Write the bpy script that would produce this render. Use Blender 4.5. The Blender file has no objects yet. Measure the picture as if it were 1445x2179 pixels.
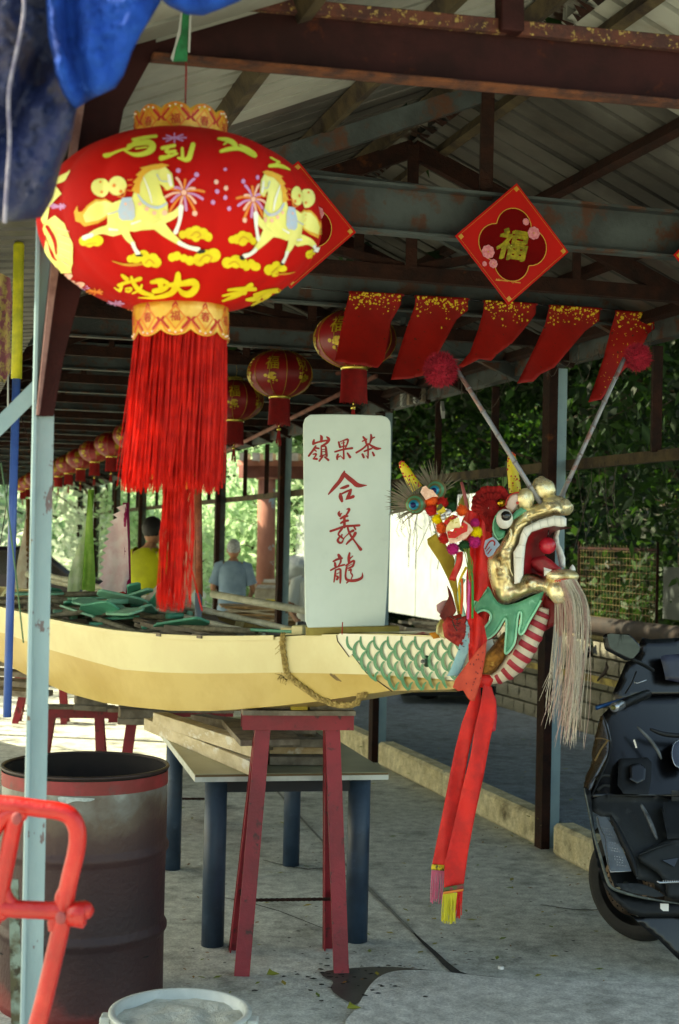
import bpy, bmesh, math, random
import numpy as np
from mathutils import Vector, Matrix, Euler, noise
from mathutils.geometry import delaunay_2d_cdt
R_ = math.radians
rnd = random.Random(7)
SC = bpy.context.scene
COL = SC.collection

# ------------------------------------------------------------ camera
FPX, CX, CY = 3010.0, 722.5, 1089.5
PITCH, ROLL, EYE = R_(1.15), R_(1.25), 1.65
CAMR = Matrix.Rotation(R_(90) + PITCH, 3, 'X') @ Matrix.Rotation(ROLL, 3, 'Z')
CAMP = Vector((0, 0, EYE))
cd = bpy.data.cameras.new('camera'); cam = bpy.data.objects.new('camera', cd); COL.objects.link(cam)
cam.matrix_world = Matrix.Translation(CAMP) @ CAMR.to_4x4()
cd.sensor_fit = 'HORIZONTAL'; cd.sensor_width = 24.0; cd.lens = 24.0 * FPX / 1445.0
cd.clip_start = 0.05; cd.clip_end = 600
cd.dof.use_dof = True; cd.dof.focus_distance = 5.2; cd.dof.aperture_fstop = 5.0
SC.camera = cam
# ------------------------------------------------------------ light
SUND = Vector((-0.70, 0.10, 0.70)).normalized()          # towards the sun
w = bpy.data.worlds.new('World'); SC.world = w; w.use_nodes = True
wn = w.node_tree; wn.nodes.clear()
sky = wn.nodes.new('ShaderNodeTexSky'); sky.sky_type = 'NISHITA'; sky.sun_disc = False
sky.sun_elevation = math.asin(SUND.z); sky.sun_rotation = math.atan2(SUND.x, SUND.y)
sky.air_density = 1.0; sky.dust_density = 2.0; sky.ozone_density = 1.0
bg = wn.nodes.new('ShaderNodeBackground'); bg.inputs[1].default_value = 0.15
wo = wn.nodes.new('ShaderNodeOutputWorld')
wn.links.new(sky.outputs[0], bg.inputs[0]); wn.links.new(bg.outputs[0], wo.inputs[0])
sl = bpy.data.lights.new('sun', 'SUN'); sl.energy = 3.6; sl.angle = R_(0.6); sl.color = (1, .94, .84)
so = bpy.data.objects.new('sun', sl); COL.objects.link(so)
so.rotation_euler = SUND.to_track_quat('Z', 'Y').to_euler()
SC.view_settings.view_transform = 'Standard'; SC.view_settings.look = 'None'
SC.view_settings.gamma = 1.0; SC.view_settings.use_curve_mapping = False
SC.view_settings.exposure = 1.8
try:
    SC.view_settings.use_white_balance = True; SC.view_settings.white_balance_temperature = 8300; SC.view_settings.white_balance_tint = -2
except Exception: pass
try:
    SC.cycles.use_denoising = True; SC.cycles.max_bounces = 6; SC.cycles.transparent_max_bounces = 8
    SC.cycles.sample_clamp_indirect = 6
except Exception: pass

# ------------------------------------------------------------ projection helpers (photo pixels -> places in the world)
def ray(px, py): return CAMR @ Vector(((px - CX) / FPX, -(py - CY) / FPX, -1.0))
def P(px, py, Y):                       # point at distance Y in front of the camera
    d = ray(px, py); return CAMP + d * (Y / d.y)
def G(px, py, z=0.0):                   # point on a level surface
    d = ray(px, py); return CAMP + d * ((z - EYE) / d.z)
def PP(px, py, o, n):                   # point on the plane through o with normal n
    d = ray(px, py); return CAMP + d * ((o - CAMP).dot(n) / d.dot(n))
def proj(p):
    v = CAMR.transposed() @ (Vector(p) - CAMP); return (CX + FPX * v.x / -v.z, CY - FPX * v.y / -v.z)
CA, SA = math.cos(R_(16.5)), math.sin(R_(16.5))
def S(c, d, z=0.0): return Vector((c * CA - d * SA, c * SA + d * CA, z))   # shed frame: c across, d along
SC_ = Vector((CA, SA, 0)); SD_ = Vector((-SA, CA, 0)); UP = Vector((0, 0, 1))

# ------------------------------------------------------------ materials
MATS = {}
def lin(c):
    if isinstance(c, str):
        c = [int(c[i:i + 2], 16) / 255 for i in (0, 2, 4)]
        return tuple((x / 12.92 if x <= .04045 else ((x + .055) / 1.055) ** 2.4) for x in c) + (1,)
    return tuple(c)[:3] + (1,)
def mat(name, col, col2=None, scale=8, lo=.4, hi=.6, rough=.6, metal=0, bump=0, bscale=60, rough2=None, detail=5, grain=0,
        col3=None, scale3=3, lo3=.55, hi3=.6, stretch=None, spec=.5, trans=0, sheen=0, coat=0, coords='Object', metal2=None):
    if name in MATS: return MATS[name]
    m = bpy.data.materials.new(name); m.use_nodes = True; nt = m.node_tree; N = nt.nodes; L = nt.links; N.clear()
    out = N.new('ShaderNodeOutputMaterial'); b = N.new('ShaderNodeBsdfPrincipled'); L.new(b.outputs[0], out.inputs[0])
    b.inputs['Roughness'].default_value = rough; b.inputs['Metallic'].default_value = metal
    b.inputs['Specular IOR Level'].default_value = spec
    if coat: b.inputs['Coat Weight'].default_value = coat; b.inputs['Coat Roughness'].default_value = .15
    tc = N.new('ShaderNodeTexCoord'); co = tc.outputs[coords]
    if stretch:
        mp = N.new('ShaderNodeMapping'); mp.inputs['Scale'].default_value = stretch; L.new(co, mp.inputs[0]); co = mp.outputs[0]
    cur = None
    def nz(sc, de=detail):
        n = N.new('ShaderNodeTexNoise'); n.inputs['Scale'].default_value = sc; n.inputs['Detail'].default_value = de
        n.inputs['Roughness'].default_value = .62; L.new(co, n.inputs['Vector']); return n.outputs[0]
    def ramp(src, a, z):
        r = N.new('ShaderNodeMapRange'); r.inputs[1].default_value = a; r.inputs[2].default_value = z; L.new(src, r.inputs[0]); return r.outputs[0]
    def mix(f, a, z):
        x = N.new('ShaderNodeMix'); x.data_type = 'RGBA'; L.new(f, x.inputs[0])
        for s, v in ((x.inputs[6], a), (x.inputs[7], z)):
            if isinstance(v, bpy.types.NodeSocket): L.new(v, s)
            else: s.default_value = lin(v)
        return x.outputs[2]
    cur = col
    if col2 is not None:
        f = ramp(nz(scale), lo, hi); cur = mix(f, col, col2)
        if rough2 is not None:
            r = N.new('ShaderNodeMapRange'); r.inputs[3].default_value = rough; r.inputs[4].default_value = rough2
            L.new(f, r.inputs[0]); L.new(r.outputs[0], b.inputs['Roughness'])
        if metal2 is not None:
            r = N.new('ShaderNodeMapRange'); r.inputs[3].default_value = metal; r.inputs[4].default_value = metal2
            L.new(f, r.inputs[0]); L.new(r.outputs[0], b.inputs['Metallic'])
    if col3 is not None:
        f3 = ramp(nz(scale3), lo3, hi3); cur = mix(f3, cur, col3)
    if grain:
        g = N.new('ShaderNodeMapRange'); g.inputs[1].default_value = .3; g.inputs[2].default_value = .7; g.inputs[3].default_value = 1 - grain; g.inputs[4].default_value = 1 + grain * .6; L.new(nz(95, 3), g.inputs[0])
        g2 = N.new('ShaderNodeMapRange'); g2.inputs[1].default_value = .35; g2.inputs[2].default_value = .62; g2.inputs[3].default_value = 1 - grain * 1.1; g2.inputs[4].default_value = 1.05; L.new(nz(17, 6), g2.inputs[0])
        gm = N.new('ShaderNodeMath'); gm.operation = 'MULTIPLY'; L.new(g.outputs[0], gm.inputs[0]); L.new(g2.outputs[0], gm.inputs[1])
        x = N.new('ShaderNodeVectorMath'); x.operation = 'SCALE'; L.new(gm.outputs[0], x.inputs['Scale'])
        if isinstance(cur, bpy.types.NodeSocket): L.new(cur, x.inputs[0])
        else: x.inputs[0].default_value = lin(cur)[:3]
        cur = x.outputs[0]
    if isinstance(cur, bpy.types.NodeSocket): L.new(cur, b.inputs['Base Color'])
    else: b.inputs['Base Color'].default_value = lin(cur)
    if bump:
        bp = N.new('ShaderNodeBump'); bp.inputs['Strength'].default_value = min(1, bump); bp.inputs['Distance'].default_value = .01
        L.new(nz(bscale, 6), bp.inputs['Height']); L.new(bp.outputs[0], b.inputs['Normal'])
    if trans:
        t = N.new('ShaderNodeBsdfTranslucent'); ms = N.new('ShaderNodeMixShader'); ms.inputs[0].default_value = trans
        if isinstance(cur, bpy.types.NodeSocket): L.new(cur, t.inputs[0])
        else: t.inputs[0].default_value = lin(cur)
        L.new(b.outputs[0], ms.inputs[1]); L.new(t.outputs[0], ms.inputs[2]); L.new(ms.outputs[0], out.inputs[0])
    MATS[name] = m; return m
def leafmat(name, c1, c2, trans=.4, rough=.62):
    m = bpy.data.materials.new(name); m.use_nodes = True; nt = m.node_tree; N = nt.nodes; L = nt.links; N.clear()
    out = N.new('ShaderNodeOutputMaterial'); b = N.new('ShaderNodeBsdfPrincipled'); b.inputs['Roughness'].default_value = rough
    g = N.new('ShaderNodeNewGeometry'); x = N.new('ShaderNodeMix'); x.data_type = 'RGBA'
    L.new(g.outputs['Random Per Island'], x.inputs[0]); x.inputs[6].default_value = lin(c1); x.inputs[7].default_value = lin(c2)
    L.new(x.outputs[2], b.inputs['Base Color']); t = N.new('ShaderNodeBsdfTranslucent')
    hs = N.new('ShaderNodeHueSaturation'); hs.inputs['Value'].default_value = 1.5; hs.inputs['Hue'].default_value = .48; L.new(x.outputs[2], hs.inputs['Color'])
    L.new(hs.outputs[0], t.inputs[0]); ms = N.new('ShaderNodeMixShader'); ms.inputs[0].default_value = trans
    L.new(b.outputs[0], ms.inputs[1]); L.new(t.outputs[0], ms.inputs[2]); L.new(ms.outputs[0], out.inputs[0])
    MATS[name] = m; return m

# ------------------------------------------------------------ objects
ORG = {}
def tag(o, label=None, cat=None, group=None, kind=None):
    if label: o['label'] = label
    if cat: o['category'] = cat
    if group: o['group'] = group
    if kind: o['kind'] = kind
    return o
def thing(name, loc, label, cat, group=None, rz=0.0):
    o = bpy.data.objects.new(name, None); COL.objects.link(o); o.location = loc; o.rotation_euler.z = rz
    o.empty_display_size = .1
    ORG[o.name] = Vector(loc) if rz == 0 else Vector((0, 0, 0)); tag(o, label, cat, group); return o
def copy_tree(o, parent=None):
    c = o.copy(); COL.objects.link(c)
    if parent is not None: c.parent = parent
    if o.name in ORG: ORG[c.name] = ORG[o.name]
    for ch in list(o.children): copy_tree(ch, c)
    return c

class MB:
    def __init__(s): s.v = []; s.f = []; s.sm = []
    def add(s, vs, fs, smooth=False):
        n = len(s.v); s.v += [Vector(v) for v in vs]; s.f += [tuple(i + n for i in f) for f in fs]; s.sm += [smooth] * len(fs); return s
    def box(s, c, size, rot=None):
        hx, hy, hz = size[0] / 2, size[1] / 2, size[2] / 2
        M = rot if rot is not None else Matrix.Identity(3)
        vs = [Vector(c) + M @ Vector((x * hx, y * hy, z * hz)) for x in (-1, 1) for y in (-1, 1) for z in (-1, 1)]
        return s.add(vs, [(0, 1, 3, 2), (4, 6, 7, 5), (0, 4, 5, 1), (2, 3, 7, 6), (0, 2, 6, 4), (1, 5, 7, 3)])
    def bar(s, p, q, w, h, up=UP, w2=None, h2=None):     # w across, h along up
        p = Vector(p); q = Vector(q); a = (q - p).normalized(); u = Vector(up)
        u = (u - a * u.dot(a))
        if u.length < 1e-4: u = Vector((0, 1, 0)) - a * a.y
        u.normalize(); r = a.cross(u); vs = []
        for pt, ww, hh in ((p, w, h), (q, w2 or w, h2 or h)):
            vs += [pt + r * (sx * ww / 2) + u * (sy * hh / 2) for sx, sy in ((-1, -1), (1, -1), (1, 1), (-1, 1))]
        return s.add(vs, [(3, 2, 1, 0), (4, 5, 6, 7), (0, 1, 5, 4), (1, 2, 6, 5), (2, 3, 7, 6), (3, 0, 4, 7)])
    def tube(s, path, r, seg=8, cap=True, closed=False, flat=None, smooth=True):
        path = [Vector(p) for p in path]; n = len(path)
        rs = r if isinstance(r, (list, tuple)) else [r] * n
        if len(rs) != n: m_ = len(rs) - 1; rs = [rs[min(m_ - 1, int(i * m_ / (n - 1)))] * (1 - (i * m_ / (n - 1) - min(m_ - 1, int(i * m_ / (n - 1))))) + rs[min(m_ - 1, int(i * m_ / (n - 1))) + 1] * (i * m_ / (n - 1) - min(m_ - 1, int(i * m_ / (n - 1)))) for i in range(n)]
        vs = []; t0 = None; u = None
        for i, p in enumerate(path):
            if closed: t = (path[(i + 1) % n] - path[i - 1])
            else: t = path[min(i + 1, n - 1)] - path[max(i - 1, 0)]
            t = t.normalized() if t.length > 1e-9 else Vector((0, 0, 1))
            if u is None:
                u = t.cross(Vector((0, 0, 1)))
                if u.length < .1: u = t.cross(Vector((0, 1, 0)))
                u.normalize()
            else:
                u = u - t * u.dot(t); u.normalize()
            wv = t.cross(u); fl = flat or 1
            for k in range(seg):
                a = 2 * math.pi * k / seg; vs.append(p + (u * math.cos(a) + wv * (math.sin(a) * fl)) * rs[i])
        fs = []
        for i in range(n if closed else n - 1):
            j = (i + 1) % n
            for k in range(seg): fs.append((i * seg + k, i * seg + (k + 1) % seg, j * seg + (k + 1) % seg, j * seg + k))
        if cap and not closed:
            fs.append(tuple(range(seg))[::-1]); fs.append(tuple((n - 1) * seg + k for k in range(seg)))
        return s.add(vs, fs, smooth)
    def prism(s, poly, vec):
        poly = [Vector(p) for p in poly]; vec = Vector(vec); n = len(poly)
        return s.add(poly + [p + vec for p in poly], [tuple(range(n)), tuple(range(2 * n - 1, n - 1, -1))] + [(i, i + n, (i + 1) % n + n, (i + 1) % n) for i in range(n)])
    def lathe(s, prof, o=(0, 0, 0), seg=32, ax=None, smooth=True, fn=None, cap=False):   # prof: (r, z)
        o = Vector(o); M = ax if ax is not None else Matrix.Identity(3); vs = []
        for r, z in prof:
            for k in range(seg):
                a = 2 * math.pi * k / seg; rr = r * (fn(a, z) if fn else 1)
                vs.append(o + M @ Vector((rr * math.cos(a), rr * math.sin(a), z)))
        fs = [(i * seg + k, i * seg + (k + 1) % seg, (i + 1) * seg + (k + 1) % seg, (i + 1) * seg + k) for i in range(len(prof) - 1) for k in range(seg)]
        if cap: fs += [tuple(range(seg))[::-1], tuple((len(prof) - 1) * seg + k for k in range(seg))]
        return s.add(vs, fs, smooth)
    def ell(s, c, r, seg=16, rings=10, rot=None, nz=0, ns=8):
        if not isinstance(r, (tuple, list)): r = (r, r, r)
        M = rot if rot is not None else Matrix.Identity(3); c = Vector(c); vs = [c + M @ Vector((0, 0, -r[2]))]
        for i in range(1, rings):
            ph = -math.pi / 2 + math.pi * i / rings
            for k in range(seg):
                a = 2 * math.pi * k / seg; d = Vector((math.cos(ph) * math.cos(a), math.cos(ph) * math.sin(a), math.sin(ph)))
                f = 1 + (nz * noise.noise(d * ns + c * 7) if nz else 0)
                vs.append(c + M @ Vector((d.x * r[0] * f, d.y * r[1] * f, d.z * r[2] * f)))
        vs.append(c + M @ Vector((0, 0, r[2]))); fs = []
        for k in range(seg): fs.append((0, 1 + (k + 1) % seg, 1 + k))
        for i in range(rings - 2):
            for k in range(seg):
                a = 1 + i * seg; fs.append((a + k, a + (k + 1) % seg, a + seg + (k + 1) % seg, a + seg + k))
        a = 1 + (rings - 2) * seg; t = len(vs) - 1
        for k in range(seg): fs.append((a + k, a + (k + 1) % seg, t))
        return s.add(vs, fs, True)
    def strip(s, A, B, smooth=True):
        n = len(A); return s.add(list(A) + list(B), [(i, i + 1, n + i + 1, n + i) for i in range(n - 1)], smooth)
    def grid(s, rows, smooth=True):
        n = len(rows[0]); vs = [p for r in rows for p in r]
        return s.add(vs, [(i * n + j, i * n + j + 1, (i + 1) * n + j + 1, (i + 1) * n + j) for i in range(len(rows) - 1) for j in range(n - 1)], smooth)
    def obj(s, name, m, parent=None, label=None, cat=None, group=None, kind=None, bevel=0, solid=0, sub=0, origin=None, fixn=False):
        if parent is not None: org = ORG[parent.name]
        elif origin is not None: org = Vector(origin)
        elif s.v:
            org = Vector((sum(v.x for v in s.v) / len(s.v), sum(v.y for v in s.v) / len(s.v), min(v.z for v in s.v)))
        else: org = Vector()
        me = bpy.data.meshes.new(name); me.from_pydata([v - org for v in s.v], [], s.f)
        me.polygons.foreach_set('use_smooth', s.sm)
        if fixn or len(s.v) < 6000:
            b = bmesh.new(); b.from_mesh(me); bmesh.ops.remove_doubles(b, verts=b.verts, dist=2e-6)
            if fixn: bmesh.ops.recalc_face_normals(b, faces=b.faces); b.to_mesh(me); b.free()
        me.materials.append(m); me.update(); o = bpy.data.objects.new(name, me); COL.objects.link(o)
        if parent is not None: o.parent = parent
        else: o.location = org
        ORG[o.name] = org; tag(o, label, cat, group, kind)
        if solid: md = o.modifiers.new('s', 'SOLIDIFY'); md.thickness = solid; md.offset = 0
        if bevel: md = o.modifiers.new('b', 'BEVEL'); md.width = bevel; md.segments = 1; md.limit_method = 'ANGLE'
        if sub: md = o.modifiers.new('u', 'SUBSURF'); md.levels = sub; md.render_levels = sub
        return o

def pip(p, poly):
    x, y = p; c = False; n = len(poly); j = n - 1
    for i in range(n):
        xi, yi = poly[i]; xj, yj = poly[j]
        if (yi > y) != (yj > y) and x < (xj - xi) * (y - yi) / (yj - yi) + xi: c = not c
        j = i
    return c
def segd(p, poly):
    best = 1e9; n = len(poly)
    for i in range(n):
        a = poly[i]; b = poly[(i + 1) % n]; dx, dy = b[0] - a[0], b[1] - a[1]; l = dx * dx + dy * dy
        t = 0 if l == 0 else max(0, min(1, ((p[0] - a[0]) * dx + (p[1] - a[1]) * dy) / l))
        d = math.hypot(p[0] - a[0] - t * dx, p[1] - a[1] - t * dy)
        if d < best: best = d
    return best
def resample(poly, step, closed=True):
    out = []; n = len(poly)
    for i in range(n if closed else n - 1):
        a = poly[i]; b = poly[(i + 1) % n]; k = max(1, int(math.ceil(math.hypot(b[0] - a[0], b[1] - a[1]) / step)))
        for j in range(k): t = j / k; out.append((a[0] + (b[0] - a[0]) * t, a[1] + (b[1] - a[1]) * t))
    if not closed: out.append(tuple(poly[-1]))
    return out
def smooth2(pts, closed=False, it=2):            # Chaikin
    for _ in range(it):
        o = []; n = len(pts); rng = range(n) if closed else range(n - 1)
        if not closed: o.append(pts[0])
        for i in rng:
            a = pts[i]; b = pts[(i + 1) % n]
            o.append(tuple(a[k] * .75 + b[k] * .25 for k in range(len(a)))); o.append(tuple(a[k] * .25 + b[k] * .75 for k in range(len(a))))
        if not closed: o.append(pts[-1])
        pts = o
    return pts
def fill(poly, step):
    """triangulated interior of a 2-D outline with inner points: (verts2d, faces, dist to the outline)"""
    b = resample(poly, step); pts = list(b); xs = [p[0] for p in b]; ys = [p[1] for p in b]
    x = min(xs); row = 0
    y = min(ys) + step * .5
    while y < max(ys):
        x = min(xs) + (step * .5 if row % 2 else 0)
        while x < max(xs):
            if pip((x, y), b) and segd((x, y), b) > step * .45: pts.append((x, y))
            x += step
        y += step * .87; row += 1
    n = len(b); r = delaunay_2d_cdt([Vector(p) for p in pts], [(i, (i + 1) % n) for i in range(n)], [], 1, 1e-5)
    vs = [(v.x, v.y) for v in r[0]]; return vs, [tuple(f) for f in r[2]], [segd(v, b) for v in vs]
def inflate(mb, poly, fn, depth, step, rad=None, both=True, nzf=None, nz=0):
    """pillow-like solid from a 2-D outline; fn(x, y, h) -> 3-D point h in front of the outline's plane"""
    vs, fs, ds = fill(poly, step); rad = rad or max(ds)
    def h(d): t = min(1, d / rad); return depth * math.sqrt(max(0, 1 - (1 - t) ** 2))
    A = [fn(v[0], v[1], h(d) + (nz * noise.noise(Vector((v[0] * nzf, v[1] * nzf, 0))) * min(1, d / rad * 2) if nz else 0)) for v, d in zip(vs, ds)]
    mb.add(A, fs, True)
    if both: mb.add([fn(v[0], v[1], -h(d) - (0.0005 if both == 2 else 0)) for v, d in zip(vs, ds)], [f[::-1] for f in fs], True)
def stroke2(pts, ws, it=2, cap=True):
    """brush stroke: outline polygon of a tapered polyline"""
    if not isinstance(ws, (list, tuple)): ws = [ws] * len(pts)
    q = smooth2([(p[0], p[1], wd) for p, wd in zip(pts, ws)], it=it) if len(pts) > 2 else [(p[0], p[1], wd) for p, wd in zip(pts, ws)]
    L, Rr = [], []
    for i, p in enumerate(q):
        a = q[max(0, i - 1)]; b = q[min(len(q) - 1, i + 1)]; dx, dy = b[0] - a[0], b[1] - a[1]; l = math.hypot(dx, dy) or 1
        nx, ny = -dy / l, dx / l
        L.append((p[0] + nx * p[2] / 2, p[1] + ny * p[2] / 2)); Rr.append((p[0] - nx * p[2] / 2, p[1] - ny * p[2] / 2))
    return L, Rr, q
def strokes(mb, items, fn, h, step=None, it=2):
    """draw strokes as thin raised ribbons: items [(pts, widths)], fn(x, y, h) -> 3-D"""
    for si, (pts, ws) in enumerate(items):
        L, Rr, q = stroke2(pts, ws, it)
        hh = h + si * (h * .06)
        n = len(L); V = [fn(x, y, hh) for x, y in L] + [fn(x, y, hh) for x, y in Rr]; F = [(i, i + 1, n + i + 1, n + i) for i in range(n - 1)]
        for e, a0, li, ri in ((q[0], q[1], 0, n), (q[-1], q[-2], n - 1, 2 * n - 1)):       # round ends
            dx, dy = e[0] - a0[0], e[1] - a0[1]; l = math.hypot(dx, dy) or 1; dx /= l; dy /= l; lx, ly = (L if li < n else Rr)[li][0] - e[0], L[li][1] - e[1]; b0 = len(V)
            for m in range(1, 4): t_ = math.pi * m / 4; V.append(fn(e[0] + lx * math.cos(t_) + dx * e[2] / 2 * math.sin(t_), e[1] + ly * math.cos(t_) + dy * e[2] / 2 * math.sin(t_), hh))
            F.append((li, b0, b0 + 1, b0 + 2, ri))
        mb.add(V, F)
_gl = {}
def glyph(txt):
    """flat letter shapes of the built-in font: list of (verts2d, faces), unit height"""
    if txt not in _gl:
        cu = bpy.data.curves.new('t', 'FONT'); cu.body = txt; cu.align_x = 'CENTER'; cu.align_y = 'CENTER'; cu.resolution_u = 2; cu.offset = .008
        o = bpy.data.objects.new('t', cu); COL.objects.link(o); bpy.context.view_layer.update()
        me = o.evaluated_get(bpy.context.evaluated_depsgraph_get()).to_mesh()
        _gl[txt] = ([(v.co.x, v.co.y) for v in me.vertices], [tuple(p.vertices) for p in me.polygons])
        bpy.data.objects.remove(o); bpy.data.curves.remove(cu)
    return _gl[txt]
def leaves(name, pts, size, m, parent=None, seed=1, aspect=.42, droop=.3, **kw):
    """many folded leaf blades in one mesh"""
    rg = np.random.RandomState(seed); n = len(pts); pts = np.asarray(pts, dtype=float)
    a = rg.uniform(0, 2 * np.pi, n); el = rg.normal(-droop, .55, n)
    d = np.stack([np.cos(a) * np.cos(el), np.sin(a) * np.cos(el), np.sin(el)], 1)
    r = rg.normal(0, 1, (n, 3)); s_ = np.cross(d, r); s_ /= np.linalg.norm(s_, axis=1)[:, None] + 1e-9; nn = np.cross(s_, d)
    sz = size * rg.uniform(.6, 1.3, n)[:, None]; w_ = sz * aspect * .5
    base = pts - d * sz * .5; tip = pts + d * sz * .5; mid = pts - d * sz * .05 + nn * w_ * -.35
    V = np.stack([base, mid + s_ * w_ + nn * w_ * .5, tip, mid - s_ * w_ + nn * w_ * .5], 1).reshape(-1, 3)
    i = np.arange(n) * 4; F = np.stack([i, i + 1, i + 2, i, i + 2, i + 3], 1).reshape(-1)
    me = bpy.data.meshes.new(name); org = ORG[parent.name] if parent else Vector()
    V = V - np.array(org); me.vertices.add(len(V)); me.vertices.foreach_set('co', V.ravel()); me.loops.add(len(F)); me.loops.foreach_set('vertex_index', F.astype(np.int32))
    me.polygons.add(n * 2); me.polygons.foreach_set('loop_start', np.arange(n * 2, dtype=np.int32) * 3); me.polygons.foreach_set('loop_total', np.full(n * 2, 3, dtype=np.int32))
    me.update(calc_edges=True); me.materials.append(m); o = bpy.data.objects.new(name, me); COL.objects.link(o)
    if parent: o.parent = parent
    ORG[o.name] = org; tag(o, **kw); return o
# ============================================================ materials in use
M_conc = None
def concrete(name, a, b, c, sc=1.2, blotch=.5):
    m = mat(name, a, b, scale=sc, lo=.35, hi=.7, rough=.9, bump=.5, bscale=90, detail=9, col3=c, scale3=3.5, lo3=.52, hi3=.72, spec=.25, grain=.30)
    return m
NUM = 'zeroth first second third fourth fifth sixth seventh eighth ninth tenth eleventh twelfth thirteenth fourteenth fifteenth sixteenth seventeenth eighteenth nineteenth twentieth'.split()
M_ground = concrete('ground_concrete', 'dadcd2', 'bfc2b7', '8a8c84', .9)
M_slab = concrete('slab_concrete', 'dcdcd4', 'cacac0', 'adada4', 2)
M_walk = concrete('walkway_asphalt', '84909a', '707b84', '5c676e', 1.2)
M_kerb = mat('kerb_concrete', 'e4dab8', 'c8bc98', scale=9, lo=.35, hi=.65, rough=.95, bump=.9, bscale=120, col3='6e6450', scale3=5, lo3=.58, hi3=.75, spec=.2, grain=.25)
M_block = mat('granite_block', 'a5a393', '7f7d70', scale=25, lo=.35, hi=.65, rough=.95, bump=1, bscale=70, col3='57564c', scale3=6, lo3=.6, hi3=.8, spec=.2, grain=.3)
M_mortar = mat('mortar', '6b6858', '4a4840', scale=8, rough=1)
M_soil = mat('soil', '4a4636', '2c2b20', scale=2, rough=1, bump=1, bscale=20)
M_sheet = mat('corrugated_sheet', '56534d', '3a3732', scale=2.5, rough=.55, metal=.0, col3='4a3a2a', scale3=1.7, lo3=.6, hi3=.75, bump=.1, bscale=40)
M_sheet2 = mat('corrugated_sheet_lit', 'a0a096', '88887e', scale=2.5, rough=.55, col3='6a5a46', scale3=1.7, lo3=.62, hi3=.8)  # paler copy for the front sheets, daylight put into the colour
M_ridge = mat('rusted_ridge_cap', '7a7870', '3a2415', scale=9, lo=.45, hi=.55, rough=.8, bump=.5, bscale=30)
M_rust = mat('rusty_steel', '33190f', '1e100b', scale=14, lo=.35, hi=.65, rough=.85, bump=.6, bscale=80, col3='6a3818', scale3=7, lo3=.64, hi3=.76, spec=.25)
M_oldpaint = mat('grey_painted_steel', '424a49', '2c3231', scale=4, rough=.6, col3='4a2812', scale3=9, lo3=.52, hi3=.62, bump=.25, bscale=60)
M_tan = mat('tan_rusty_steel', '4c3f26', '24160a', scale=7, lo=.42, hi=.6, rough=.8, bump=.4, bscale=60)
M_redbrown = mat('red_oxide_beam', '361817', '271110', scale=6, rough=.7, col3='6b3114', scale3=10, lo3=.62, hi3=.8, bump=.25, bscale=120, spec=.15)
M_beamedge = mat('chipped_oxide_flange', '5a2c1e', '3c1c18', scale=18, lo=.4, hi=.6, rough=.8, col3='9c8348', scale3=60, lo3=.57, hi3=.63, bump=.6, bscale=90)
M_beamlow = mat('rusty_flange', '6a381a', '381a12', scale=14, lo=.4, hi=.6, rough=.85, bump=.7, bscale=90)
M_postpaint = mat('pale_blue_paint', '8aa4a8', '78929a', scale=3, rough=.5, col3='6e5a45', scale3=9, lo3=.64, hi3=.66, bump=.15, bscale=50)
M_postpeel = mat('peeling_pale_blue_paint', '90aaae', '7e9aa0', scale=3, rough=.5, col3='665a5c', scale3=13, lo3=.635, hi3=.645, bump=.2, bscale=50, stretch=(1, 1, .45))
M_postpurple = mat('grey_primer', '71696c', '5b5557', scale=20, rough=.7, bump=.3, bscale=60)

# ============================================================ ground, walkway, kerb
gz = MB(); n = 24
gz.add([(-40, -6, 0), (30, -6, 0), (30, 70, 0), (-40, 70, 0)], [(0, 1, 2, 3)])
gz.obj('ground', M_ground, kind='structure', origin=(0, 0, 0))
KC = 3.28; KH = .15
walk = MB(); a, b, c, d = S(KC + .12, -2, 0), S(5.25, -2, 0), S(5.25, 45, 0), S(KC + .12, 45, 0)
for p in (a, b, c, d): p.z = .004
walk.prism([a, b, c, d], (0, 0, KH - .012)); walk.obj('walkway', M_walk, kind='structure', fixn=True)
kerb = thing('kerb', S(KC, 7, 0), 'pale concrete kerb of long stones along the blue grey walkway', 'kerb')
edges = [1.0, 2.6, 4.05, 5.6, 7.02, 8.6, 10.02, 11.6, 13.02, 16.02, 19.02, 22.02, 25.02, 28, 32]
for i in range(len(edges) - 1):
    e0 = edges[i] + (.09 if i % 2 == 0 or i > 7 else .004); e1 = edges[i + 1] - (.09 if (i + 1) % 2 == 0 or i > 7 else .004)
    k = MB(); k.box(S(KC + .06, (e0 + e1) / 2, KH / 2 + .01 + .003 * (i % 3)), (.13, e1 - e0, KH + .02), Matrix.Rotation(R_(16.5), 3, 'Z'))
    k.obj('kerb_stone', M_kerb, kerb, bevel=.018)
# thicker slab at the front with a broken edge, stain, crack
sl_ = smooth2([(735, 2179), (760, 2150), (790, 2095), (830, 2072), (900, 2070), (960, 2076), (1010, 2082), (1110, 2092), (1230, 2092), (1445, 2100)], it=2)
top = [G(x, y) for x, y in sl_] + [Vector((2.4, 4.6, 0)), Vector((2.4, 3.0, 0)), Vector((.1, 3.0, 0))]
q = MB(); q.prism([Vector((p.x, p.y, .012)) for p in top], (0, 0, -.010)); q.obj('front_slab', M_slab, kind='structure', fixn=True)
M_wet = mat('damp_stain', '4e4d47', '3c3b36', scale=6, rough=.45, spec=.5)
st = smooth2([(680, 2068), (740, 2060), (820, 2056), (900, 2062), (958, 2070), (880, 2072), (815, 2078), (790, 2096), (762, 2140), (735, 2130), (700, 2105), (712, 2088), (690, 2080)], True, 1)
q = MB(); q.add([G(x, y, .005) for x, y in st], [tuple(range(len(st)))]); q.obj('damp_stain', M_wet, kind='structure')
M_crack = mat('crack_dirt', '1d1c1a', '35332e', scale=30, rough=1)
q = MB()
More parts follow.
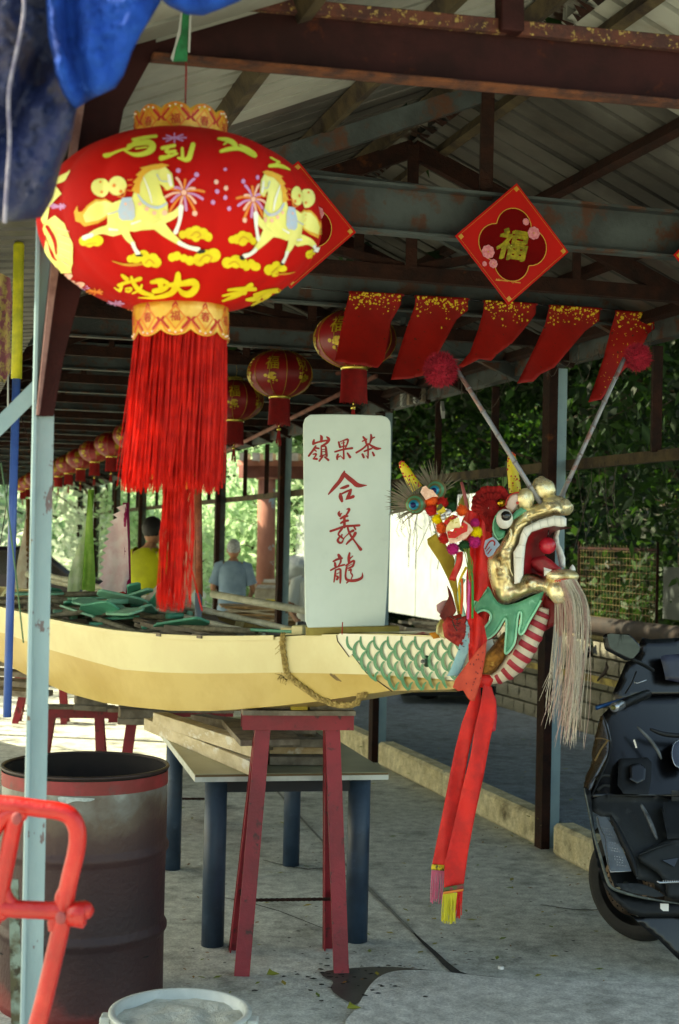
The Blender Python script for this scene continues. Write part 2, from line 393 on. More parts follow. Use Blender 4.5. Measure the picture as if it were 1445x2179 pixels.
def flatline(pts, wd, z):
    L, Rr, _ = stroke2(pts, wd, 1); q.strip([G(x, y, z) for x, y in L], [G(x, y, z) for x, y in Rr], False)
flatline([(880, 1985), (905, 2010), (930, 2032), (952, 2055), (985, 2078), (1030, 2080), (1070, 2083), (1110, 2090)], [3, 7, 9, 12, 12, 7, 5, 2], .0062)
q.obj('crack', M_crack, kind='structure')
M_line = mat('joint_line', '83847d', '6f7069', scale=20, rough=1)
q = MB(); flatline([(560, 1650), (690, 1795), (782, 1885), (840, 1945), (880, 1985)], [4, 4, 5, 6, 5], .0045)
flatline([(780, 1890), (846, 1952), (886, 1990)], [3, 3, 3], .0052)
q.obj('slab_joint', M_line, kind='structure')
q = MB()
for l in ([(1445, 1905), (1330, 1930), (1240, 1938), (1150, 1925)], [(560, 1830), (640, 1850), (700, 1846), (782, 1886)], [(420, 1900), (560, 1925), (700, 1980)]): flatline(l, [.8, 1.5, 1] if len(l) == 3 else [.8, 1.4, 1.6, .8], .0052)
q.obj('hairline_cracks', M_crack, kind='structure')
q = MB(); rs_ = random.Random(31)
for i in range(260):
    if i < 70: x, y = rs_.gauss(780, 75), rs_.gauss(2078, 20)
    else: x, y = rs_.uniform(400, 1240), rs_.uniform(1700, 2060)
    p = G(x, y, .0145 if y > 2085 and x > 740 else .0056); r = rs_.uniform(.002, .012) * (1 if i < 70 else .7); q.add([p + Vector((r * rs_.uniform(.6, 1.6) * math.cos(a), r * rs_.uniform(.5, 1.2) * math.sin(a), 0)) for a in [m * .785 for m in range(8)]], [tuple(range(8))])
tag(q.obj('floor_spots', M_crack), kind='stuff', label='small dark spots and grit on the concrete floor', cat='grit')

# ============================================================ block wall, hoarding, slope
WC = 5.25
wl = thing('stone_wall', S(WC, 9, 0), 'rough granite block wall beside the walkway behind the dragon head', 'wall')
q = MB(); q.box(S(WC + .16, 9.6, .40), (.24, 7.4, .92), Matrix.Rotation(R_(16.5), 3, 'Z')); q.obj('mortar_core', M_mortar, wl)
bm0 = []
for v in range(5):
    q = MB(); rg = random.Random(v); gN = 5
    rows = []
    for i in range(gN):
        rows.append([])
        for j in range(gN):
            e = 0 if i in (0, gN - 1) or j in (0, gN - 1) else 1
            rows[-1].append(Vector((-.5 + i / (gN - 1) , -.052 - e * .008 - rg.random() * .007, -.5 + j / (gN - 1))))
    q.grid(rows, False); L0 = len(q.v)
    q.add([(-.5, -.05, -.5), (.5, -.05, -.5), (.5, -.05, .5), (-.5, -.05, .5), (-.5, .1, -.5), (.5, .1, -.5), (.5, .1, .5), (-.5, .1, .5)], [(0, 1, 5, 4), (1, 2, 6, 5), (2, 3, 7, 6), (3, 0, 4, 7)])
    me = bpy.data.meshes.new('stone'); me.from_pydata([tuple(x) for x in q.v], [], q.f); me.materials.append(M_block); bm0.append(me)
z = .13
for row, hh in enumerate((.125, .13, .125, .13, .125, .13)):
    dd = 6.0 + (row % 2) * .17
    while dd < 13.3:
        ln = .19 + rnd.random() * .09
        if dd + ln > 13.35: ln = 13.35 - dd
        if ln > .08:
            o = bpy.data.objects.new('stone', bm0[rnd.randrange(5)]); COL.objects.link(o); o.parent = wl
            o.location = S(WC + .0, dd + ln / 2, z + hh / 2) - ORG[wl.name]; o.rotation_euler.z = R_(16.5) - math.pi / 2
            o.scale = (ln - .018, 1, hh - .016)
        dd += ln
    z += hh
q = MB(); q.box(S(WC + .16, 9.65, .915), (.34, 7.5, .05), Matrix.Rotation(R_(16.5), 3, 'Z')); q.obj('coping', mat('mossy_coping', '8f8763', '5e573d', scale=7, rough=1, bump=.8, bscale=40), wl, bevel=.01)
# slope behind (earth)
q = MB(); rows = []
for i in range(30):
    rows.append([S(5.5 + j * 1.3, 2 + i * 2.2, .45 + j * .42 + .3 * noise.noise(Vector((i * .7, j * .6, 0)))) for j in range(10)])
q.grid(rows); q.obj('hillside', M_soil, kind='structure', fixn=True)
# far ground and rise beyond the shed
q = MB(); rows = []
for i in range(12):
    rows.append([Vector((-30 + j * 3.2, 38 + i * 2.4, .1 + i * .9 + .4 * noise.noise(Vector((i * .5, j * .5, 3))))) for j in range(22)])
q.grid(rows); q.obj('far_slope', mat('far_slope_soil', '66705a', '3f4a38', scale=.8, rough=1, bump=1, bscale=8), kind='structure', fixn=True)

# ============================================================ the shed
EV = 2.72; RZ = 3.33; RC = 1.87; CL, CR = .245, 3.33; SL = (RZ - EV) / (CR - RC)
def roofz(c): return RZ - SL * abs(c - RC)
roof = thing('corrugated_roof', S(RC, 14, RZ), 'grey ribbed metal sheet roof of the open shed over the boat', 'roof')
def sheet(c0, c1, d0, d1, m, lab=None):
    """ribbed sheet from the ridge side c0 to the eave side c1"""
    prof = []; d = d0; pitch = .125
    while d < d1 - .01:
        prof += [(d, 0), (d + .096, 0), (d + .1, .048), (d + .12, .048), (d + .124, 0)]; d += pitch
    prof.append((d1, 0)); q = MB()
    jit = rnd.uniform(-.004, .004)
    cs = [c0, (c0 + c1) / 2, c1]
    q.grid([[S(c, dd, roofz(c) + h + jit + (.012 if c == cs[0] else 0)) for dd, h in prof] for c in cs], False)
    return q.obj('roof_sheet', m, roof, label=lab, solid=.002)
d = 2.35; k = 0
while d < 31:
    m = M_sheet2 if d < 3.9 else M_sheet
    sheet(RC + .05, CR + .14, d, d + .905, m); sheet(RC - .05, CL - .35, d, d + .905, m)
    if d < 9: sheet_l = sheet
    d += .875; k += 1
# lean-to roof on the left
def roofz2(c): return 2.52 - .10 * (CL - c)
q = MB()
ltr = thing('lean_to_roof', S(-.8, 8, 2.5), 'low dark ribbed lean-to roof left of the shed', 'roof')
d = 3.4
while d < 10.8:
    prof = []; x = d
    while x < d + .93: prof += [(x, 0), (x + .075, 0), (x + .088, .026), (x + .112, .026)]; x += .125
    q = MB(); q.grid([[S(c, dd, roofz2(c) + h) for dd, h in prof] for c in (CL + .22, -1.0, -2.6)], False); q.obj('roof_sheet', M_sheet, ltr, solid=.002)
    d += .875
for c in (-.4, -1.3, -2.2):
    q = MB(); q.bar(S(c, 3.4, roofz2(c) - .04), S(c, 11.0, roofz2(c) - .04), .05, .07); q.obj('purlin', M_rust, ltr)
for d in (4.6, 6.1, 7.6, 9.1):
    q = MB(); q.bar(S(CL - .05, d, 2.40), S(-2.6, d, 2.16), .05, .09); q.obj('rafter', M_rust, ltr)
q = MB(); prof = []
for i in range(60):
    dd = 2.3 + i * .5; o_ = .02 * noise.noise(Vector((dd * 3, 0, 0)))
    prof.append([S(RC - .16, dd, roofz(RC - .16) + .05), S(RC, dd, RZ + .05 + o_), S(RC + .16, dd, roofz(RC + .16) + .05)])
q.grid(prof, False); q.obj('ridge_cap', M_ridge, roof, solid=.003)
q = MB()                                              # ragged rusted edge of the sheets at the ridge, seen from below
for i in range(420):
    dd = 2.4 + i * .028; s_ = rnd.choice((-1, 1)); l = rnd.uniform(.02, .09)
    q.add([S(RC + s_ * .07, dd, roofz(RC + .07) - .004), S(RC + s_ * .07, dd + .035, roofz(RC + .07) - .004), S(RC + s_ * (.07 - l), dd + .02 + rnd.uniform(-.02, .02), roofz(RC) - rnd.uniform(0, .02))], [(0, 1, 2)])
tag(q.obj('rusted_flakes', M_rust, roof), kind='stuff')
for c, m in ((.36, M_rust), (.80, M_tan), (1.28, M_tan), (1.73, M_tan), (2.0, M_tan), (2.42, M_rust), (2.86, M_rust), (3.24, M_rust)):
    q = MB(); q.bar(S(c, 2.3, roofz(c) - .03), S(c, 31, roofz(c) - .03), .035, .05, (SC_ * (SL if c > RC else -SL) + UP)); q.obj('purlin', m, roof)
# trusses
def truss(d, heavy, m, mt):
    t = thing('roof_truss', S(RC, d, EV), 'placeholder', 'truss', 'steel trusses across the shed')
    w_, h_ = (.07, .17) if heavy else (.045, .06)
    zt = 2.70 + h_ / 2
    if heavy:                                           # channel: web and two flanges
        q = MB(); q.bar(S(CL, d, zt), S(CR, d, zt), .012, h_)
        q.bar(S(CL, d - .03, zt + h_ / 2 - .004), S(CR, d - .03, zt + h_ / 2 - .004), .05, .01); q.bar(S(CL, d - .03, zt - h_ / 2 + .004), S(CR, d - .03, zt - h_ / 2 + .004), .05, .01)
    else: q = MB(); q.bar(S(CL, d, zt), S(CR, d, zt), w_, h_)
    q.obj('tie_beam', mt, t)
    for s_, ce in ((-1, CL), (1, CR)):
        if heavy and s_ == 1 and d < 5: continue
        q = MB(); q.bar(S(ce, d + .003, roofz(ce) - .09), S(RC, d + .003, RZ - .09), .04, .07); q.obj('rafter', m, t)
        cm = (ce + RC) / 2
        q = MB(); q.bar(S(RC + s_ * .03, d + .01, zt + h_ * .45), S(cm, d + .01, roofz(cm) - .1), .035, .035); q.obj('strut', m, t)
        q = MB(); q.bar(S(cm, d - .01, zt + h_ * .45), S(cm, d - .01, roofz(cm) - .1), .03, .04); q.obj('post', m, t)
    q = MB(); q.bar(S(RC, d - .006, zt + h_ * .4), S(RC, d - .006, RZ - .08), .045, .045); q.obj('king_post', M_rust, t)
    return t
TR = []
for i in range(19):
    d = 4.6 + 1.5 * i; t = truss(d, True, M_oldpaint if i < 3 else M_rust, M_oldpaint); TR.append(t)
    labs = ['grey painted truss carrying the red diamond signs', 'grey rusty truss carrying the row of red pennants', 'third heavy truss, above the whole lantern with the short tassel']
    t['label'] = labs[i] if i < 3 else '%s heavy truss counted inwards from the diamond signs' % NUM[i + 1]
    if i < 9:
        t = truss(d + .78, False, M_rust, M_rust)
        t['label'] = ['thin dark truss just behind the red diamond signs', 'thin dark truss just behind the red pennants'][i] if i < 2 else 'thin dark truss just behind the %s heavy truss' % NUM[i + 1]
# front portal: red-brown beam, knee brace, pale posts
fb = thing('front_beam', S(1.5, 3.1, 2.7), 'thick dark red brown steel beam across the front of the shed', 'beam')
def bz(px, py): return PP(px, py, S(0, 3.1, 0), SD_)
A0, A1 = bz(318, 124), bz(1500, 229); B0, B1 = bz(318, -25), bz(1500, 88); C0, C1 = bz(318, 5), bz(1500, 118)
q = MB(); q.prism([A0, A1, B1, B0], SD_ * .03); q.obj('web', M_redbrown, fb)
f = -SD_ * .05; q = MB(); q.prism([A0, A0 + (A0 - B0).normalized() * .010, A1 + (A0 - B0).normalized() * .010, A1], f); q.obj('lower_flange', M_beamlow, fb, bevel=.003)
q = MB(); q.prism([B0, C0, C1, B1], f * .5); q.obj('upper_flange', M_beamedge, fb, bevel=.003)
q = MB(); x0 = bz(1050, 48); x1 = bz(1098, 52); q.prism([bz(1052, 75), bz(1100, 80), bz(1100, -90), bz(1052, -90)], f * .9); q.obj('hanger_plate', M_redbrown, fb, bevel=.003)
kb = thing('knee_brace', S(.3, 3.1, 1.9), 'tapering red brown knee brace leaning from the pale post up to the front beam', 'brace')
q = MB(); q.prism([bz(74, 886), bz(113, 886), bz(135, 760), bz(225, 420), bz(262, 235), bz(330, 110), bz(330, -20), bz(262, -20), bz(160, 235), bz(110, 560)], -SD_ * .012); q.obj('flange', M_redbrown, kb)
q = MB(); q.prism([bz(74, 886) , bz(80, 886) , bz(112, 640), bz(175, 235), bz(275, -20), bz(262, -20), bz(160, 235), bz(106, 560)], -SD_ * .05); q.obj('outer_edge', mat('lit_brown_edge', '7b5a55', '5e3b37', scale=20, rough=.7), kb)  # lighter brown paints the light falling on the brace's outer face
pl = thing('shed_post', G(85, 2179, 0), 'peeling pale blue angle iron post in front of the oil drum', 'post', 'pale blue posts of the shed')
pb = PP(60, 2179, S(0, 3.12, 0), SD_); pt = PP(112, 380, S(0, 3.12, 0), SD_)
dirp = (pt - pb).normalized(); base = pb + dirp * (-(pb.z) / dirp.z)
def pp_(px, py): return PP(px, py, S(0, 3.1, 0), SD_)
e0, e1 = pp_(50, 2179), pp_(89, 2179); t0_, t1_ = pp_(76, 885), pp_(115, 885)
def ext(a, b, z): u = (b - a); return a + u * ((z - a.z) / u.z)
q = MB(); q.prism([ext(e0, t0_, 0), ext(e1, t1_, 0), ext(e1, t1_, 2.9), ext(e0, t0_, 2.9)], SD_ * .006); q.obj('face', M_postpeel, pl)
q = MB(); q.prism([ext(e0, t0_, 0) - SC_ * .001, ext(e0, t0_, 2.9) - SC_ * .001, ext(e0, t0_, 2.9) - SC_ * .0075, ext(e0, t0_, 0) - SC_ * .0075], -SD_ * .03 ); q.obj('side', M_postpaint, pl)
# right row of posts, rail, studs, eave beam
names = {7.1: 'blue and dark brown post nearest the dragon head, standing in the kerb', 10.1: 'blue and dark brown post in the kerb right of the trestle table', 13.1: 'shed post behind the stacked cardboard left of the white sign', 16.1: 'shed post just left of the grey haired man'}
for i in range(-1, 9):
    d = 7.1 + 3 * i; lab = names.get(round(d, 1), '%s dark shed post counted inwards from the dragon head' % NUM[i + 1])
    if i == -1: continue
    t = thing('shed_post', S(CR, d, 0), lab, 'post', 'pale blue posts of the shed')
    if i < 1: t['label'] = lab
    q = MB(); q.bar(S(CR - .035, d, 0), S(CR - .035, d, 2.62), .05, .09, SD_); q.obj('flange', M_rust, t)  # left half of the post in dark brown
    q = MB(); q.bar(S(CR + .025, d + .01, 0), S(CR + .025, d + .01, 2.62), .066, .05, SD_); q.obj('face', M_postpaint if i < 3 else M_oldpaint, t)
ev = thing('eave_frame', S(CR, 15, 2.1), 'grey rusty eave beam and rail along the walkway side of the shed', 'frame')
q = MB(); q.bar(S(CR, 3.0, 2.70), S(CR, 31, 2.70), .08, .15); q.obj('eave_beam', M_oldpaint, ev)
q = MB(); q.bar(S(CR + .08, 5.0, 2.09), S(CR + .08, 31, 2.09), .045, .055); q.obj('rail', M_tan, ev)
d = 5.1
while d < 28:
    if abs((d - 7.1) % 3) > .3 and abs((d - 7.1) % 3) < 2.7:
        q = MB(); q.bar(S(CR + .06, d, 2.11), S(CR + .06, d, 2.62), .045, .045); q.obj('stud', M_rust, ev)
    d += 1.0
for i in range(1, 8):                                      # left row, mostly out of view
    d = 3.1 + 3 * i
    if d > 12:
        t = thing('shed_post', S(CL, d, 0), '%s dark post along the far left side of the shed' % NUM[i + 1], 'post', 'far left posts of the shed')
        q = MB(); q.bar(S(CL, d, 0), S(CL, d, 2.62), .08, .08); q.obj('shaft', M_oldpaint, t)
q = MB(); q.bar(S(CL, 3.12, 2.66), S(CL, 31, 2.66), .06, .12); q.obj('eave_beam', M_rust, ev)
q = MB(); q.bar(PP(-40, 945, S(0, 3.25, 0), SD_), PP(105, 800, S(0, 3.25, 0), SD_), .035, .035)
q.obj('diagonal_brace', M_postpaint, ev)
# ============================================================ the dragon boat
BU = Vector((-.6, .8, 0)); BN = Vector((-.8, -.6, 0)); BT = Vector((.424, 4.86, 0))   # aft, towards the viewer's side, bow tip
M_boat = mat('cream_boat_paint', 'e0d4a0', 'd6c690', scale=3, rough=.42, bump=.06, bscale=30, col3='e4d8a8', scale3=1.5, lo3=.5, hi3=.8, coat=.15)
M_boat2 = mat('ochre_hull_paint', 'ccb064', 'bc9c4c', scale=2.5, rough=.38, col3='b08c44', scale3=7, lo3=.62, hi3=.85, bump=.08, bscale=60, coat=.2)
M_boatin = mat('boat_inside', 'c9b06a', '8d7540', scale=6, rough=.7)
M_wood = mat('weathered_wood', '8d8272', '6c6152', scale=12, rough=.85, bump=.5, bscale=60, stretch=(1, 1, 1), col3='4f463a', scale3=5, lo3=.6, hi3=.8)
M_wood2 = mat('new_pine', 'c9b08a', 'b3946a', scale=9, rough=.75, bump=.3, bscale=70, col3='d9d2c4', scale3=6, lo3=.58, hi3=.66)
def interp(tab, x):
    if x <= tab[0][0]: a, b = tab[0], tab[1]
    elif x >= tab[-1][0]: a, b = tab[-2], tab[-1]
    else:
        for a, b in zip(tab, tab[1:]):
            if a[0] <= x <= b[0]: break
    return a[1] + (b[1] - a[1]) * (x - a[0]) / (b[0] - a[0])
HW = [(0, .075), (.25, .10), (.6, .17), (1.1, .30), (1.7, .42), (2.5, .50), (3.5, .54), (6, .55), (8, .45)]
GY = [(-600, 1225), (-300, 1258), (0, 1294), (100, 1320), (220, 1343), (350, 1355), (450, 1359), (600, 1357), (720, 1350), (840, 1351), (985, 1358)]
KY = [(-600, 1262), (-300, 1290), (0, 1345), (110, 1386), (274, 1431), (457, 1436), (607, 1433), (798, 1438), (959, 1449), (985, 1450)]
BY = [(-600, 1325), (-300, 1342), (0, 1402), (60, 1440), (110, 1466), (200, 1494), (330, 1513), (430, 1516), (560, 1508), (668, 1496), (837, 1471), (960, 1468), (985, 1464)]
def zat(p, tab):
    X = p.x; Y = p.y; px = CX + FPX * X / Y; z = 0
    py = interp(tab, px)
    for _ in range(3):
        z = EYE; a = proj((X, Y, 0)); b = proj((X, Y, 2)); z = 2 * (py - a[1]) / (b[1] - a[1])
        px = a[0] + (b[0] - a[0]) * z / 2; py = interp(tab, px)
    return z
def bst(t):
    w_ = interp(HW, t); c = BT + BU * t
    g = c + BN * w_; k = c + BN * (w_ * .93); b = c + BN * (w_ * (.86 if t < 1.2 else .8 if t < 2 else .7))
    return c, w_, zat(g, GY), zat(k, KY), zat(b, BY)
ST = [0, .12, .25, .4, .6, .8, 1.0, 1.2, 1.45, 1.7, 2, 2.3, 2.7, 3.1, 3.6, 4.2, 5, 6, 7, 8]
ST = [x / 3 for x in range(0, 25)] if False else ST
sts = [(t,) + bst(t) for t in ST]
boat = thing('dragon_boat', BT + BU * 1.0, 'long cream and ochre wooden dragon boat resting on red trestles under the shed', 'boat')
FB = lambda t: .86 if t < 1.2 else .8 if t < 2 else .7
def side_rows(s_, lo, hi, t0, t1, n=10, off=0.0, tf=None):
    rows = []
    for i in range(n + 1):
        t = t0 + (t1 - t0) * i / n; c, w_, g, k, b = bst(t)
        rows.append([c + BN * (s_ * (w_ + off)) + UP * g, c + BN * (s_ * (w_ * .93 + off)) + UP * k, c + BN * (s_ * (w_ * FB(t) * .98 + off)) + UP * b, c + UP * (b - .012)])
    return rows
# hull strakes
BW0 = .95                       # scaled bow block ends about here
q = MB()
for s_ in (1, -1):
    rows = [[c + BN * (s_ * w_) + UP * g, c + BN * (s_ * (w_ * .98)) + UP * (g * .5 + k * .5), c + BN * (s_ * w_ * .93) + UP * k] for t, c, w_, g, k, b in sts]
    q.grid(rows)
q.obj('upper_strake', M_boat, boat)
q = MB()
for s_ in (1, -1):
    q.grid([[c + BN * (s_ * w_ * .93) + UP * k, c + BN * (s_ * w_ * (.93 + FB(t)) / 2 * .99) + UP * (k * .45 + b * .55), c + BN * (s_ * w_ * FB(t)) + UP * b] for t, c, w_, g, k, b in sts])
q.grid([[c + BN * (w_ * FB(t)) + UP * b, c + UP * (b - .012), c - BN * (w_ * FB(t)) + UP * b] for t, c, w_, g, k, b in sts])
q.obj('lower_strake', M_boat2, boat)
q = MB()                        # gunwale cap and inner skin
for s_ in (1, -1):
    q.grid([[c + BN * (s_ * (w_ + .008)) + UP * (g - .012), c + BN * (s_ * (w_ + .008)) + UP * (g + .006), c + BN * (s_ * (w_ - .03)) + UP * (g + .006), c + BN * (s_ * (w_ - .03)) + UP * (g - .02)] for t, c, w_, g, k, b in sts if t >= .8], False)
q.obj('gunwale', M_boat, boat, fixn=False)
q = MB()
for s_ in (1, -1):
    q.grid([[c + BN * (s_ * (w_ - .03)) + UP * (g), c + BN * (s_ * (w_ * .9 - .03)) + UP * (k), c + BN * (s_ * (w_ * .6)) + UP * (b + .03), c + UP * (b + .02)] for t, c, w_, g, k, b in sts if t >= .8])
q.obj('inner_skin', M_boatin, boat)
# decks: bow deck between tip and t=.95
q = MB(); q.grid([[c + BN * w_ * sx + UP * (g + .004) for sx in (1, .5, 0, -.5, -1)] for t, c, w_, g, k, b in sts if t <= 1.0]); q.obj('bow_deck', M_boat, boat)
c, w_, g, k, b = bst(0); q = MB(); q.add([c + BN * w_ + UP * (g + .004), c + BN * w_ * .93 + UP * k, c + BN * w_ * .86 + UP * b, c - BN * w_ * .86 + UP * b, c - BN * w_ * .93 + UP * k, c - BN * w_ + UP * (g + .004)], [(0, 1, 2, 3, 4, 5)]); q.obj('bow_end', M_boat, boat)
# scaled bow block: thin proud panel with painted green scales
M_scalebase = mat('pale_scale_ground', 'ece6cc', 'e2dabc', scale=8, rough=.4, coat=.2)
M_scaleg = mat('green_scale_paint', '4d8c62', '3f7c58', scale=20, rough=.45)
M_scaleo = mat('ochre_scale_ground', 'cdb277', 'c0a264', scale=8, rough=.4)
def bowpt(px, py, off):         # point of the near side of the bow under a photo pixel
    best = None; t = 0.0; r = ray(px, py)
    lo, hi = -.1, 1.4
    for _ in range(26):
        t = (lo + hi) / 2; w_ = interp(HW, t); p = BT + BU * t + BN * w_; x = CX + FPX * p.x / p.y
        z = EYE - (py - 1150) / FPX * p.y; x += (z - EYE) * FPX / p.y * math.tan(ROLL)
        if x > px: lo = t
        else: hi = t
    w_ = interp(HW, t); ky = interp(KY, px); by = interp(BY, px)
    gg = interp(GY, px); f = 1.0 if py < gg else (1 - .07 * (py - gg) / max(1, ky - gg) if py < ky else .93 - .09 * (py - ky) / max(1, by - ky))
    p = BT + BU * t + BN * (w_ * f); return CAMP + r * (((p - CAMP).dot(BN)) / r.dot(BN)) + BN * off
def cut(x, y): return x >= interp([(1340, 720), (1352, 719), (1395, 745), (1400, 749), (1392, 752), (1430, 782), (1471, 835), (1480, 850)], y)
outl = [(719, 1353), (721, 1364), (746, 1398), (752, 1392), (783, 1432), (985, 1449), (985, 1359), (840, 1352), (725, 1348)]
q = MB(); vs, fs, ds = fill(outl, 9); q.add([bowpt(x, y, .004) for x, y in vs], fs, True); q.obj('scale_panel', M_scalebase, boat)
outl2 = [(783, 1434), (798, 1440), (985, 1451), (985, 1464), (960, 1467), (837, 1470), (826, 1466)]
q = MB(); vs, fs, ds = fill(outl2, 9); q.add([bowpt(x, y, .004) for x, y in vs], fs, True); q.obj('lower_scale_panel', M_scaleo, boat)
q = MB(); it = []               # overlapping fish scales as brush arcs
def inreg(x, y): return cut(x, y) and x < 984 and y < interp(BY, x) - 2 and y > interp(GY, x) + 1
for r in range(7):
    for cidx in range(-1, 11):
        x0 = 728 + cidx * 29 + (r % 2) * 14.5 + r * 2; y0 = 1340 + r * 22
        arc = []
        for a in range(9):
            th = -1.25 + 2.5 * a / 8
            arc.append((x0 + 11 - 15 * math.cos(th) + (6 if r > 3 else 0) * math.sin(th), y0 + 21 * math.sin(th)))
        run = [p for p in arc if inreg(*p)]
        if len(run) > 3: it.append((run, [3.6 + 3.4 * min(1, i / 4, (len(run) - 1 - i) / 3 + .4) for i in range(len(run))]))
strokes(q, it, lambda x, y, h: bowpt(x, y, h), .0052, it=1); q.obj('painted_scales', M_scaleg, boat)
# joint line of the bow block, bolt
q = MB(); strokes(q, [([(719, 1352), (721, 1364), (746, 1398), (752, 1392), (783, 1432), (837, 1471)], 1.8)], lambda x, y, h: bowpt(x, y, h), .006, it=0); q.obj('joint', M_rust, boat)
bp = bowpt(911, 1407, .004); RB = Matrix((BU, UP, BN)).transposed()
q = MB(); q.lathe([(.0, .0), (.02, .0), (.02, .004), (.0, .004)], bp, 16, RB); q.obj('washer', mat('dark_green_steel', '2f4a3c', '222', rough=.4, metal=.5) if False else mat('dark_green_steel', '2f4a3c', rough=.4, metal=.5), boat)
q = MB(); q.lathe([(.0, .018), (.011, .018), (.011, .004)], bp, 6, RB, smooth=False); q.lathe([(0, .026), (.005, .026), (.005, .015)], bp, 8, RB); q.obj('bolt', mat('bolt_steel', '6d7370', rough=.35, metal=.8), boat)
# marks on the hull: weathered seam strokes
M_stain = mat('hull_stain', '7d6538', '6d5530', scale=20, rough=.6)
q = MB(); strokes(q, [([(705, 1435), (735, 1460), (760, 1483)], [5, 4, 2]), ([(712, 1436), (750, 1472)], [2, 3])], lambda x, y, h: bowpt(x, y, h), .0025); q.obj('scuff', M_stain, boat)
# rope round the bow
M_rope = mat('hemp_rope', 'c4a866', '9a8048', scale=60, lo=.45, hi=.55, rough=.95, bump=1, bscale=150)
def hullpt(px, py, off): return bowpt(px, py, off) if px > 560 else None
rp = smooth2([(609, 1350), (606, 1372), (611, 1400), (614, 1428), (622, 1440), (640, 1455), (665, 1472), (690, 1490), (718, 1499), (745, 1501), (770, 1495), (783, 1486)], it=2)
rope = thing('mooring_rope', bowpt(615, 1430, .0), 'frayed hemp rope wrapped round the hull left of the scaled bow', 'rope')
for ph in (0, math.pi * 2 / 3, math.pi * 4 / 3):
    path = []
    for i, (x, y) in enumerate(rp):
        p = bowpt(x, min(y, interp(BY, x) - 1 if y < 1494 else y), .012); a = ph + i * 1.1
        dx = Vector((math.cos(a) * .0062, 0, math.sin(a) * .0062)) if True else 0
        path.append(p + dx)
    q = MB(); q.tube(path, .0068, 6); q.obj('strand', M_rope, rope)
q = MB()
for x, y in ((604, 1365), (602, 1380), (607, 1440), (601, 1436), (613, 1446)):
    p = bowpt(x + 5, y, .015)
    for k in range(7): q.tube([p, p + Vector((rnd.uniform(-.03, .01), 0, rnd.uniform(-.03, .01)))], .0012, 3)
q.obj('frayed_end', M_rope, rope)
# bow block behind the sign: plinth, wedge
c, w_, g, k, b = bst(.75)
def deckpt(px, py, z): return G(px, py, z)
zg = bst(.9)[2]
q = MB(); sgY = 5.22
p0 = P(651, 1352, sgY); p1 = P(849, 1350, sgY + .02)
q.bar(P(651, 1342, sgY + .035), P(848, 1341, sgY + .055), .07, .032); q.obj('sign_plinth', mat('olive_plinth', 'a08f45', '8c7c38', scale=10, rough=.7), boat)
q = MB(); q.bar(P(613, 1347, 5.55), P(650, 1347, 5.5), .1, .045); q.obj('bow_block', M_boat, boat, bevel=.004)
q = MB(); q.bar(P(627, 1346, 5.40), P(652, 1346, 5.38), .06, .055); q.obj('bow_block', M_boat, boat, bevel=.004)
# thwarts and ribs
for i in range(9):
    t = 1.6 + i * .72; c, w_, g, k, b = bst(t)
    q = MB(); q.bar(c + BN * (w_ - .03) + UP * (g - .05), c - BN * (w_ - .03) + UP * (g - .05), .2, .025); q.obj('thwart', M_wood, boat)
for i in range(10):
    t = 1.3 + i * .72; c, w_, g, k, b = bst(t)
    q = MB(); q.bar(c - BN * (w_ - .035) + UP * g, c - BN * (w_ * .8 - .03) + UP * (b + .1), .05, .03); q.obj('rib', M_boat, boat)
for px in (335, 422):                      # little cleats on the gunwale
    t = 0
    for j in range(400):
        t = j * .02; c, w_, g, k, b = bst(t); x = proj(c + BN * w_ + UP * g)[0]
        if x < px: break
    q = MB(); q.bar(c + BN * (w_ - .01) + UP * (g + .004) + BU * .035, c + BN * (w_ - .01) + UP * (g + .004) - BU * .035, .035, .014); q.obj('cleat', M_wood, boat)
def onboat(px, side=1.0, dz=0.0):          # point at the gunwale level on the line side*w
    for j in range(600):
        t = j * .015; c, w_, g, k, b = bst(t); p = c + BN * w_ * side + UP * (g + dz)
        if proj(p)[0] < px: return p, t
    return p, t
# ------------------------------------------------------------ things lying in the boat
M_pad = mat('green_paddle_paint', '58a88c', '46947a', scale=10, rough=.5, col3='b9c9b4', scale3=20, lo3=.66, hi3=.7)
M_pad2 = mat('pale_green_paddle', '8cc4a8', '74b094', scale=10, rough=.5)
M_shaft = mat('paddle_shaft', '8d8570', '6d6652', scale=30, rough=.7)
def bladepoly(mb, root, tip, w0, w1, nrm, th=.012):
    a = (tip - root).normalized(); s_ = a.cross(nrm).normalized(); L_ = (tip - root).length
    mb.prism([root - s_ * w0 / 2, root + a * L_ * .18 - s_ * w1 / 2, tip - s_ * w1 / 2 - a * .015, tip - s_ * w1 * .3, tip + s_ * w1 * .3, tip + s_ * w1 / 2 - a * .015, root + a * L_ * .18 + s_ * w1 / 2, root + s_ * w0 / 2], nrm.normalized() * th)
def paddle(px, side, yaw, pitch, L_, m, label, group='paddles heaped in the boat', dz=0):
    p, t = onboat(px, side, dz); t_ = thing('paddle', p, label, 'paddle', group)
    d = Vector((math.cos(yaw) * math.cos(pitch), math.sin(yaw) * math.cos(pitch), math.sin(pitch)))
    s_ = d.cross(UP).normalized(); nrm = (s_.cross(d) + s_ * rnd.uniform(-.7, .7)).normalized()
    q = MB(); bladepoly(q, p, p + d * (.32 if L_ > .4 else .24), .035, .085 if L_ > .4 else .065, nrm); q.obj('blade', m, t_, bevel=.003)
    q = MB(); q.tube([p + d * .02, p - d * L_], .0135, 7); q.obj('shaft', M_shaft, t_)
    q = MB(); q.tube([p - d * L_ + s_ * .05, p - d * L_ - s_ * .05], .014, 6); q.obj('grip', m, t_)
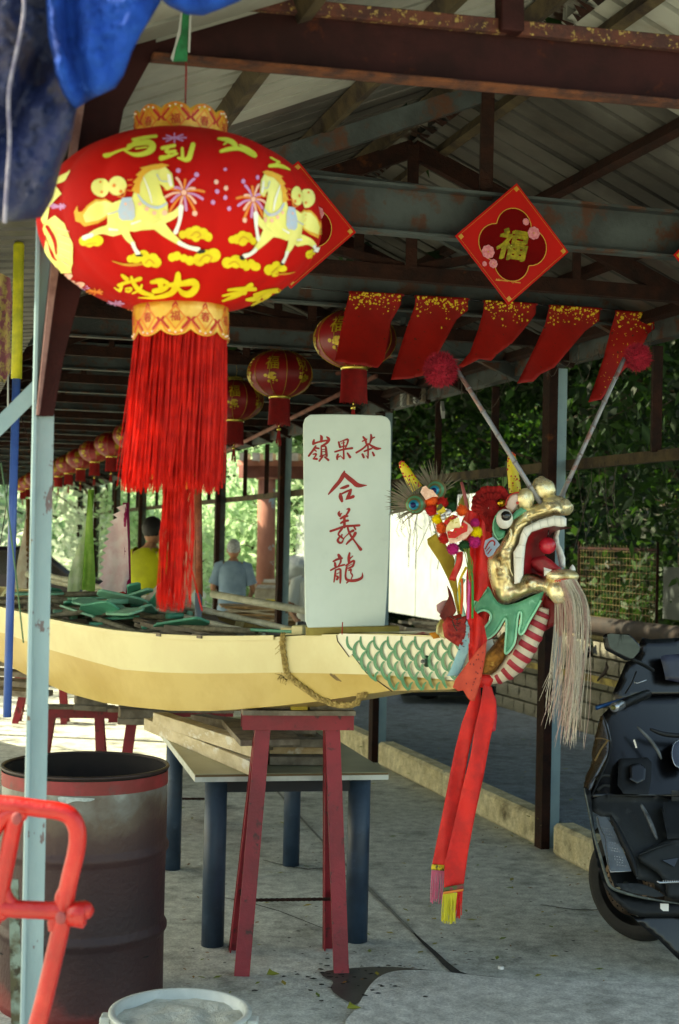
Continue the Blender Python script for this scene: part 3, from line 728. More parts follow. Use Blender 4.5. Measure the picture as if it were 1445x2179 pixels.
labs = ['green paddle with its blade raised at the near gunwale left of the grey pipe', 'pale green paddle lying beside the pink flag base', 'green paddle at the foot of the green furled flag', 'green paddle poking towards the pale blue post', 'dark green paddle beneath the bamboo poles by the pink flag', 'long green paddle lying flat just behind the bow block', 'green paddle half hidden under the furled green flag', 'green paddle crossing the heap near the coiled rope', 'pale paddle at the top of the heap']
A_ = math.atan2(.8, -.6); B_ = A_ + math.pi
spec = [(330, .45, B_ + .2, .16, .5, M_pad), (268, .3, A_ + .3, .10, .7, M_pad2), (190, .1, A_ - .2, .05, .6, M_pad), (150, .3, B_ + .4, .06, .5, M_pad), (235, .5, B_ - .1, .05, .6, M_pad2),
        (540, .35, B_ + .1, .03, .7, M_pad), (205, .5, A_, .1, .5, M_pad2), (175, .55, B_, .12, .5, M_pad), (300, -.1, A_ - .3, .02, .6, M_pad)]
for (px, sd, yw, pt_, L_, m), lb in zip(spec, labs): paddle(px, sd, yw, pt_, L_, m, lb, dz=rnd.uniform(0, .05))
rp_ = random.Random(17)
for i in range(13):
    px = rp_.uniform(118, 345); paddle(px, rp_.uniform(-.15, .3), (A_ if i % 2 else B_) + rp_.gauss(0, .6), rp_.uniform(-.1, .45), .2, (M_pad, M_pad2)[i % 3 == 0], 'short green paddle jammed in the heap between the pale post and the pink flag', dz=rp_.uniform(.0, .07))
M_bamboo = mat('bleached_bamboo', 'e0dfcc', 'c6c4aa', scale=12, rough=.6, stretch=(1, 1, 1))
def pole(name, a, b, r, m, label, cat='pole', group=None, nodes=0):
    t = thing(name, a, label, cat, group); q = MB()
    if nodes:
        pth = []; rr = []
        for i in range(nodes * 3 + 1):
            f = i / (nodes * 3); pth.append(Vector(a).lerp(Vector(b), f)); rr.append(r * (1.18 if i % 3 == 0 else 1) * (1 - .25 * f))
        q.tube(pth, rr, 8)
    else: q.tube([a, b], r, 8)
    q.obj('shaft', m, t); return t
pole('bamboo_pole', P(105, 1226, 8.4), P(640, 1344, 5.9), .017, M_bamboo, 'upper bleached bamboo pole lying along the boat', group='bamboo poles in the boat', nodes=10)
pole('bamboo_pole', P(180, 1262, 7.3), P(560, 1352, 5.75), .014, M_bamboo, 'lower bleached bamboo pole ending near the far gunwale', group='bamboo poles in the boat', nodes=9)
pole('bamboo_pole', P(60, 1222, 9.2), P(360, 1300, 7.0), .02, M_bamboo, 'bamboo pole behind the green furled flag', group='bamboo poles in the boat', nodes=8)
pole('handrail', P(452, 1264, 8.5), P(735, 1315, 7.6), .022, M_bamboo, 'pale level rail behind the boat crossing in front of the grey haired man', 'rail')
# heap of dark odds in the boat
M_dark = mat('dark_rag', '23221f', '3b3a34', scale=14, rough=.95)
jk = MB()
for i in range(60):
    p, t = onboat(rnd.uniform(110, 580), rnd.uniform(-.4, .3), rnd.uniform(-.07, .0)); a = 2.2 + rnd.gauss(0, .35)
    jk.bar(p, p + Vector((math.cos(a) * .35, math.sin(a) * .35, rnd.uniform(-.01, .06))), rnd.uniform(.04, .09), .018)
jk.obj('loose_slats', M_wood, label='loose grey slats jumbled on the boat floor', kind='stuff')
# flags
def flagshape(name, outline, Y, mc, label, foldf, amp, step=7, slope=0.0, x0=0):
    q = MB(); vs, fs, ds = fill(outline, step)
    def f(x, y): 
        yy = (y - 1000) / 300
        return P(x, y, Y + slope * (x - x0) + amp * (math.sin(x * foldf + yy * 1.3 + math.sin(y * .02)) + .5 * noise.noise(Vector((x * .03, y * .015, 0)))))
    q.add([f(x, y) for x, y in vs], fs, True); return q
def clothmat(name, a, b, **k): return mat(name, a, b, scale=14, rough=.6, trans=.35, bump=.15, bscale=200, **k)
M_fgreen = clothmat('pale_green_silk', 'e2f2d2', 'c6e0ac'); M_fgreen2 = clothmat('bright_green_silk', 'a8d464', '8cc04c')
M_fpink = clothmat('pale_pink_silk', 'f2dde0', 'e8c6cc'); M_fwhite = clothmat('cream_silk', 'e9e2d2', 'dccbb8'); M_fbrown = clothmat('brown_silk', '9a6a38', '7c4f28')
M_pvc = mat('grey_pvc', '5d6a78', rough=.4)
def flag(outl, Y, m, label, pole_a, pole_b, mp, extra=None, fold=.25, amp=.012, pr=.016, group='furled team flags standing in the boat'):
    t = thing('furled_flag', P(pole_b[0], pole_b[1], Y), label, 'flag', group)
    flagshape('cloth', outl, Y, m, label, fold, amp).obj('cloth', m, t)
    if extra:
        for ol, mm in extra: flagshape('c', ol, Y - .03, mm, '', fold * 1.4, amp).obj('cloth_fold', mm, t)
    q = MB(); q.tube([P(*pole_a, Y), P(*pole_b, Y)], pr, 8); q.obj('sleeve', mp, t); return t
FY1 = 7.6
flag([(193, 1043), (186, 1090), (178, 1130), (160, 1180), (146, 1225), (141, 1275), (148, 1292), (156, 1310), (165, 1290), (176, 1270), (182, 1240), (190, 1150), (200, 1060)], FY1, M_fgreen,
     'pale green flag furled round a pole in the boat', (194, 1042), (176, 1310), M_fgreen2,
     [([(192, 1048), (184, 1120), (178, 1200), (176, 1265), (186, 1262), (195, 1285), (202, 1262), (203, 1230), (198, 1130), (196, 1060)], M_fgreen2)])
q = MB(); q.tube([P(177, 1255, FY1), P(174, 1318, FY1)], .02, 8); q.obj('pole', M_pvc, label='grey pipe foot of the pale green flag', cat='pipe')
sc = [(262, 1075)]
y = 1080; k = 0
left = []
while y < 1262:
    x = interp([(1075, 250), (1120, 228), (1180, 214), (1262, 208)], y); left += [(x, y), (x + 9 , y + 7)] ; y += 15; k += 1
flag([(268, 1072)] + left + [(212, 1262), (222, 1276), (240, 1310), (246, 1260), (262, 1258), (272, 1300), (276, 1262), (272, 1150)], 6.9, M_fpink,
     'pale pink flag with scalloped edge beside its magenta pole', (268, 1070), (273, 1278), mat('magenta_sleeve', 'a01556', '870f48', rough=.45), fold=.11, amp=.02)
q = MB(); q.tube([P(273, 1268, 6.9), P(275, 1332, 6.88)], .016, 8); q.obj('pole', M_pvc, label='grey pipe foot of the pink flag pole', cat='pipe')
M_fred = clothmat('red_cloth', 'b3201a', '8d1512')
q = flagshape('c', [(262, 1258), (250, 1262), (243, 1285), (252, 1318), (262, 1305), (268, 1262)], 6.85, M_fred, '', .3, .01); q.obj('cloth_remnant', M_fred, label='crumpled red cloth at the foot of the pink flag', cat='cloth')
flag([(418, 1020), (400, 1080), (392, 1150), (385, 1250), (392, 1268), (410, 1262), (424, 1240), (424, 1120)], 6.2, clothmat('peach_silk', 'd8a48c', 'c48a70'),
     'peach coloured flag wound with brown tape near the big tassel', (421, 1010), (424, 1270), mat('brown_tape', 'a0563a', '7d3d26', scale=20, rough=.5), fold=.2, amp=.01)
q = MB(); q.tube([P(423, 1262, 6.2), P(421, 1362, 6.17)], .0165, 8); q.obj('pole', M_pvc, label='grey pipe standing by the near gunwale', cat='pipe')
q = flagshape('c', [(343, 1236), (318, 1262), (285, 1298), (300, 1303), (345, 1306), (395, 1312), (418, 1300), (400, 1262), (380, 1240), (362, 1228)], 7.0, M_fwhite, '', .08, .05)
q.obj('draped_cloth', M_fwhite, label='cream cloth draped over the boat below the hanging tassel', cat='cloth')
flag([(58, 1075), (50, 1130), (38, 1190), (30, 1250), (30, 1285), (60, 1280), (64, 1200), (64, 1100)], 9.5, M_fwhite,
     'cream and grey furled flag far left beside the pale post', (60, 1062), (60, 1270), M_fbrown, fold=.3, amp=.02)
# sign board
sg = thing('name_board', P(736, 1335, sgY), 'tall white board with red brush characters standing on the bow', 'sign')
M_board = mat('white_board_paint', 'cfdcd4', 'c6d4cc', scale=3, rough=.5, col3='bccbc4', scale3=8, lo3=.6, hi3=.75, bump=.05, bscale=30)
ol = [(645, 920), (645, 903), (649, 890), (660, 882), (700, 881), (760, 882), (812, 884), (824, 888), (831, 897), (832, 910), (832, 1000), (829, 1150), (824, 1260), (819, 1332), (740, 1334), (655, 1336), (649, 1320), (647, 1150)]
no = Vector((.04, -1, 0)).normalized(); so_ = P(738, 1335, sgY)
def sgp(x, y, h=0): return PP(x, y, so_, no) + no * h
q = MB(); q.prism([sgp(x, y) for x, y in ol], -no * .022); q.obj('board', M_board, sg, bevel=.003)
M_red = mat('red_brush_paint', 'a3140f', '8c100c', scale=30, rough=.5)
def z1(l): return [(x / 8.5 + 650, y / 8.5 + 915) for x, y in l]
def z2(l): return [(x / 14.45 + 690, y / 14.45 + 995) for x, y in l]
def z3(l): return [(x / 14.45 + 690, y / 14.45 + 1120) for x, y in l]
chars = [
 [(z1([(275, 100), (295, 130), (285, 210)]), [3, 7, 5]), (z1([(155, 180), (145, 215), (135, 255)]), [4, 6, 4]), (z1([(140, 255), (220, 220), (380, 190)]), [5, 4, 4]), (z1([(385, 125), (425, 160), (415, 205), (370, 250), (285, 290)]), [3, 7, 6, 5, 3]),
  (z1([(185, 290), (150, 350), (60, 470)]), [4, 5, 4.4]), (z1([(170, 320), (240, 335)]), [4, 4]), (z1([(165, 360), (195, 385)]), [4, 3]), (z1([(140, 440), (210, 425), (160, 500)]), [3, 4, 3]), (z1([(145, 520), (205, 525)]), [4, 5]),
  (z1([(285, 310), (290, 400), (285, 480)]), [3, 4, 5]), (z1([(300, 300), (370, 285), (375, 400), (385, 470)]), [3, 4, 6, 5]), (z1([(300, 355), (345, 350)]), [2, 2]), (z1([(300, 395), (345, 390)]), [2, 2]), (z1([(260, 475), (350, 450)]), [3, 3]), (z1([(310, 480), (250, 560)]), [4, 4]), (z1([(350, 490), (415, 545)]), [4, 5])],
 [(z1([(600, 220), (625, 310)]), [4, 5]), (z1([(600, 225), (700, 185), (775, 160), (765, 230), (725, 320)]), [2, 3, 5, 4, 3]), (z1([(650, 240), (710, 225)]), [2, 2]), (z1([(640, 310), (730, 285)]), [3, 3]), (z1([(535, 395), (680, 350), (845, 330)]), [4, 4, 5]), (z1([(690, 200), (690, 400), (695, 520)]), [3, 4, 4]), (z1([(690, 525), (625, 460)]), [3, 1]),
  (z1([(590, 440), (570, 490), (575, 530)]), [4, 5, 4]), (z1([(760, 420), (805, 490)]), [4, 6]), (z1([(600, 490), (635, 465)]), [3, 1.5])],
 [(z1([(1045, 125), (1090, 180), (1100, 260)]), [4, 6, 3]), (z1([(1030, 205), (1110, 165)]), [3, 3]), (z1([(1185, 85), (1195, 150), (1165, 240)]), [4, 6, 3]), (z1([(1180, 165), (1250, 130)]), [4, 3]), (z1([(1120, 260), (1040, 340), (920, 410)]), [4, 4, 4.5]), (z1([(1130, 245), (1200, 290), (1280, 340), (1360, 335)]), [3, 5, 7.5, 3]),
  (z1([(1130, 280), (1135, 400), (1130, 510)]), [3.5, 4, 3]), (z1([(1065, 385), (1200, 335)]), [4, 4]), (z1([(1030, 440), (1055, 495)]), [5, 5]), (z1([(1215, 405), (1240, 460)]), [4, 5]), (z1([(1130, 510), (1095, 460)]), [3, 1])],
 [(z2([(620, 110), (590, 230), (480, 420), (300, 620), (130, 820)]), [3, 10, 8, 8, 3]), (z2([(620, 200), (740, 320), (900, 440), (1020, 560), (1310, 545)]), [8, 10, 10, 11, 1.5]), (z2([(500, 640), (600, 615), (735, 560)]), [3, 7, 6]), (z2([(490, 800), (500, 900), (545, 1030)]), [4, 10, 6]), (z2([(530, 810), (680, 735), (820, 680)]), [4, 4.5, 4]), (z2([(820, 680), (780, 800), (720, 930), (665, 985)]), [5, 7.5, 7, 2]), (z2([(700, 960), (800, 930), (890, 890)]), [4, 6, 7])],
 [(z2([(470, 1340), (440, 1410), (480, 1480)]), [2, 7, 6]), (z2([(510, 1430), (550, 1395)]), [4, 1]), (z2([(690, 1280), (780, 1260), (740, 1370), (650, 1490)]), [2, 6, 5, 3]), (z2([(500, 1570), (600, 1510), (720, 1490)]), [4, 6, 4]), (z2([(510, 1710), (620, 1640), (730, 1630)]), [4, 6, 5]), (z2([(620, 1490), (620, 1650), (620, 1830)]), [5, 6, 6]),
  (z3([(190, 150), (380, 90), (620, -5), (850, -15), (1080, -30)]), [5, 5, 5, 5, 5]), (z3([(560, 60), (500, 130), (440, 210), (430, 260), (520, 330), (590, 380)]), [4, 5, 4, 4, 5, 3]), (z3([(545, 250), (530, 330)]), [3, 3]), (z3([(460, 340), (400, 440), (480, 520), (560, 490), (590, 380), (730, 230)]), [4, 6, 5, 4, 2.5, 1.5]),
  (z3([(720, 20), (740, 130), (810, 280), (900, 410), (1010, 560), (1120, 710)]), [4, 4.5, 5, 4, 4, 7]), (z3([(890, 130), (790, 180), (730, 240), (640, 340)]), [6, 4, 2.5, 1]), (z3([(955, 210), (920, 290), (840, 390), (740, 480), (680, 550)]), [7, 6, 5, 5, 3.5]), (z3([(920, 20), (960, 90)]), [4, 4])],
 [(z3([(440, 880), (480, 950)]), [6, 8]), (z3([(280, 1080), (400, 1010), (540, 980)]), [4, 5, 5]), (z3([(330, 1130), (340, 1210)]), [5, 6]), (z3([(510, 1030), (510, 1090), (460, 1180), (400, 1250)]), [4, 4.5, 3, 2]), (z3([(200, 1350), (400, 1240), (620, 1180)]), [4, 4, 4]), (z3([(350, 1340), (330, 1500), (300, 1710)]), [4, 4.5, 3]), (z3([(350, 1350), (500, 1290), (500, 1450), (500, 1600), (490, 1740)]), [3, 5, 5, 5, 3.5]),
  (z3([(370, 1470), (450, 1430)]), [2, 2]), (z3([(360, 1520), (430, 1560), (390, 1630)]), [3, 6, 5]), (z3([(780, 820), (750, 950), (760, 1110)]), [4, 6, 6]), (z3([(770, 1010), (880, 910)]), [4, 2]), (z3([(670, 1210), (800, 1110), (930, 1040), (910, 1150), (880, 1230), (740, 1290)]), [4, 4, 5, 4.5, 5, 3]), (z3([(700, 1240), (850, 1160)]), [1.5, 1.5]),
  (z3([(690, 1270), (660, 1400), (650, 1560), (690, 1650), (850, 1680), (1040, 1650), (1180, 1570), (1170, 1420)]), [5, 4, 4.5, 6, 6.5, 6.5, 5.5, 1]), (z3([(760, 1350), (840, 1310), (800, 1430), (880, 1500), (830, 1610)]), [4, 4, 3, 3.5, 2.5]), (z3([(690, 1740), (760, 1680)]), [3, 3])]]
for chs in chars:
    q = MB(); strokes(q, chs, sgp, .0012); q.obj('painted_character', M_red, sg)
inc = thing('incense_stick', P(728, 1352, 5.15), 'thin red incense stick in front of the white board', 'incense stick')
q = MB(); q.tube([P(728, 1350, 5.15), P(729, 1324, 5.15)], .0022, 5); q.obj('stick', M_red, inc)
# ============================================================ dragon head
def z5(l): return [(1020 + a[0] / 6.283, 1000 + a[1] / 6.283) + tuple(a[2:]) for a in l]
def z6(l): return [(900 + a[0] / 4.014, 1230 + a[1] / 4.014) + tuple(a[2:]) for a in l]
def z4(l): return [(820 + a[0] / 5.558, 1030 + a[1] / 5.558) + tuple(a[2:]) for a in l]
def zb(l): return [(780 + a[0] / 2.779, 940 + a[1] / 2.779) + tuple(a[2:]) for a in l]
def zr(l): return [(700 + a[0] / 1.94, 1400 + a[1] / 1.94) + tuple(a[2:]) for a in l]
HF = Vector((.88, -.47, 0)).normalized(); HN = Vector((HF.y, -HF.x, 0))          # forward, towards the viewer's side
HO = P(1120, 1200, 4.72)
PXM = 4.72 / FPX
def hp(x, y, s=0.0): return PP(x, y, HO + HN * s, HN)
def hfn(s0=0.0):
    def f(x, y, h):
        return hp(x, y, s0 + h) if h >= 0 else hp(x, y, s0) + HN * h
    return f
M_gold = mat('gold_leaf', 'f4e8c0', 'e2d098', scale=18, rough=.22, metal=.65, col3='6a4a18', scale3=14, lo3=.54, hi3=.7, bump=.5, bscale=25, rough2=.4)
M_white = mat('white_enamel', 'e6e6df', 'd8d8d0', scale=9, rough=.35)
M_mouth = mat('mouth_red', '8e0f16', '6e0a10', scale=8, rough=.4)
M_tongue = mat('tongue_red', 'a5202a', '8a1820', scale=30, rough=.5)
M_green = mat('mane_green', '5fa883', '3f8a68', scale=12, rough=.5, col3='84c4a4', scale3=20, lo3=.6, hi3=.7)
M_mint = mat('mint_edge', '9edcb8', '86cca6', scale=12, rough=.5)
M_dred = mat('dark_red_paint', '8e1016', '740b10', scale=9, rough=.5)
M_horn = mat('yellow_horn', 'd8c422', 'c4ae18', scale=20, rough=.4)
M_spot = mat('red_spot', 'b5281c', rough=.5)
M_black = mat('black_gloss', '0a0a0a', rough=.12, coat=.5)
dh = thing('dragon_figurehead', hp(1120, 1330), 'gold faced dragon figurehead with gaping mouth, striped throat and long beard', 'figurehead')
# --- gold mass
gold = [(560, 420), (640, 480), (700, 470), (800, 440), (880, 385), (960, 375), (1060, 400), (1120, 450), (1150, 520), (1140, 580), (1120, 615), (1000, 615), (800, 670), (650, 750), (575, 850), (540, 980),
        (480, 1100), (470, 1300), (475, 1480), (540, 1500), (600, 1400), (680, 1380), (760, 1395), (830, 1440), (900, 1430), (980, 1380), (1080, 1340), (1160, 1350), (1200, 1420), (1210, 1500), (1190, 1600),
        (1130, 1700), (1050, 1750), (980, 1740), (900, 1680), (780, 1640), (640, 1680), (500, 1750), (350, 1805), (250, 1770), (190, 1650), (130, 1450), (105, 1300), (120, 1170), (200, 1100), (270, 1010),
        (320, 920), (400, 800), (430, 700), (470, 600), (500, 520)]
q = MB(); gp = z5(smooth2(gold, True, 1)); inflate(q, gp, hfn(), .085, 4.5, rad=17, both=True, nzf=.09, nz=.012); q.obj('gold_face', M_gold, dh)
# folds on the cheek
for pts in ([(420, 780), (430, 900), (380, 1000), (300, 1100), (290, 1180)], [(330, 1230), (340, 1350), (420, 1450)], [(250, 1200), (270, 1330), (340, 1480)], [(400, 1180), (400, 1300), (450, 1420)], [(640, 700), (520, 760), (470, 880), (430, 1000)], [(620, 640), (760, 590), (920, 540), (1050, 520)]):
    q = MB(); q.tube([hp(x, y, .082) for x, y in z5(smooth2(pts, it=2))], [.0015 + .006 * math.sin(math.pi * min(1, (i + .5) / (len(pts) * 4 - 5))) for i in range(len(z5(smooth2(pts, it=2))))], 8); q.obj('cheek_fold', M_gold, dh)
q = MB()
for cx_, cy_, rx, rz_, s_ in ((620, 395, 112, 150, .06), (860, 270, 165, 165, .0), (830, 190, 110, 105, .0)): 
    c = hp(*z5([(cx_, cy_)])[0], s_); k = PXM / 6.283; q.ell(c, (rx * k, rx * k * .9, rz_ * k), 20, 14, nz=.12, ns=2)
q.obj('brow_lump', M_gold, dh)
q = MB(); c = hp(*z5([(1120, 495)])[0], .0); k = PXM / 6.283; q.ell(c, (130 * k, 160 * k, 118 * k), 20, 14, nz=.2, ns=2); c = hp(*z5([(1000, 440)])[0], .0); q.ell(c, (190 * k, 170 * k, 105 * k), 20, 12, nz=.2, ns=2); q.obj('nose', M_gold, dh)
q = MB(); c = hp(*z5([(1075, 1620)])[0], .07); q.ell(c, (165 * k, 150 * k, 165 * k), 20, 14, nz=.1, ns=2); c = hp(*z5([(1110, 1425)])[0], .05); q.ell(c, (215 * k, 170 * k, 100 * k), 20, 12, nz=.1, ns=2); q.obj('chin', M_gold, dh)
# --- mouth liner, tongue, ball
ln = z5([(1080, 765), (1000, 755), (850, 785), (700, 835), (655, 905), (625, 1000), (605, 1200), (595, 1395), (700, 1375), (790, 1400), (850, 1440), (960, 1400)])
q = MB(); A = [hp(x, y, .088) for x, y in ln]; B = [a - HN * .19 for a in A]; q.strip(A, B); q.obj('mouth_lining', M_mouth, dh)
band = z5([(1165, 645), (1165, 750), (1090, 762), (1000, 748), (850, 780), (700, 830), (650, 900), (620, 1000), (602, 1200), (590, 1400), (540, 1510), (470, 1525), (462, 1300), (455, 1100), (530, 980), (555, 860), (600, 770), (800, 670), (1000, 610), (1090, 615)])
q = MB(); inflate(q, band, lambda x, y, h: hp(x, y, .085 + h), .012, 4, rad=3); q.obj('upper_teeth', M_white, dh)
q = MB()
for a, b in (((700, 690), (720, 830)), ((800, 660), (825, 790)), ((900, 630), (925, 765)), ((1000, 605), (1015, 750)), ((1085, 612), (1095, 760)), ((590, 830), (650, 905)), ((520, 1000), (620, 1010)), ((460, 1170), (605, 1180))):
    (x0, y0), (x1, y1) = z5([a, b]); q.tube([hp(x0, y0, .0985), hp(x1, y1, .0985)], .0009, 4)
q.obj('tooth_gap', mat('tooth_gap_grey', 'c4c5be', rough=.6), dh)
fb2 = z5([(1095, 770), (1165, 740), (1080, 800), (1060, 890), (1075, 1000), (1110, 1060), (1150, 1180), (1150, 1310), (1070, 1290), (1050, 1180), (1030, 1090), (995, 1000), (990, 900), (1020, 800)])
q = MB(); inflate(q, fb2, lambda x, y, h: hp(x, y, -.09 + h), .01, 4, rad=3); q.obj('far_teeth', M_white, dh)
tg = z5([(640, 1210), (760, 1160), (870, 1145), (960, 1200), (1060, 1290), (1110, 1310), (1050, 1350), (980, 1370), (900, 1380), (870, 1420), (760, 1360), (680, 1280)])
q = MB(); inflate(q, tg, hfn(.01), .02, 4, rad=9); q.obj('tongue', M_tongue, dh)
q = MB(); q.ell(hp(*z5([(912, 1012)])[0], .01), 114 * k, 20, 14, nz=.03, ns=6); q.obj('red_ball', mat('red_ball_paint', 'c4283a', 'a81c2c', scale=30, rough=.25, col3='e06a70', scale3=60, lo3=.66, hi3=.7), dh)
q = MB(); q.tube([hp(*z5([(930, 780)])[0], .01), hp(*z5([(915, 910)])[0], .01)], .002, 5); q.obj('ball_wire', M_black, dh)
for pts, s_ in (([(860, 1305), (975, 1335), (870, 1430)], .08), ([(1200, 1320), (1240, 1255), (1290, 1330)], -.06)):
    q = MB(); a, b, c = [hp(x, y, s_) for x, y in z5(pts)]; cc = (a + b + c) / 3
    if s_ > 0: q.add([hp(*z5([(862, 1302)])[0], s_), hp(*z5([(975, 1335)])[0], s_), hp(*z5([(900, 1395)])[0], s_), hp(*z5([(865, 1430)])[0], s_), cc + HN * .012], [(0, 1, 4), (1, 2, 4), (2, 3, 4), (3, 0, 4)], False)
    else: q.lathe([(.011, 0), (.009, .008), (.004, .016), (0, .02)], (a + c) / 2 - UP * .004, 10)
    q.obj('fang', M_white, dh)
# lip with row of beard knots
q = MB()
for i in range(12):
    x = 965 + i * 29; y = 1500 - 40 * math.sin(i / 11 * 1.6); q.ell(hp(*z5([(x, y)])[0], .115 - .012 * abs(i - 4) ), .0045, 8, 6)
q.obj('beard_knots', mat('salmon_knot', 'd05a44', rough=.6), dh)
# --- eye
q = MB(); q.ell(hp(*z5([(338, 655)])[0], .108), (112 * k, .03, 132 * k), 20, 14); q.obj('eyeball', M_white, dh)
q = MB(); q.ell(hp(*z5([(358, 615)])[0], .132), (70 * k, .014, 66 * k), 18, 12); q.obj('pupil', M_black, dh)
q = MB(); inflate(q, z5([(330, 520), (260, 545), (205, 620), (178, 700), (172, 800), (200, 900), (260, 945), (330, 900), (350, 820), (280, 790), (252, 700), (250, 610), (300, 545)]), hfn(.075), .018, 4, rad=5); q.obj('eyelid', M_green, dh)
q = MB(); q.tube([hp(x, y, .094) for x, y in z5(smooth2([(325, 525), (255, 560), (190, 680), (180, 820), (255, 938)], it=2))], .002, 5); q.obj('lid_edge', M_mint, dh)
q = MB(); inflate(q, z5([(425, 640), (470, 560), (560, 500), (640, 540), (560, 600), (500, 640), (430, 690)]), hfn(.085), .008, 4, rad=3); q.obj('brow_green', M_green, dh)
q = MB(); inflate(q, z5([(350, 490), (370, 400), (430, 320), (520, 305), (545, 360), (530, 460), (480, 540), (440, 570), (380, 530)]), hfn(.06), .02, 4, rad=6); q.obj('ear_disc', mat('pinkish_white', 'd8c4bc', 'c9b0a8', scale=8, rough=.4), dh)
q = MB(); q.tube([hp(x, y, .075) for x, y in z5(smooth2([(350, 480), (370, 390), (430, 315), (530, 298)], it=2))], .0025, 6); q.ell(hp(*z5([(512, 440)])[0], .085), (.005, .003, .005)); q.obj('ear_rim', M_spot, dh)
q = MB(); q.ell(hp(*z5([(295, 440)])[0], .06), 62 * k, 18, 12); q.obj('gold_ball', mat('gold_ball_metal', 'b08a2c', rough=.12, metal=1), dh)
# --- collar / mane
col_ = z6([(560, 60), (620, 190), (690, 235), (800, 215), (900, 170), (1000, 125), (1040, 110), (1010, 190), (950, 300), (900, 380), (870, 450), (840, 490), (815, 460), (840, 380), (845, 290), (815, 290), (800, 420), (790, 540), (760, 600), (700, 665), (705, 560), (715, 440), (712, 330),
           (680, 370), (650, 430), (600, 490), (540, 525), (440, 530), (455, 490), (510, 440), (560, 390), (590, 330), (570, 290), (520, 270), (470, 290), (425, 330), (415, 270), (430, 210), (500, 150), (540, 100)])
cs = smooth2(col_, True, 1)
q = MB(); inflate(q, cs, lambda x, y, h: hp(x, y, .07 + h), .016, 5, rad=6); q.obj('mane_collar', M_green, dh)
q = MB(); q.tube([hp(x, y, .079) for x, y in smooth2(col_[7:], False, 2)], .0042, 6); q.obj('collar_edge', M_mint, dh)
q = MB(); inflate(q, [(x + 4, y + 3) for x, y in cs], lambda x, y, h: hp(x, y, .035) + HN * (h if h > 0 else h), .016, 6, rad=5); q.obj('collar_backing', M_dred, dh)
q = MB(); inflate(q, z6([(1040, 110), (1100, 180), (1290, 170), (1260, 320), (1230, 420), (1165, 510), (1140, 470), (1130, 400), (1050, 450), (1040, 380), (900, 520), (880, 480), (1000, 250)]), hfn(-.03), .02, 5, rad=6); q.obj('throat_cloth', M_dred, dh)
# --- striped throat
nk = [(490, 868, 14), (560, 872, 28), (640, 850, 46), (720, 795, 66), (790, 715, 78), (850, 620, 82), (905, 520, 80), (955, 420, 75), (1000, 320, 62), (1020, 250, 50)]
nks = smooth2(nk, it=2); kk = PXM / 4.014
cen = [hp(*z6([(a[0], a[1])])[0], .0) for a in nks]; rad = [a[2] * kk * 1.22 for a in nks]
q = MB(); q.tube(cen, rad, 18); q.obj('throat', mat('throat_cream', 'd8cab4', 'c8b8a0', scale=14, rough=.5), dh)
M_stripe = mat('throat_red_stripe', 'b02a3a', '9a2030', scale=20, rough=.5)
N_ = len(cen); 
for i in range(10):
    f = .06 + i * .091; j = f * (N_ - 1); q = MB(); seg = []
    for e in (-.024, -.012, 0, .012, .024):
        x = (f + e) * (N_ - 1); a = max(0, min(N_ - 2, int(x))); fr = x - a; seg.append((cen[a].lerp(cen[a + 1], fr), rad[a] * (1 - fr) + rad[a + 1] * fr))
    t = (seg[-1][0] - seg[0][0]).normalized(); s_ = t.cross(HN).normalized(); rows = []
    for (p, r), bulge in zip(seg, (0, .8, 1, .8, 0)):
        rows.append([p + (HN * math.cos(a) + s_ * math.sin(a)) * (r + .0005 + .003 * bulge) + t * (.006 * math.cos(a * 1.0)) for a in [(-0.3 + 2.3 * m / 12) for m in range(13)]])
    q.grid(rows); q.obj('throat_stripe', M_stripe, dh)
q = MB(); inflate(q, z6([(500, 740), (530, 660), (600, 570), (690, 460), (760, 480), (730, 600), (690, 720), (630, 800), (560, 840), (500, 845)]), hfn(.0), .045, 5, rad=10, nzf=.3, nz=.01); q.obj('gilded_chest', mat('dull_gilding', '9a6a2c', '6b441a', scale=20, rough=.4, metal=.6, col3='c89a4a', scale3=30, lo3=.55, hi3=.7, bump=.8, bscale=60), dh)
q = MB(); inflate(q, z6([(380, 560), (500, 560), (560, 640), (520, 760), (500, 860), (440, 880), (300, 880), (270, 700)]), hfn(-.03), .05, 6, rad=10); q.obj('neck_socket', M_dred, dh)
q = MB(); q.bar(BT + BU * .05 + UP * 1.235, hp(1035, 1375, -.01), .12, .14, h2=.1, w2=.09); q.obj('neck_block', M_scalebase, dh)
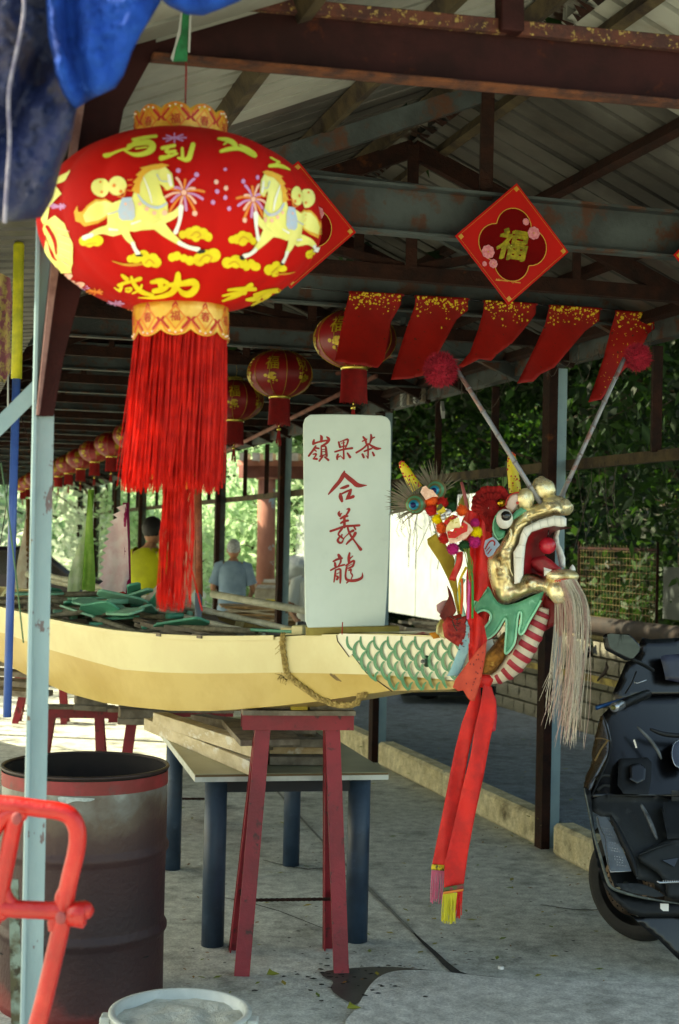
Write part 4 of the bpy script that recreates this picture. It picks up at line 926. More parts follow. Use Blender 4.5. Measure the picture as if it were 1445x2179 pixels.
# --- beard
M_hair = mat('blond_beard', 'ece4d4', 'd8ccb6', scale=300, rough=.6, trans=.2); M_hair2 = mat('pink_beard', 'd8bcb0', 'c8a498', scale=300, rough=.6, trans=.2)
rb = random.Random(3)
for tuft in range(10):
    q = MB(); x = 972 + tuft * 34; y = 1505 - 45 * math.sin(tuft / 9 * 1.6)
    p0 = hp(*z5([(x, y)])[0], .118 - .012 * abs(tuft - 4))
    ex = 1166 + tuft * 9 if tuft < 3 else 1196 + (tuft - 3) * 5
    ey = 1530 if tuft < 3 else 1575
    for h in range(11 if tuft < 3 else 15):
        e = P(ex + rb.gauss(0, 7), ey + rb.uniform(-70, 22), p0.y + .02 + rb.uniform(-.03, .05)); m1 = p0.lerp(e, .25) + Vector((.022 + tuft * .003, 0, .03)) + Vector((rb.gauss(0, .004), rb.gauss(0, .006), 0)); m2 = p0.lerp(e, .7) + Vector((.022, 0, .01)) + Vector((rb.gauss(0, .006), rb.gauss(0, .008), 0))
        c = [Vector(v) for v in smooth2([tuple(p0 + Vector((rb.gauss(0, .002), 0, 0))), tuple(m1), tuple(m2), tuple(e + Vector((rb.gauss(0, .012), 0, 0)))], it=2)]
        q.tube(c, [.0009] * (len(c) - 3) + [.0008, .0006, .0003], 3, cap=False)
    q.obj('beard_tuft', M_hair2 if tuft in (1, 3, 4, 8) else M_hair, dh)
# --- pompoms
def fluff(mb, c, r, n=900, seed=0, l=.32, core=.8, wd=.05):
    rg = random.Random(seed); mb.ell(c, r * core, 14, 10)
    for i in range(n):
        z = rg.uniform(-1, 1); a = rg.uniform(0, 2 * math.pi); s_ = math.sqrt(1 - z * z); d = Vector((s_ * math.cos(a), s_ * math.sin(a), z))
        t = d.cross(Vector((rg.uniform(-1, 1), rg.uniform(-1, 1), rg.uniform(-1, 1)))).normalized() * r * wd
        b = c + d * r * (core - .05); e = c + (d + Vector((rg.gauss(0, .1), rg.gauss(0, .1), rg.gauss(0, .1)))) * r * rg.uniform(1 - l * .3, 1.03)
        mb.add([b - t, b + t, e], [(0, 1, 2)])
M_pom = mat('crimson_wool', 'a31230', '8a0f26', scale=40, rough=.95, sheen=.4)
def rodpts(a, b, Ya, Yb): return P(a[0], a[1], Ya), P(b[0], b[1], Yb)
M_rod = mat('rod_silver_tape', '8f8f93', '7a7a80', scale=20, rough=.4, col3='8a6a66', scale3=12, lo3=.55, hi3=.6, metal=.3)
for a, b, Ya, Yb, pc, pr, sd in (((1151, 1072), (972, 786), 4.66, 4.72, (938, 787), 38, 1), ((1193, 1060), (1329, 762), 4.80, 4.88, (1357, 760), 31, 2)):
    t = thing('antenna', P(*a, Ya), 'silver rod with a crimson pompom rising %s from the dragon snout' % ('up to the left' if sd == 1 else 'up to the right'), 'antenna', 'pompom antennae of the dragon')
    pa, pb_ = rodpts(a, b, Ya, Yb); q = MB(); q.tube([pa - (pb_ - pa) * .04, pa.lerp(pb_, .33), pa.lerp(pb_, .66), pb_], [.0085, .0082, .008, .0075], 9); q.obj('rod', M_rod, t)
    for f in (.12, .3, .5, .68, .85): q = MB(); q.tube([pa.lerp(pb_, f), pa.lerp(pb_, f + .012)], .0095, 9); q.obj('tape_band', mat('rod_joint', '6f6668', rough=.5), t)
    q = MB(); fluff(q, P(*pc, Yb), pr * PXM * 1.02, 3500, sd, wd=.03, l=.5); q.obj('pompom', M_pom, t)
# --- horns
for pts, s_, Y in ((zb([(300, 280, 36), (265, 230, 34), (232, 170, 28), (207, 130, 20), (200, 122, 6)]), 0, 4.72), (zb([(880, 300, 38), (870, 220, 36), (862, 140, 33), (858, 80, 24), (856, 62, 6)]), 0, 4.85)):
    c = [P(a[0], a[1], Y) for a in smooth2(pts, it=2)]; r = [a[2] / 2.779 * PXM for a in smooth2(pts, it=2)]; q = MB(); q.tube(c, r, 14); q.obj('horn', M_horn, dh)
    q = MB()
    for i in range(34):
        j = rnd.randrange(1, len(c) - 2); a = rnd.uniform(-1.3, 1.3); t = (c[j + 1] - c[j - 1]).normalized(); sx = t.cross(Vector((0, -1, 0))).normalized()
        d = Vector((0, -1, 0)) * math.cos(a) + sx * math.sin(a); q.ell(c[j].lerp(c[j + 1], rnd.random()) + d * r[j] * .97, .0022 + rnd.random() * .0018, 6, 4)
    q.obj('horn_spots', M_spot, dh)
# --- peacock feathers
M_barb = mat('peacock_barb', '5a5a3e', '6d5c4a', scale=60, rough=.5); M_eye = [mat('feather_bronze', '7a6a48', rough=.4, metal=.3), mat('feather_green', '5c9a70', rough=.4, metal=.3), mat('feather_olive', '6f7044', rough=.4, metal=.2), mat('feather_teal', '1a8ca8', rough=.3, metal=.4), mat('feather_blue', '151a55', rough=.3, metal=.3)]
for (cx_, cy_), base, Y, lb in (((884, 1073), (915, 1092), 4.66, 'peacock feather eye turned towards the white board'), ((928, 1042), (932, 1085), 4.72, 'peacock feather eye standing behind the pink card of the ornament')):
    t = thing('peacock_feather', P(*base, Y), lb, 'feather', 'peacock feathers on the dragon'); q = MB(); ax = Vector((base[0] - cx_, 0, -(base[1] - cy_))).normalized(); c = P(cx_, cy_, Y)
    for i in range(120):
        a = rnd.uniform(0, 2 * math.pi); d = Vector((math.cos(a), rnd.uniform(-.2, .2), math.sin(a)))
        if d.dot(ax) > rnd.uniform(-.2, .9): continue
        d2 = (d - ax * .8).normalized(); L_ = rnd.uniform(.045, .078)
        e = c + d * .022 + d2 * L_ * .6 + (d2 - ax * .4) * L_ * .4; s_ = Vector((0, 1, 0)).cross(d2).normalized() * .0006
        q.add([c + d * .02 - s_, c + d * .02 + s_, (c + d * .02).lerp(e, .6) + s_ + UP * .004, e], [(0, 1, 2, 3)])
    q.obj('barbs', M_barb, t)
    for j, r in enumerate((.034, .0285, .0225, .0165, .0095)):
        q = MB(); q.lathe([(0, 0), (r, 0), (r, -.001)], c + Vector((-.004 * j * .5, -.004 - .0012 * j, -.0008 * j)), 22, Matrix(((1, 0, 0), (0, 0, -1), (0, .82, 0))).transposed() if False else Matrix.Rotation(R_(90), 3, 'X')); q.obj('feather_eye', M_eye[j], t)
    q = MB(); q.tube([c, P(*base, Y), P(base[0] + 20, base[1] + 60, Y)], .0018, 5); q.obj('quill', M_shaft, t)
# --- rosette and red sash
M_sash = mat('red_sash_cloth', 'dc1610', 'c4120d', scale=16, rough=.6, bump=.25, bscale=300, sheen=.3, trans=.1)
M_ruff = mat('red_crepe', 'a80c10', '8a080c', scale=30, rough=.85, trans=.15)
ro = thing('red_rosette', hp(1048, 1125, .05), 'pleated crimson rosette behind the dragon eye', 'rosette')
for j, (r0, r1, dy) in enumerate(((.004, .032, .024), (.012, .056, .01), (.02, .078, -.004))):
    q = MB(); cc = hp(1047, 1082, .045); rows = []
    for i in range(6):
        f = i / 5; r = r0 + (r1 - r0) * f; rows.append([])
        for m in range(73):
            a = 2 * math.pi * m / 72; pl_ = math.sin(a * 24 + j) * .006 * f
            rows[-1].append(cc + HN * (dy * (1 - f * .3) + pl_) + HF * (math.cos(a) * r * 1.02 * (1 + .05 * math.sin(a * 5 + j))) + UP * (math.sin(a) * r * (1 + .05 * math.sin(a * 7))))
    q.grid(rows); q.obj('ruffle', M_ruff, ro, solid=.001)
q = MB(); q.ell(hp(1047, 1082, .06), .013, 12, 8, nz=.2); q.obj('centre_bud', M_ruff, ro)
sa = thing('red_streamer', hp(1010, 1400, .06), 'long red sash knotted under the dragon throat, hanging almost to the floor', 'sash')
def cloth(name, outl, Yf, m, parent, step=6, amp=.01, fx=.12, fy=.02, solid=.0015, seed=0.0):
    q = MB(); vs, fs, ds = fill(outl, step)
    pts = []
    for x, y in vs:
        Y = Yf(x, y) if callable(Yf) else Yf
        pts.append(P(x, y, Y + amp * (math.sin(x * fx + y * fy + seed) + .7 * noise.noise(Vector((x * fx * .5, y * fx * .25, seed))))))
    q.add(pts, fs, True); return q.obj(name, m, parent, solid=solid)
cloth('wrap', zb([(600, 400), (650, 420), (700, 480), (705, 560), (690, 640), (715, 720), (715, 860), (660, 945), (625, 935), (640, 1000), (690, 1050), (712, 1170), (700, 1260), (660, 1340), (605, 1330), (603, 1100), (598, 1040), (590, 930), (590, 800), (600, 700), (580, 620), (560, 480)]), 4.60, M_sash, sa, 5, .014, .22, .01)
cloth('backing', [(985, 1112), (1046, 1112), (1050, 1200), (1046, 1290), (1035, 1345), (988, 1330), (998, 1260), (996, 1190)], 4.84, M_sash, sa, 6, .012, .2, .01, seed=4)
zA = [(625, 110), (585, 170), (548, 270), (520, 380), (492, 520), (465, 660), (425, 855), (490, 862), (520, 700), (552, 540), (575, 400), (603, 290), (628, 180)]
cloth('tail', zr(zA), lambda x, y: 4.64, M_sash, sa, 7, .006, .13, .004)
zB_ = [(640, 100), (625, 200), (602, 290), (585, 400), (545, 560), (510, 720), (478, 850), (474, 952), (556, 940), (575, 800), (605, 640), (640, 480), (665, 340), (686, 250), (690, 190), (672, 120)]
cloth('tail', zr(zB_), lambda x, y: 4.60, M_sash, sa, 7, .007, .11, .003, seed=2)
cloth('short_end', zr([(660, 110), (690, 170), (694, 240), (688, 300), (672, 306), (670, 240), (655, 170)]), 4.63, mat('pinkish_red_satin', 'c8283a', rough=.4, trans=.2), sa, 5, .004)
q = MB(); q.ell(zr and P(*zr([(640, 95)])[0], 4.62), (.03, .022, .022), 14, 10, nz=.3, ns=4); q.obj('knot', M_sash, sa)
M_gband = mat('gold_braid', 'c9b02a', '3c3a14', scale=60, lo=.45, hi=.55, rough=.5, metal=.3)
cloth('braid', zr([(424, 852), (482, 856), (480, 880), (421, 874)]), 4.634, M_gband, sa, 4, .002); cloth('braid', zr([(474, 948), (556, 932), (556, 955), (473, 968)]), 4.592, mat('dark_braid', '3d4a1c', '7a1a2c', scale=50, lo=.45, hi=.55, rough=.5), sa, 4, .002)
cloth('braid', zr([(472, 966), (556, 953), (556, 962), (472, 976)]), 4.590, mat('orange_braid', 'd2742a', rough=.5), sa, 4, .001)
M_fp = mat('pink_fringe', 'd8708c', rough=.7, trans=.2); M_fy = mat('yellow_fringe', 'd8cc3a', rough=.7, trans=.2)
def fringe(x0, x1, y0, y1, Y, m, par, n, wx=2):
    q = MB()
    for i in range(n):
        x = x0 + (x1 - x0) * i / (n - 1); e = rnd.uniform(-12, 0); q.tube([P(x, y0, Y), P(x - 2 + rnd.gauss(0, wx), (y0 + y1) / 2, Y + rnd.gauss(0, .003)), P(x - 4 + rnd.gauss(0, wx), y1 + e, Y + rnd.gauss(0, .004))], .0016, 4, cap=False)
    q.obj('fringe', m, par)
fringe(919, 945, 1852, 1924, 4.635, M_fp, sa, 16, 1.4); fringe(944, 972, 1900, 1968, 4.592, M_fy, sa, 22, 1.0); fringe(972, 984, 1896, 1955, 4.596, M_sash, sa, 10, 1.2)
# --- pompom ornament
om = thing('pompom_ornament', hp(960, 1180, .1), 'paper and pompom opera headdress charm pinned to the dragon mane', 'ornament')
pc = {'o': mat('orange_wool', 'e0581a', 'c84a14', scale=40, rough=.95, sheen=.4), 'r': mat('red_wool', 'b0100f', rough=.95, sheen=.4), 'y': mat('yellow_wool', 'e0c818', rough=.95, sheen=.4), 'g': mat('green_wool', '12401c', rough=.95, sheen=.3), 'm': mat('magenta_wool', 'b0146a', rough=.95, sheen=.4)}
for i, (x, y, r, c) in enumerate(((550, 190, 72, 'o'), (548, 305, 66, 'r'), (670, 222, 62, 'r'), (615, 415, 56, 'y'), (790, 278, 54, 'g'), (905, 312, 62, 'o'), (665, 520, 64, 'o'), (700, 640, 62, 'r'), (800, 765, 66, 'm'), (932, 730, 62, 'g'), (1078, 572, 62, 'y'), (1052, 682, 66, 'm'), (1060, 460, 48, 'm'))):
    q = MB(); fluff(q, P(*z4([(x, y)])[0], 4.56), r / 5.558 * 4.56 / FPX * 1.22, 420, i, wd=.09); q.obj('pompom', pc[c], om)
for x, y, r in ((745, 335, 38), (690, 392, 34)):
    q = MB(); q.ell(P(*z4([(x, y)])[0], 4.54), r / 5.558 * PXM, 10, 8, nz=.3, ns=5); q.obj('tinsel_ball', mat('silver_tinsel', 'c9ced4', rough=.3, metal=.5), om)
def card(name, pts, Y, m, th=.004, bend=0): 
    q = MB(); q.prism([P(*p, Y) for p in z4(pts)], Vector((0, th, 0))); q.obj(name, m, om, fixn=True)
M_pk = mat('pink_paper', 'e6c0a8', 'd8a890', scale=60, lo=.45, hi=.55, rough=.6); M_cr = mat('cream_paper', 'e8d9a0', 'dcc488', scale=30, rough=.6)
card('card', [(415, 95), (440, 35), (480, 20), (515, 60), (560, 70), (625, 150), (560, 150), (480, 190)], 4.53, M_pk)
card('card', [(610, 250), (660, 230), (700, 280), (720, 320), (650, 370), (605, 330)], 4.525, M_gband)
arc = [(720 + 190 * (1 - math.cos(a)) * 0 + (910 - 720) * math.cos(a) * 0, 0) for a in (0,)]
fan = [(895, 520)] + [(895 - 178 * math.cos(a), 560 - 155 * math.sin(a) * 1.0 - 8) for a in [i * .16 for i in range(10)]] 
card('fan', fan, 4.52, M_cr)
card('base', [(720, 520), (730, 600), (760, 700), (840, 690), (960, 640), (1040, 540), (1000, 480), (930, 430), (880, 540), (800, 570)], 4.535, M_pk)
card('scallop', [(735, 560), (745, 640), (830, 640), (900, 590), (970, 560), (975, 480), (920, 450), (880, 520), (820, 520), (800, 560)], 4.515, M_sash)
q = MB()
for x, y in ((912, 505), (832, 567), (850, 640), (760, 590)): q.ell(P(*z4([(x, y)])[0], 4.508), .0022, 8, 6)
for i in range(22): q.ell(P(*z4([(700 + rnd.random() * 150, 370 + rnd.random() * 90)])[0], 4.52), .0018, 6, 4)
q.obj('beads', M_gband, om)
q = MB(); inflate(q, z4([(690, 460), (720, 400), (800, 360), (860, 380), (800, 440), (740, 500)]), lambda x, y, h: P(x, y, 4.54 - h), .008, 3, rad=4); q.obj('crown_piece', M_sash, om)
def rib(pts, Y, m, w_, name='streamer', par=None):
    L, Rr, _ = stroke2(pts, w_, 2); q = MB(); q.strip([P(x, y, Y + .004 * math.sin(i)) for i, (x, y) in enumerate(L)], [P(x, y, Y + .006 * math.sin(i + .8)) for i, (x, y) in enumerate(Rr)]); q.obj(name, m, par or om, solid=.001)
M_s = [mat('green_string', '6a7a2a', rough=.7), mat('pink_streamer', 'd85a9a', rough=.6, trans=.2), mat('green_streamer', '2a8a3a', rough=.6, trans=.2), mat('yellow_streamer', 'd8b81a', rough=.6, trans=.2), mat('orange_streamer', 'd8581a', rough=.6, trans=.2), mat('coral_streamer', 'd03028', rough=.5, trans=.2), mat('sea_streamer', '9ac8b0', rough=.6, trans=.2)]
rib(z4([(880, 800), (880, 930), (800, 1100), (790, 1140)]), 4.57, M_s[5], 14); rib(z4([(850, 850), (830, 1050)]), 4.575, M_s[6], 8)
rib(z4([(960, 980), (880, 1130), (870, 1250), (890, 1500)]), 4.565, M_s[3], 5); rib(z4([(905, 1120), (915, 1300), (895, 1540)]), 4.56, M_s[4], 5); rib(z4([(990, 1130), (990, 1300), (975, 1600)]), 4.555, M_s[1], 5.5)
rib(z4([(1010, 950), (1035, 1150), (1030, 1590)]), 4.55, M_s[2], 5); rib(z4([(930, 1120), (890, 1200), (870, 1340), (930, 1560)]), 4.572, M_s[6], 9)
for i in range(8): rib(z4([(960 + rnd.uniform(-40, 60), 760), (1000 + rnd.uniform(-40, 60), 900), (1010 + rnd.uniform(-15, 25), 1110 + rnd.uniform(-60, 60))]), 4.545, M_s[0], 1.6)
# --- papers and cloths behind
def paper(nm, outl, Y, m, label, amp=.012, fx=.1, cat='paper', st=5, seed=0.0):
    t = thing(nm, P(*outl[0], Y), label, cat); cloth('sheet', outl, Y, m, t, st, amp, fx, seed=seed); return t
paper('joss_paper', z4([(495, 650), (600, 580), (680, 680), (780, 790), (820, 900), (850, 1200), (905, 1560), (860, 1560), (800, 1280), (740, 1120), (640, 920), (500, 710)]), 4.66, mat('joss_yellow', 'b8a238', 'a58c2c', scale=10, rough=.8, trans=.25), 'mustard yellow joss paper hanging down behind the pompom ornament', .008)
paper('talisman_cloth', z4([(730, 1200), (770, 1260), (800, 1340), (840, 1500), (800, 1560), (700, 1640), (640, 1560), (700, 1440), (750, 1330)]), 4.62, mat('maroon_cloth', '7a2418', '5e1a12', scale=10, rough=.8), 'maroon strip of cloth curling above the red bundle', .01)
paper('gauze', z4([(605, 1430), (680, 1380), (740, 1370), (700, 1480), (650, 1540), (610, 1500)]), 4.64, mat('pink_gauze', 'd8b0ae', rough=.9, trans=.5), 'pale pink gauze scrap beside the maroon cloth', .01)
t = thing('red_bundle', P(965, 1350, 4.62), 'crumpled red cloth bundle with black writing tied where the neck meets the bow', 'bundle')
q = MB(); inflate(q, z6([(165, 400), (200, 330), (270, 320), (330, 300), (385, 330), (385, 450), (350, 600), (300, 585), (230, 540), (180, 500)]), lambda x, y, h: P(x, y, 4.64 - h), .05, 4, rad=12, nzf=.15, nz=.02); q.obj('cloth', mat('brick_red_cloth', 'a3201a', '861812', scale=18, rough=.75), t)
q = MB(); strokes(q, [(z6([(230, 330), (280, 360), (330, 340)]), 2), (z6([(250, 360), (270, 420), (290, 450)]), 2.2), (z6([(300, 340), (285, 400), (320, 380)]), 1.6), (z6([(240, 400), (310, 410)]), 1.5)], lambda x, y, h: P(x, y, 4.578 - h), .001); q.obj('written_mark', M_black, t)
paper('gold_foil', z6([(120, 400), (150, 350), (195, 350), (200, 460), (190, 520), (150, 500), (110, 470)]), 4.66, mat('pale_gold_foil', 'b8ac5a', 'cfc890', scale=12, rough=.35, metal=.4), 'pale gold foil scrap left of the red bundle', .012)
paper('orange_scrap', z6([(50, 470), (110, 460), (150, 510), (90, 520)]), 4.7, mat('orange_paper', 'c8801a', rough=.7), 'small orange scrap lying on the bow deck', .004)
paper('foil_strip', [(660 + 200, 1352), (900, 1345), (925, 1350), (890, 1356)], 4.95, mat('pinkred_paper', 'a83a48', rough=.7), 'dull pink paper strip on the bow deck', .003)
paper('blue_tag', z6([(375, 360), (398, 420), (398, 560), (385, 640), (330, 790), (305, 835), (205, 838), (240, 770), (300, 620), (335, 470)]), 4.60, mat('pale_blue_paper', '9cc4c4', '8ab4b8', scale=20, rough=.7, trans=.1), 'pale blue perforated paper cone hanging left of the coral one', .006)
ct = paper('coral_tag', z6([(545, 540), (535, 660), (500, 860), (470, 960), (440, 1050), (405, 1048), (380, 1020), (345, 960), (300, 965), (255, 935), (275, 870), (400, 700), (480, 600)]), 4.575, mat('coral_paper', 'cf4a32', 'c03f2a', scale=20, rough=.7, trans=.1), 'coral red punched paper cone hanging over the sash', .006)
q = MB()
for i in range(34):
    x, y = 330 + rnd.random() * 190, 600 + rnd.random() * 400
    if pip((x, y), [(530, 600), (500, 860), (430, 1010), (300, 930), (400, 720)]):
        a = P(*z6([(x, y)])[0], 4.565); q.ell(a, (.002, .001, .0026), 6, 4)
q.obj('punched_hole', M_dred, ct)
for o in [x for x in bpy.data.objects if x.name == 'blue_tag']:
    q = MB()
    for i in range(9): q.bar(P(*z6([(300 + i * 9 + (i % 2) * 30, 610 - i * 25)])[0], 4.59), P(*z6([(318 + i * 9 + (i % 2) * 30, 612 - i * 25)])[0], 4.59), .002, .0016)
    q.obj('slit', M_black, o)
st_ = thing('blue_sticker', hp(*z5([(160, 1030)])[0], .09), 'pale blue sticker with red strokes on the dragon cheek', 'sticker')
q = MB(); q.prism([hp(x, y, .093) for x, y in z5([(58, 1010), (85, 940), (180, 895), (230, 930), (278, 1000), (225, 1060), (180, 1140), (120, 1168), (85, 1130)])], HN * .002); q.obj('sheet', mat('sticker_blue', '9fb6cf', '8ea8c4', scale=9, rough=.5), st_)
q = MB(); strokes(q, [(z5([(80, 1055), (130, 960), (180, 940), (210, 970), (200, 1005)]), 3.2), (z5([(95, 1085), (140, 1030)]), 1.8), (z5([(115, 1120), (160, 1060)]), 2.4)], lambda x, y, h: hp(x, y, .0955 + h), .001); q.obj('printed_stroke', M_red, st_)
q = MB(); q.tube([P(925, 1100, 4.7), P(918, 1060, 4.7)], .003, 5); q.tube([P(995, 1085, 4.72), P(988, 1050, 4.73), P(982, 1026, 4.74)], [.006, .006, .005], 6); q.obj('prop_stick', mat('dusty_pink_stick', 'a0504e', rough=.6), dh)
paper('olive_ribbon', zb([(540, 370), (575, 300), (600, 340), (610, 390), (560, 400)]), 4.74, mat('olive_satin', 'a09a3c', rough=.6, trans=.2), 'olive ribbon loop standing behind the ornament', .006)
# ============================================================ big lantern
M_lan = mat('lantern_red_fabric', 'c40a0a', 'b00808', scale=3, rough=.75, bump=.15, bscale=400, trans=.15, spec=.2)
M_tas = mat('tassel_red', 'ee2016', 'd0120e', scale=30, rough=.5, trans=.35, spec=.3)
LO = P(385, 477, 3.0); LA, LB = .297, .192; LT = Matrix.Rotation(R_(-1.4), 3, 'Y')
NG = 16
bl = thing('big_lantern', LO + UP * .3, 'big red oval lantern with prancing horses and long tassel in the front', 'lantern')
def lsurf(a, ph, off=0.0):
    g = 1.016 - .032 * (1 - abs(math.sin(a * NG / 2 + .3))) ** 1.5; return LO + LT @ Vector(((LA * math.cos(ph) * g + off * math.cos(ph)) * math.cos(a), (LA * math.cos(ph) * g + off * math.cos(ph)) * math.sin(a), LB * math.sin(ph) + off * math.sin(ph)))
rows = []
for i in range(41):
    ph = -1.245 + 2.49 * i / 40; rows.append([lsurf(2 * math.pi * k / 128, ph) for k in range(129)])
q = MB(); q.grid(rows); q.obj('shade', M_lan, bl)
LTi = LT.transposed()
def lan(px, py, off):               # lantern skin under a photo pixel
    o = LTi @ (CAMP - LO); d = LTi @ ray(px, py); A = Vector((LA, LA, LB)); o2 = Vector([o[i] / A[i] for i in range(3)]); d2 = Vector([d[i] / A[i] for i in range(3)])
    b = o2.dot(d2); c = o2.dot(o2) - 1; aa = d2.dot(d2); dis = b * b - aa * c
    t = (-b - math.sqrt(max(0, dis))) / aa; p = o2 + d2 * t; ph = math.asin(max(-1, min(1, p.z / p.length))); a = math.atan2(p.y, p.x); return lsurf(a, ph, off)
M_pale = mat('print_pale_yellow', 'e6df86', 'dcd672', scale=14, rough=.7); M_mane = mat('print_amber', 'e0a83a', 'd89828', scale=14, rough=.7)
M_char = mat('print_lime_yellow', 'd2d44a', 'c8c83c', scale=20, rough=.7); M_char2 = mat('print_yellow', 'e0cc28', 'd4ba1c', scale=20, rough=.7)
M_bluep = mat('print_pale_blue', 'a4b8cf', 'b4b4c0', scale=40, lo=.45, hi=.55, rough=.7); M_or = mat('print_orange', 'e07a28', rough=.7); M_lil = mat('print_lilac', 'c486b8', rough=.7); M_pch = mat('print_peach', 'eab09a', rough=.7)
M_whp = mat('print_white', 'e6e2da', rough=.7); M_blk = mat('print_black', '1c1614', rough=.7)
def ZA(l): return [(80 + a[0] / 4.014, 200 + a[1] / 4.014) + tuple(a[2:]) for a in l]
def ZB(l): return [(80 + a[0] / 4.014, 420 + a[1] / 4.014) + tuple(a[2:]) for a in l]
def ZC(l): return [(400 + a[0] / 4.014, 260 + a[1] / 4.014) + tuple(a[2:]) for a in l]
def patch(mb, outl, off, step=5):
    vs, fs, ds = fill(outl, step); mb.add([lan(x, y, off) for x, y in vs], fs, True)
def circ(x, y, r, n=12, ry=None): return [(x + r * math.cos(2 * math.pi * i / n), y + (ry or r) * math.sin(2 * math.pi * i / n)) for i in range(n)]
def dec(name, m, polys=(), strs=(), off=.002, conv=ZA, tr=None, step=5):
    def T2(l):
        c = conv(l); return [tr(p[0], p[1]) + tuple(p[2:]) for p in c] if tr else c
    for i, pl_ in enumerate(polys): q = MB(); patch(q, T2(pl_), off + i * .00004, step); q.obj(name, m, bl)
    for i, s_ in enumerate(strs):
        q = MB(); strokes(q, [([(a, b) for a, b in T2(s_[0])], [w_ * (1.4 if name == 'character' else 1) / 4.014 for w_ in (s_[1] if isinstance(s_[1], (list, tuple)) else [s_[1]] * len(s_[0]))])], lambda x, y, h: lan(x, y, off + h + i * .00002), .0003); q.obj(name, m, bl)
def horse(tr=None):
    dec('horse_tail', M_mane, [[(650, 930), (580, 895), (500, 900), (440, 955), (400, 1010), (365, 1010), (360, 960), (332, 1010), (345, 1090), (380, 1100), (420, 1135), (520, 1105), (600, 1040), (620, 980)]], tr=tr, off=.0018)
    dec('horse_tail_light', M_pale, [[(650, 940), (580, 912), (505, 918), (450, 970), (410, 1040), (430, 1100), (520, 1080), (590, 1030), (620, 980)]], tr=tr, off=.0024)
    dec('horse_body', M_pale, [[(1010, 640), (1080, 615), (1150, 690), (1168, 800), (1110, 828), (1060, 780), (1042, 770), (1070, 860), (1112, 940), (1115, 1020), (1090, 1090), (1040, 1140), (1000, 1155), (900, 1165), (840, 1178), (760, 1170), (720, 1200), (650, 1212), (560, 1190), (590, 1130), (600, 1090), (600, 1000), (640, 940), (720, 910), (820, 890), (850, 800), (880, 700), (930, 660)]],
        [([(1060, 1070), (1170, 1040), (1225, 975)], [85, 60, 44]), ([(1030, 1110), (1120, 1200), (1220, 1275)], [110, 70, 40]), ([(750, 1150), (780, 1225), (830, 1280)], [80, 56, 34]), ([(610, 1150), (540, 1165), (470, 1205)], [85, 55, 38])], tr=tr, off=.0031)
    dec('horse_leg', M_whp, (), [([(1225, 970), (1220, 1060), (1205, 1120), (1180, 1180)], [44, 30, 26, 38]), ([(1210, 1270), (1290, 1310), (1370, 1325)], [38, 30, 40]), ([(825, 1275), (845, 1325), (868, 1358)], [34, 28, 40]), ([(480, 1205), (440, 1220), (425, 1228)], [38, 36, 44])], tr=tr, off=.0036)
    dec('horse_hoof', M_blk, [[(1355, 1350), (1385, 1320), (1435, 1330), (1425, 1350), (1380, 1362)], [(840, 1370), (905, 1365), (908, 1384), (860, 1386)]], (), tr=tr, off=.0041)
    dec('horse_mane', M_mane, [[(1130, 620), (1060, 598), (1010, 605), (960, 620), (880, 645), (905, 655), (850, 705), (872, 715), (825, 765), (845, 775), (815, 830), (840, 850), (880, 860), (885, 780), (920, 700), (980, 655), (1060, 640)]], tr=tr, off=.0041)
    dec('horse_harness', M_bluep, [[(740, 895), (815, 890), (840, 960), (845, 1050), (825, 1080), (740, 1082), (712, 1060), (705, 1000), (720, 950)]], [([(870, 870), (910, 930), (980, 970), (1060, 965), (1105, 935)], [14, 20, 24, 24, 16]), ([(610, 1025), (660, 1020), (715, 1000)], 10), ([(1020, 690), (1050, 750), (1110, 755)], 9)], tr=tr, off=.0046)
    dec('horse_face', M_whp, [[(1110, 690), (1135, 700), (1155, 790), (1135, 800), (1118, 760)]], [([(915, 720), (960, 840), (980, 930)], [6, 16, 8]), ([(620, 1150), (700, 1160)], [20, 14]), ([(820, 1110), (890, 1085)], [16, 10])], tr=tr, off=.005)
    dec('horse_bell', M_pch, [circ(940, 985, 18), circ(1000, 1015, 18), circ(1088, 1015, 24), circ(885, 945, 15), circ(768, 945, 12)], (), tr=tr, off=.0052)
    dec('coin', M_pale, [circ(690, 790, 82, 16), circ(545, 800, 78, 16, 80)], (), tr=tr, off=.0018)
    dec('coin_knot', M_or, [circ(665, 788, 16), circ(725, 840, 16), circ(535, 750, 9), circ(545, 835, 12)], [([(700, 880), (750, 890), (765, 820)], 12), ([(780, 745), (820, 740)], 9), ([(775, 790), (820, 785)], 9), ([(780, 830), (820, 835)], 9)], tr=tr, off=.0024)
def mir(x, y): x2 = 536 - (x - 391) * .66; return (x2, y + 14 + max(0, x2 - 560) * .10)
horse(); horse(mir)
def firework(tr=None):
    R0 = [(85, 190), (100, 150), (130, 185), (150, 190), (70, 190), (120, 150), (150, 180), (60, 160)]
    for m, ks in ((M_or, (0, 3, 6, 9, 12)), (M_lil, (1, 4, 7, 10, 13)), (M_pch, (2, 5, 8, 11, 14))):
        st = []
        for kx in ks:
            a = 2 * math.pi * kx / 15 - 1.5; dx, dy = math.cos(a), math.sin(a); L_ = 150 + 40 * math.sin(kx * 2.3)
            st.append(([(1250 + dx * 35, 848 + dy * 35), (1250 + dx * L_ * .6, 848 + dy * L_ * .55), (1250 + dx * L_, 848 + dy * L_ * .9 + 28)], [12, 20, 22]))
        dec('firework_ray', m, (), st, tr=tr, off=.0012 + .0001 * ks[0])
    dec('firework_dot', M_lil, [circ(1202, 662, 20), circ(1355, 697, 21), circ(1535, 830, 20), circ(1498, 925, 20)], (), tr=tr, off=.0018); dec('firework_dot', M_pch, [circ(1250, 848, 24), circ(1340, 1025, 22), circ(1528, 750, 21)], (), tr=tr, off=.0019)
firework(); firework(lambda x, y: (536 - (x - 391) * .8, y + 14))
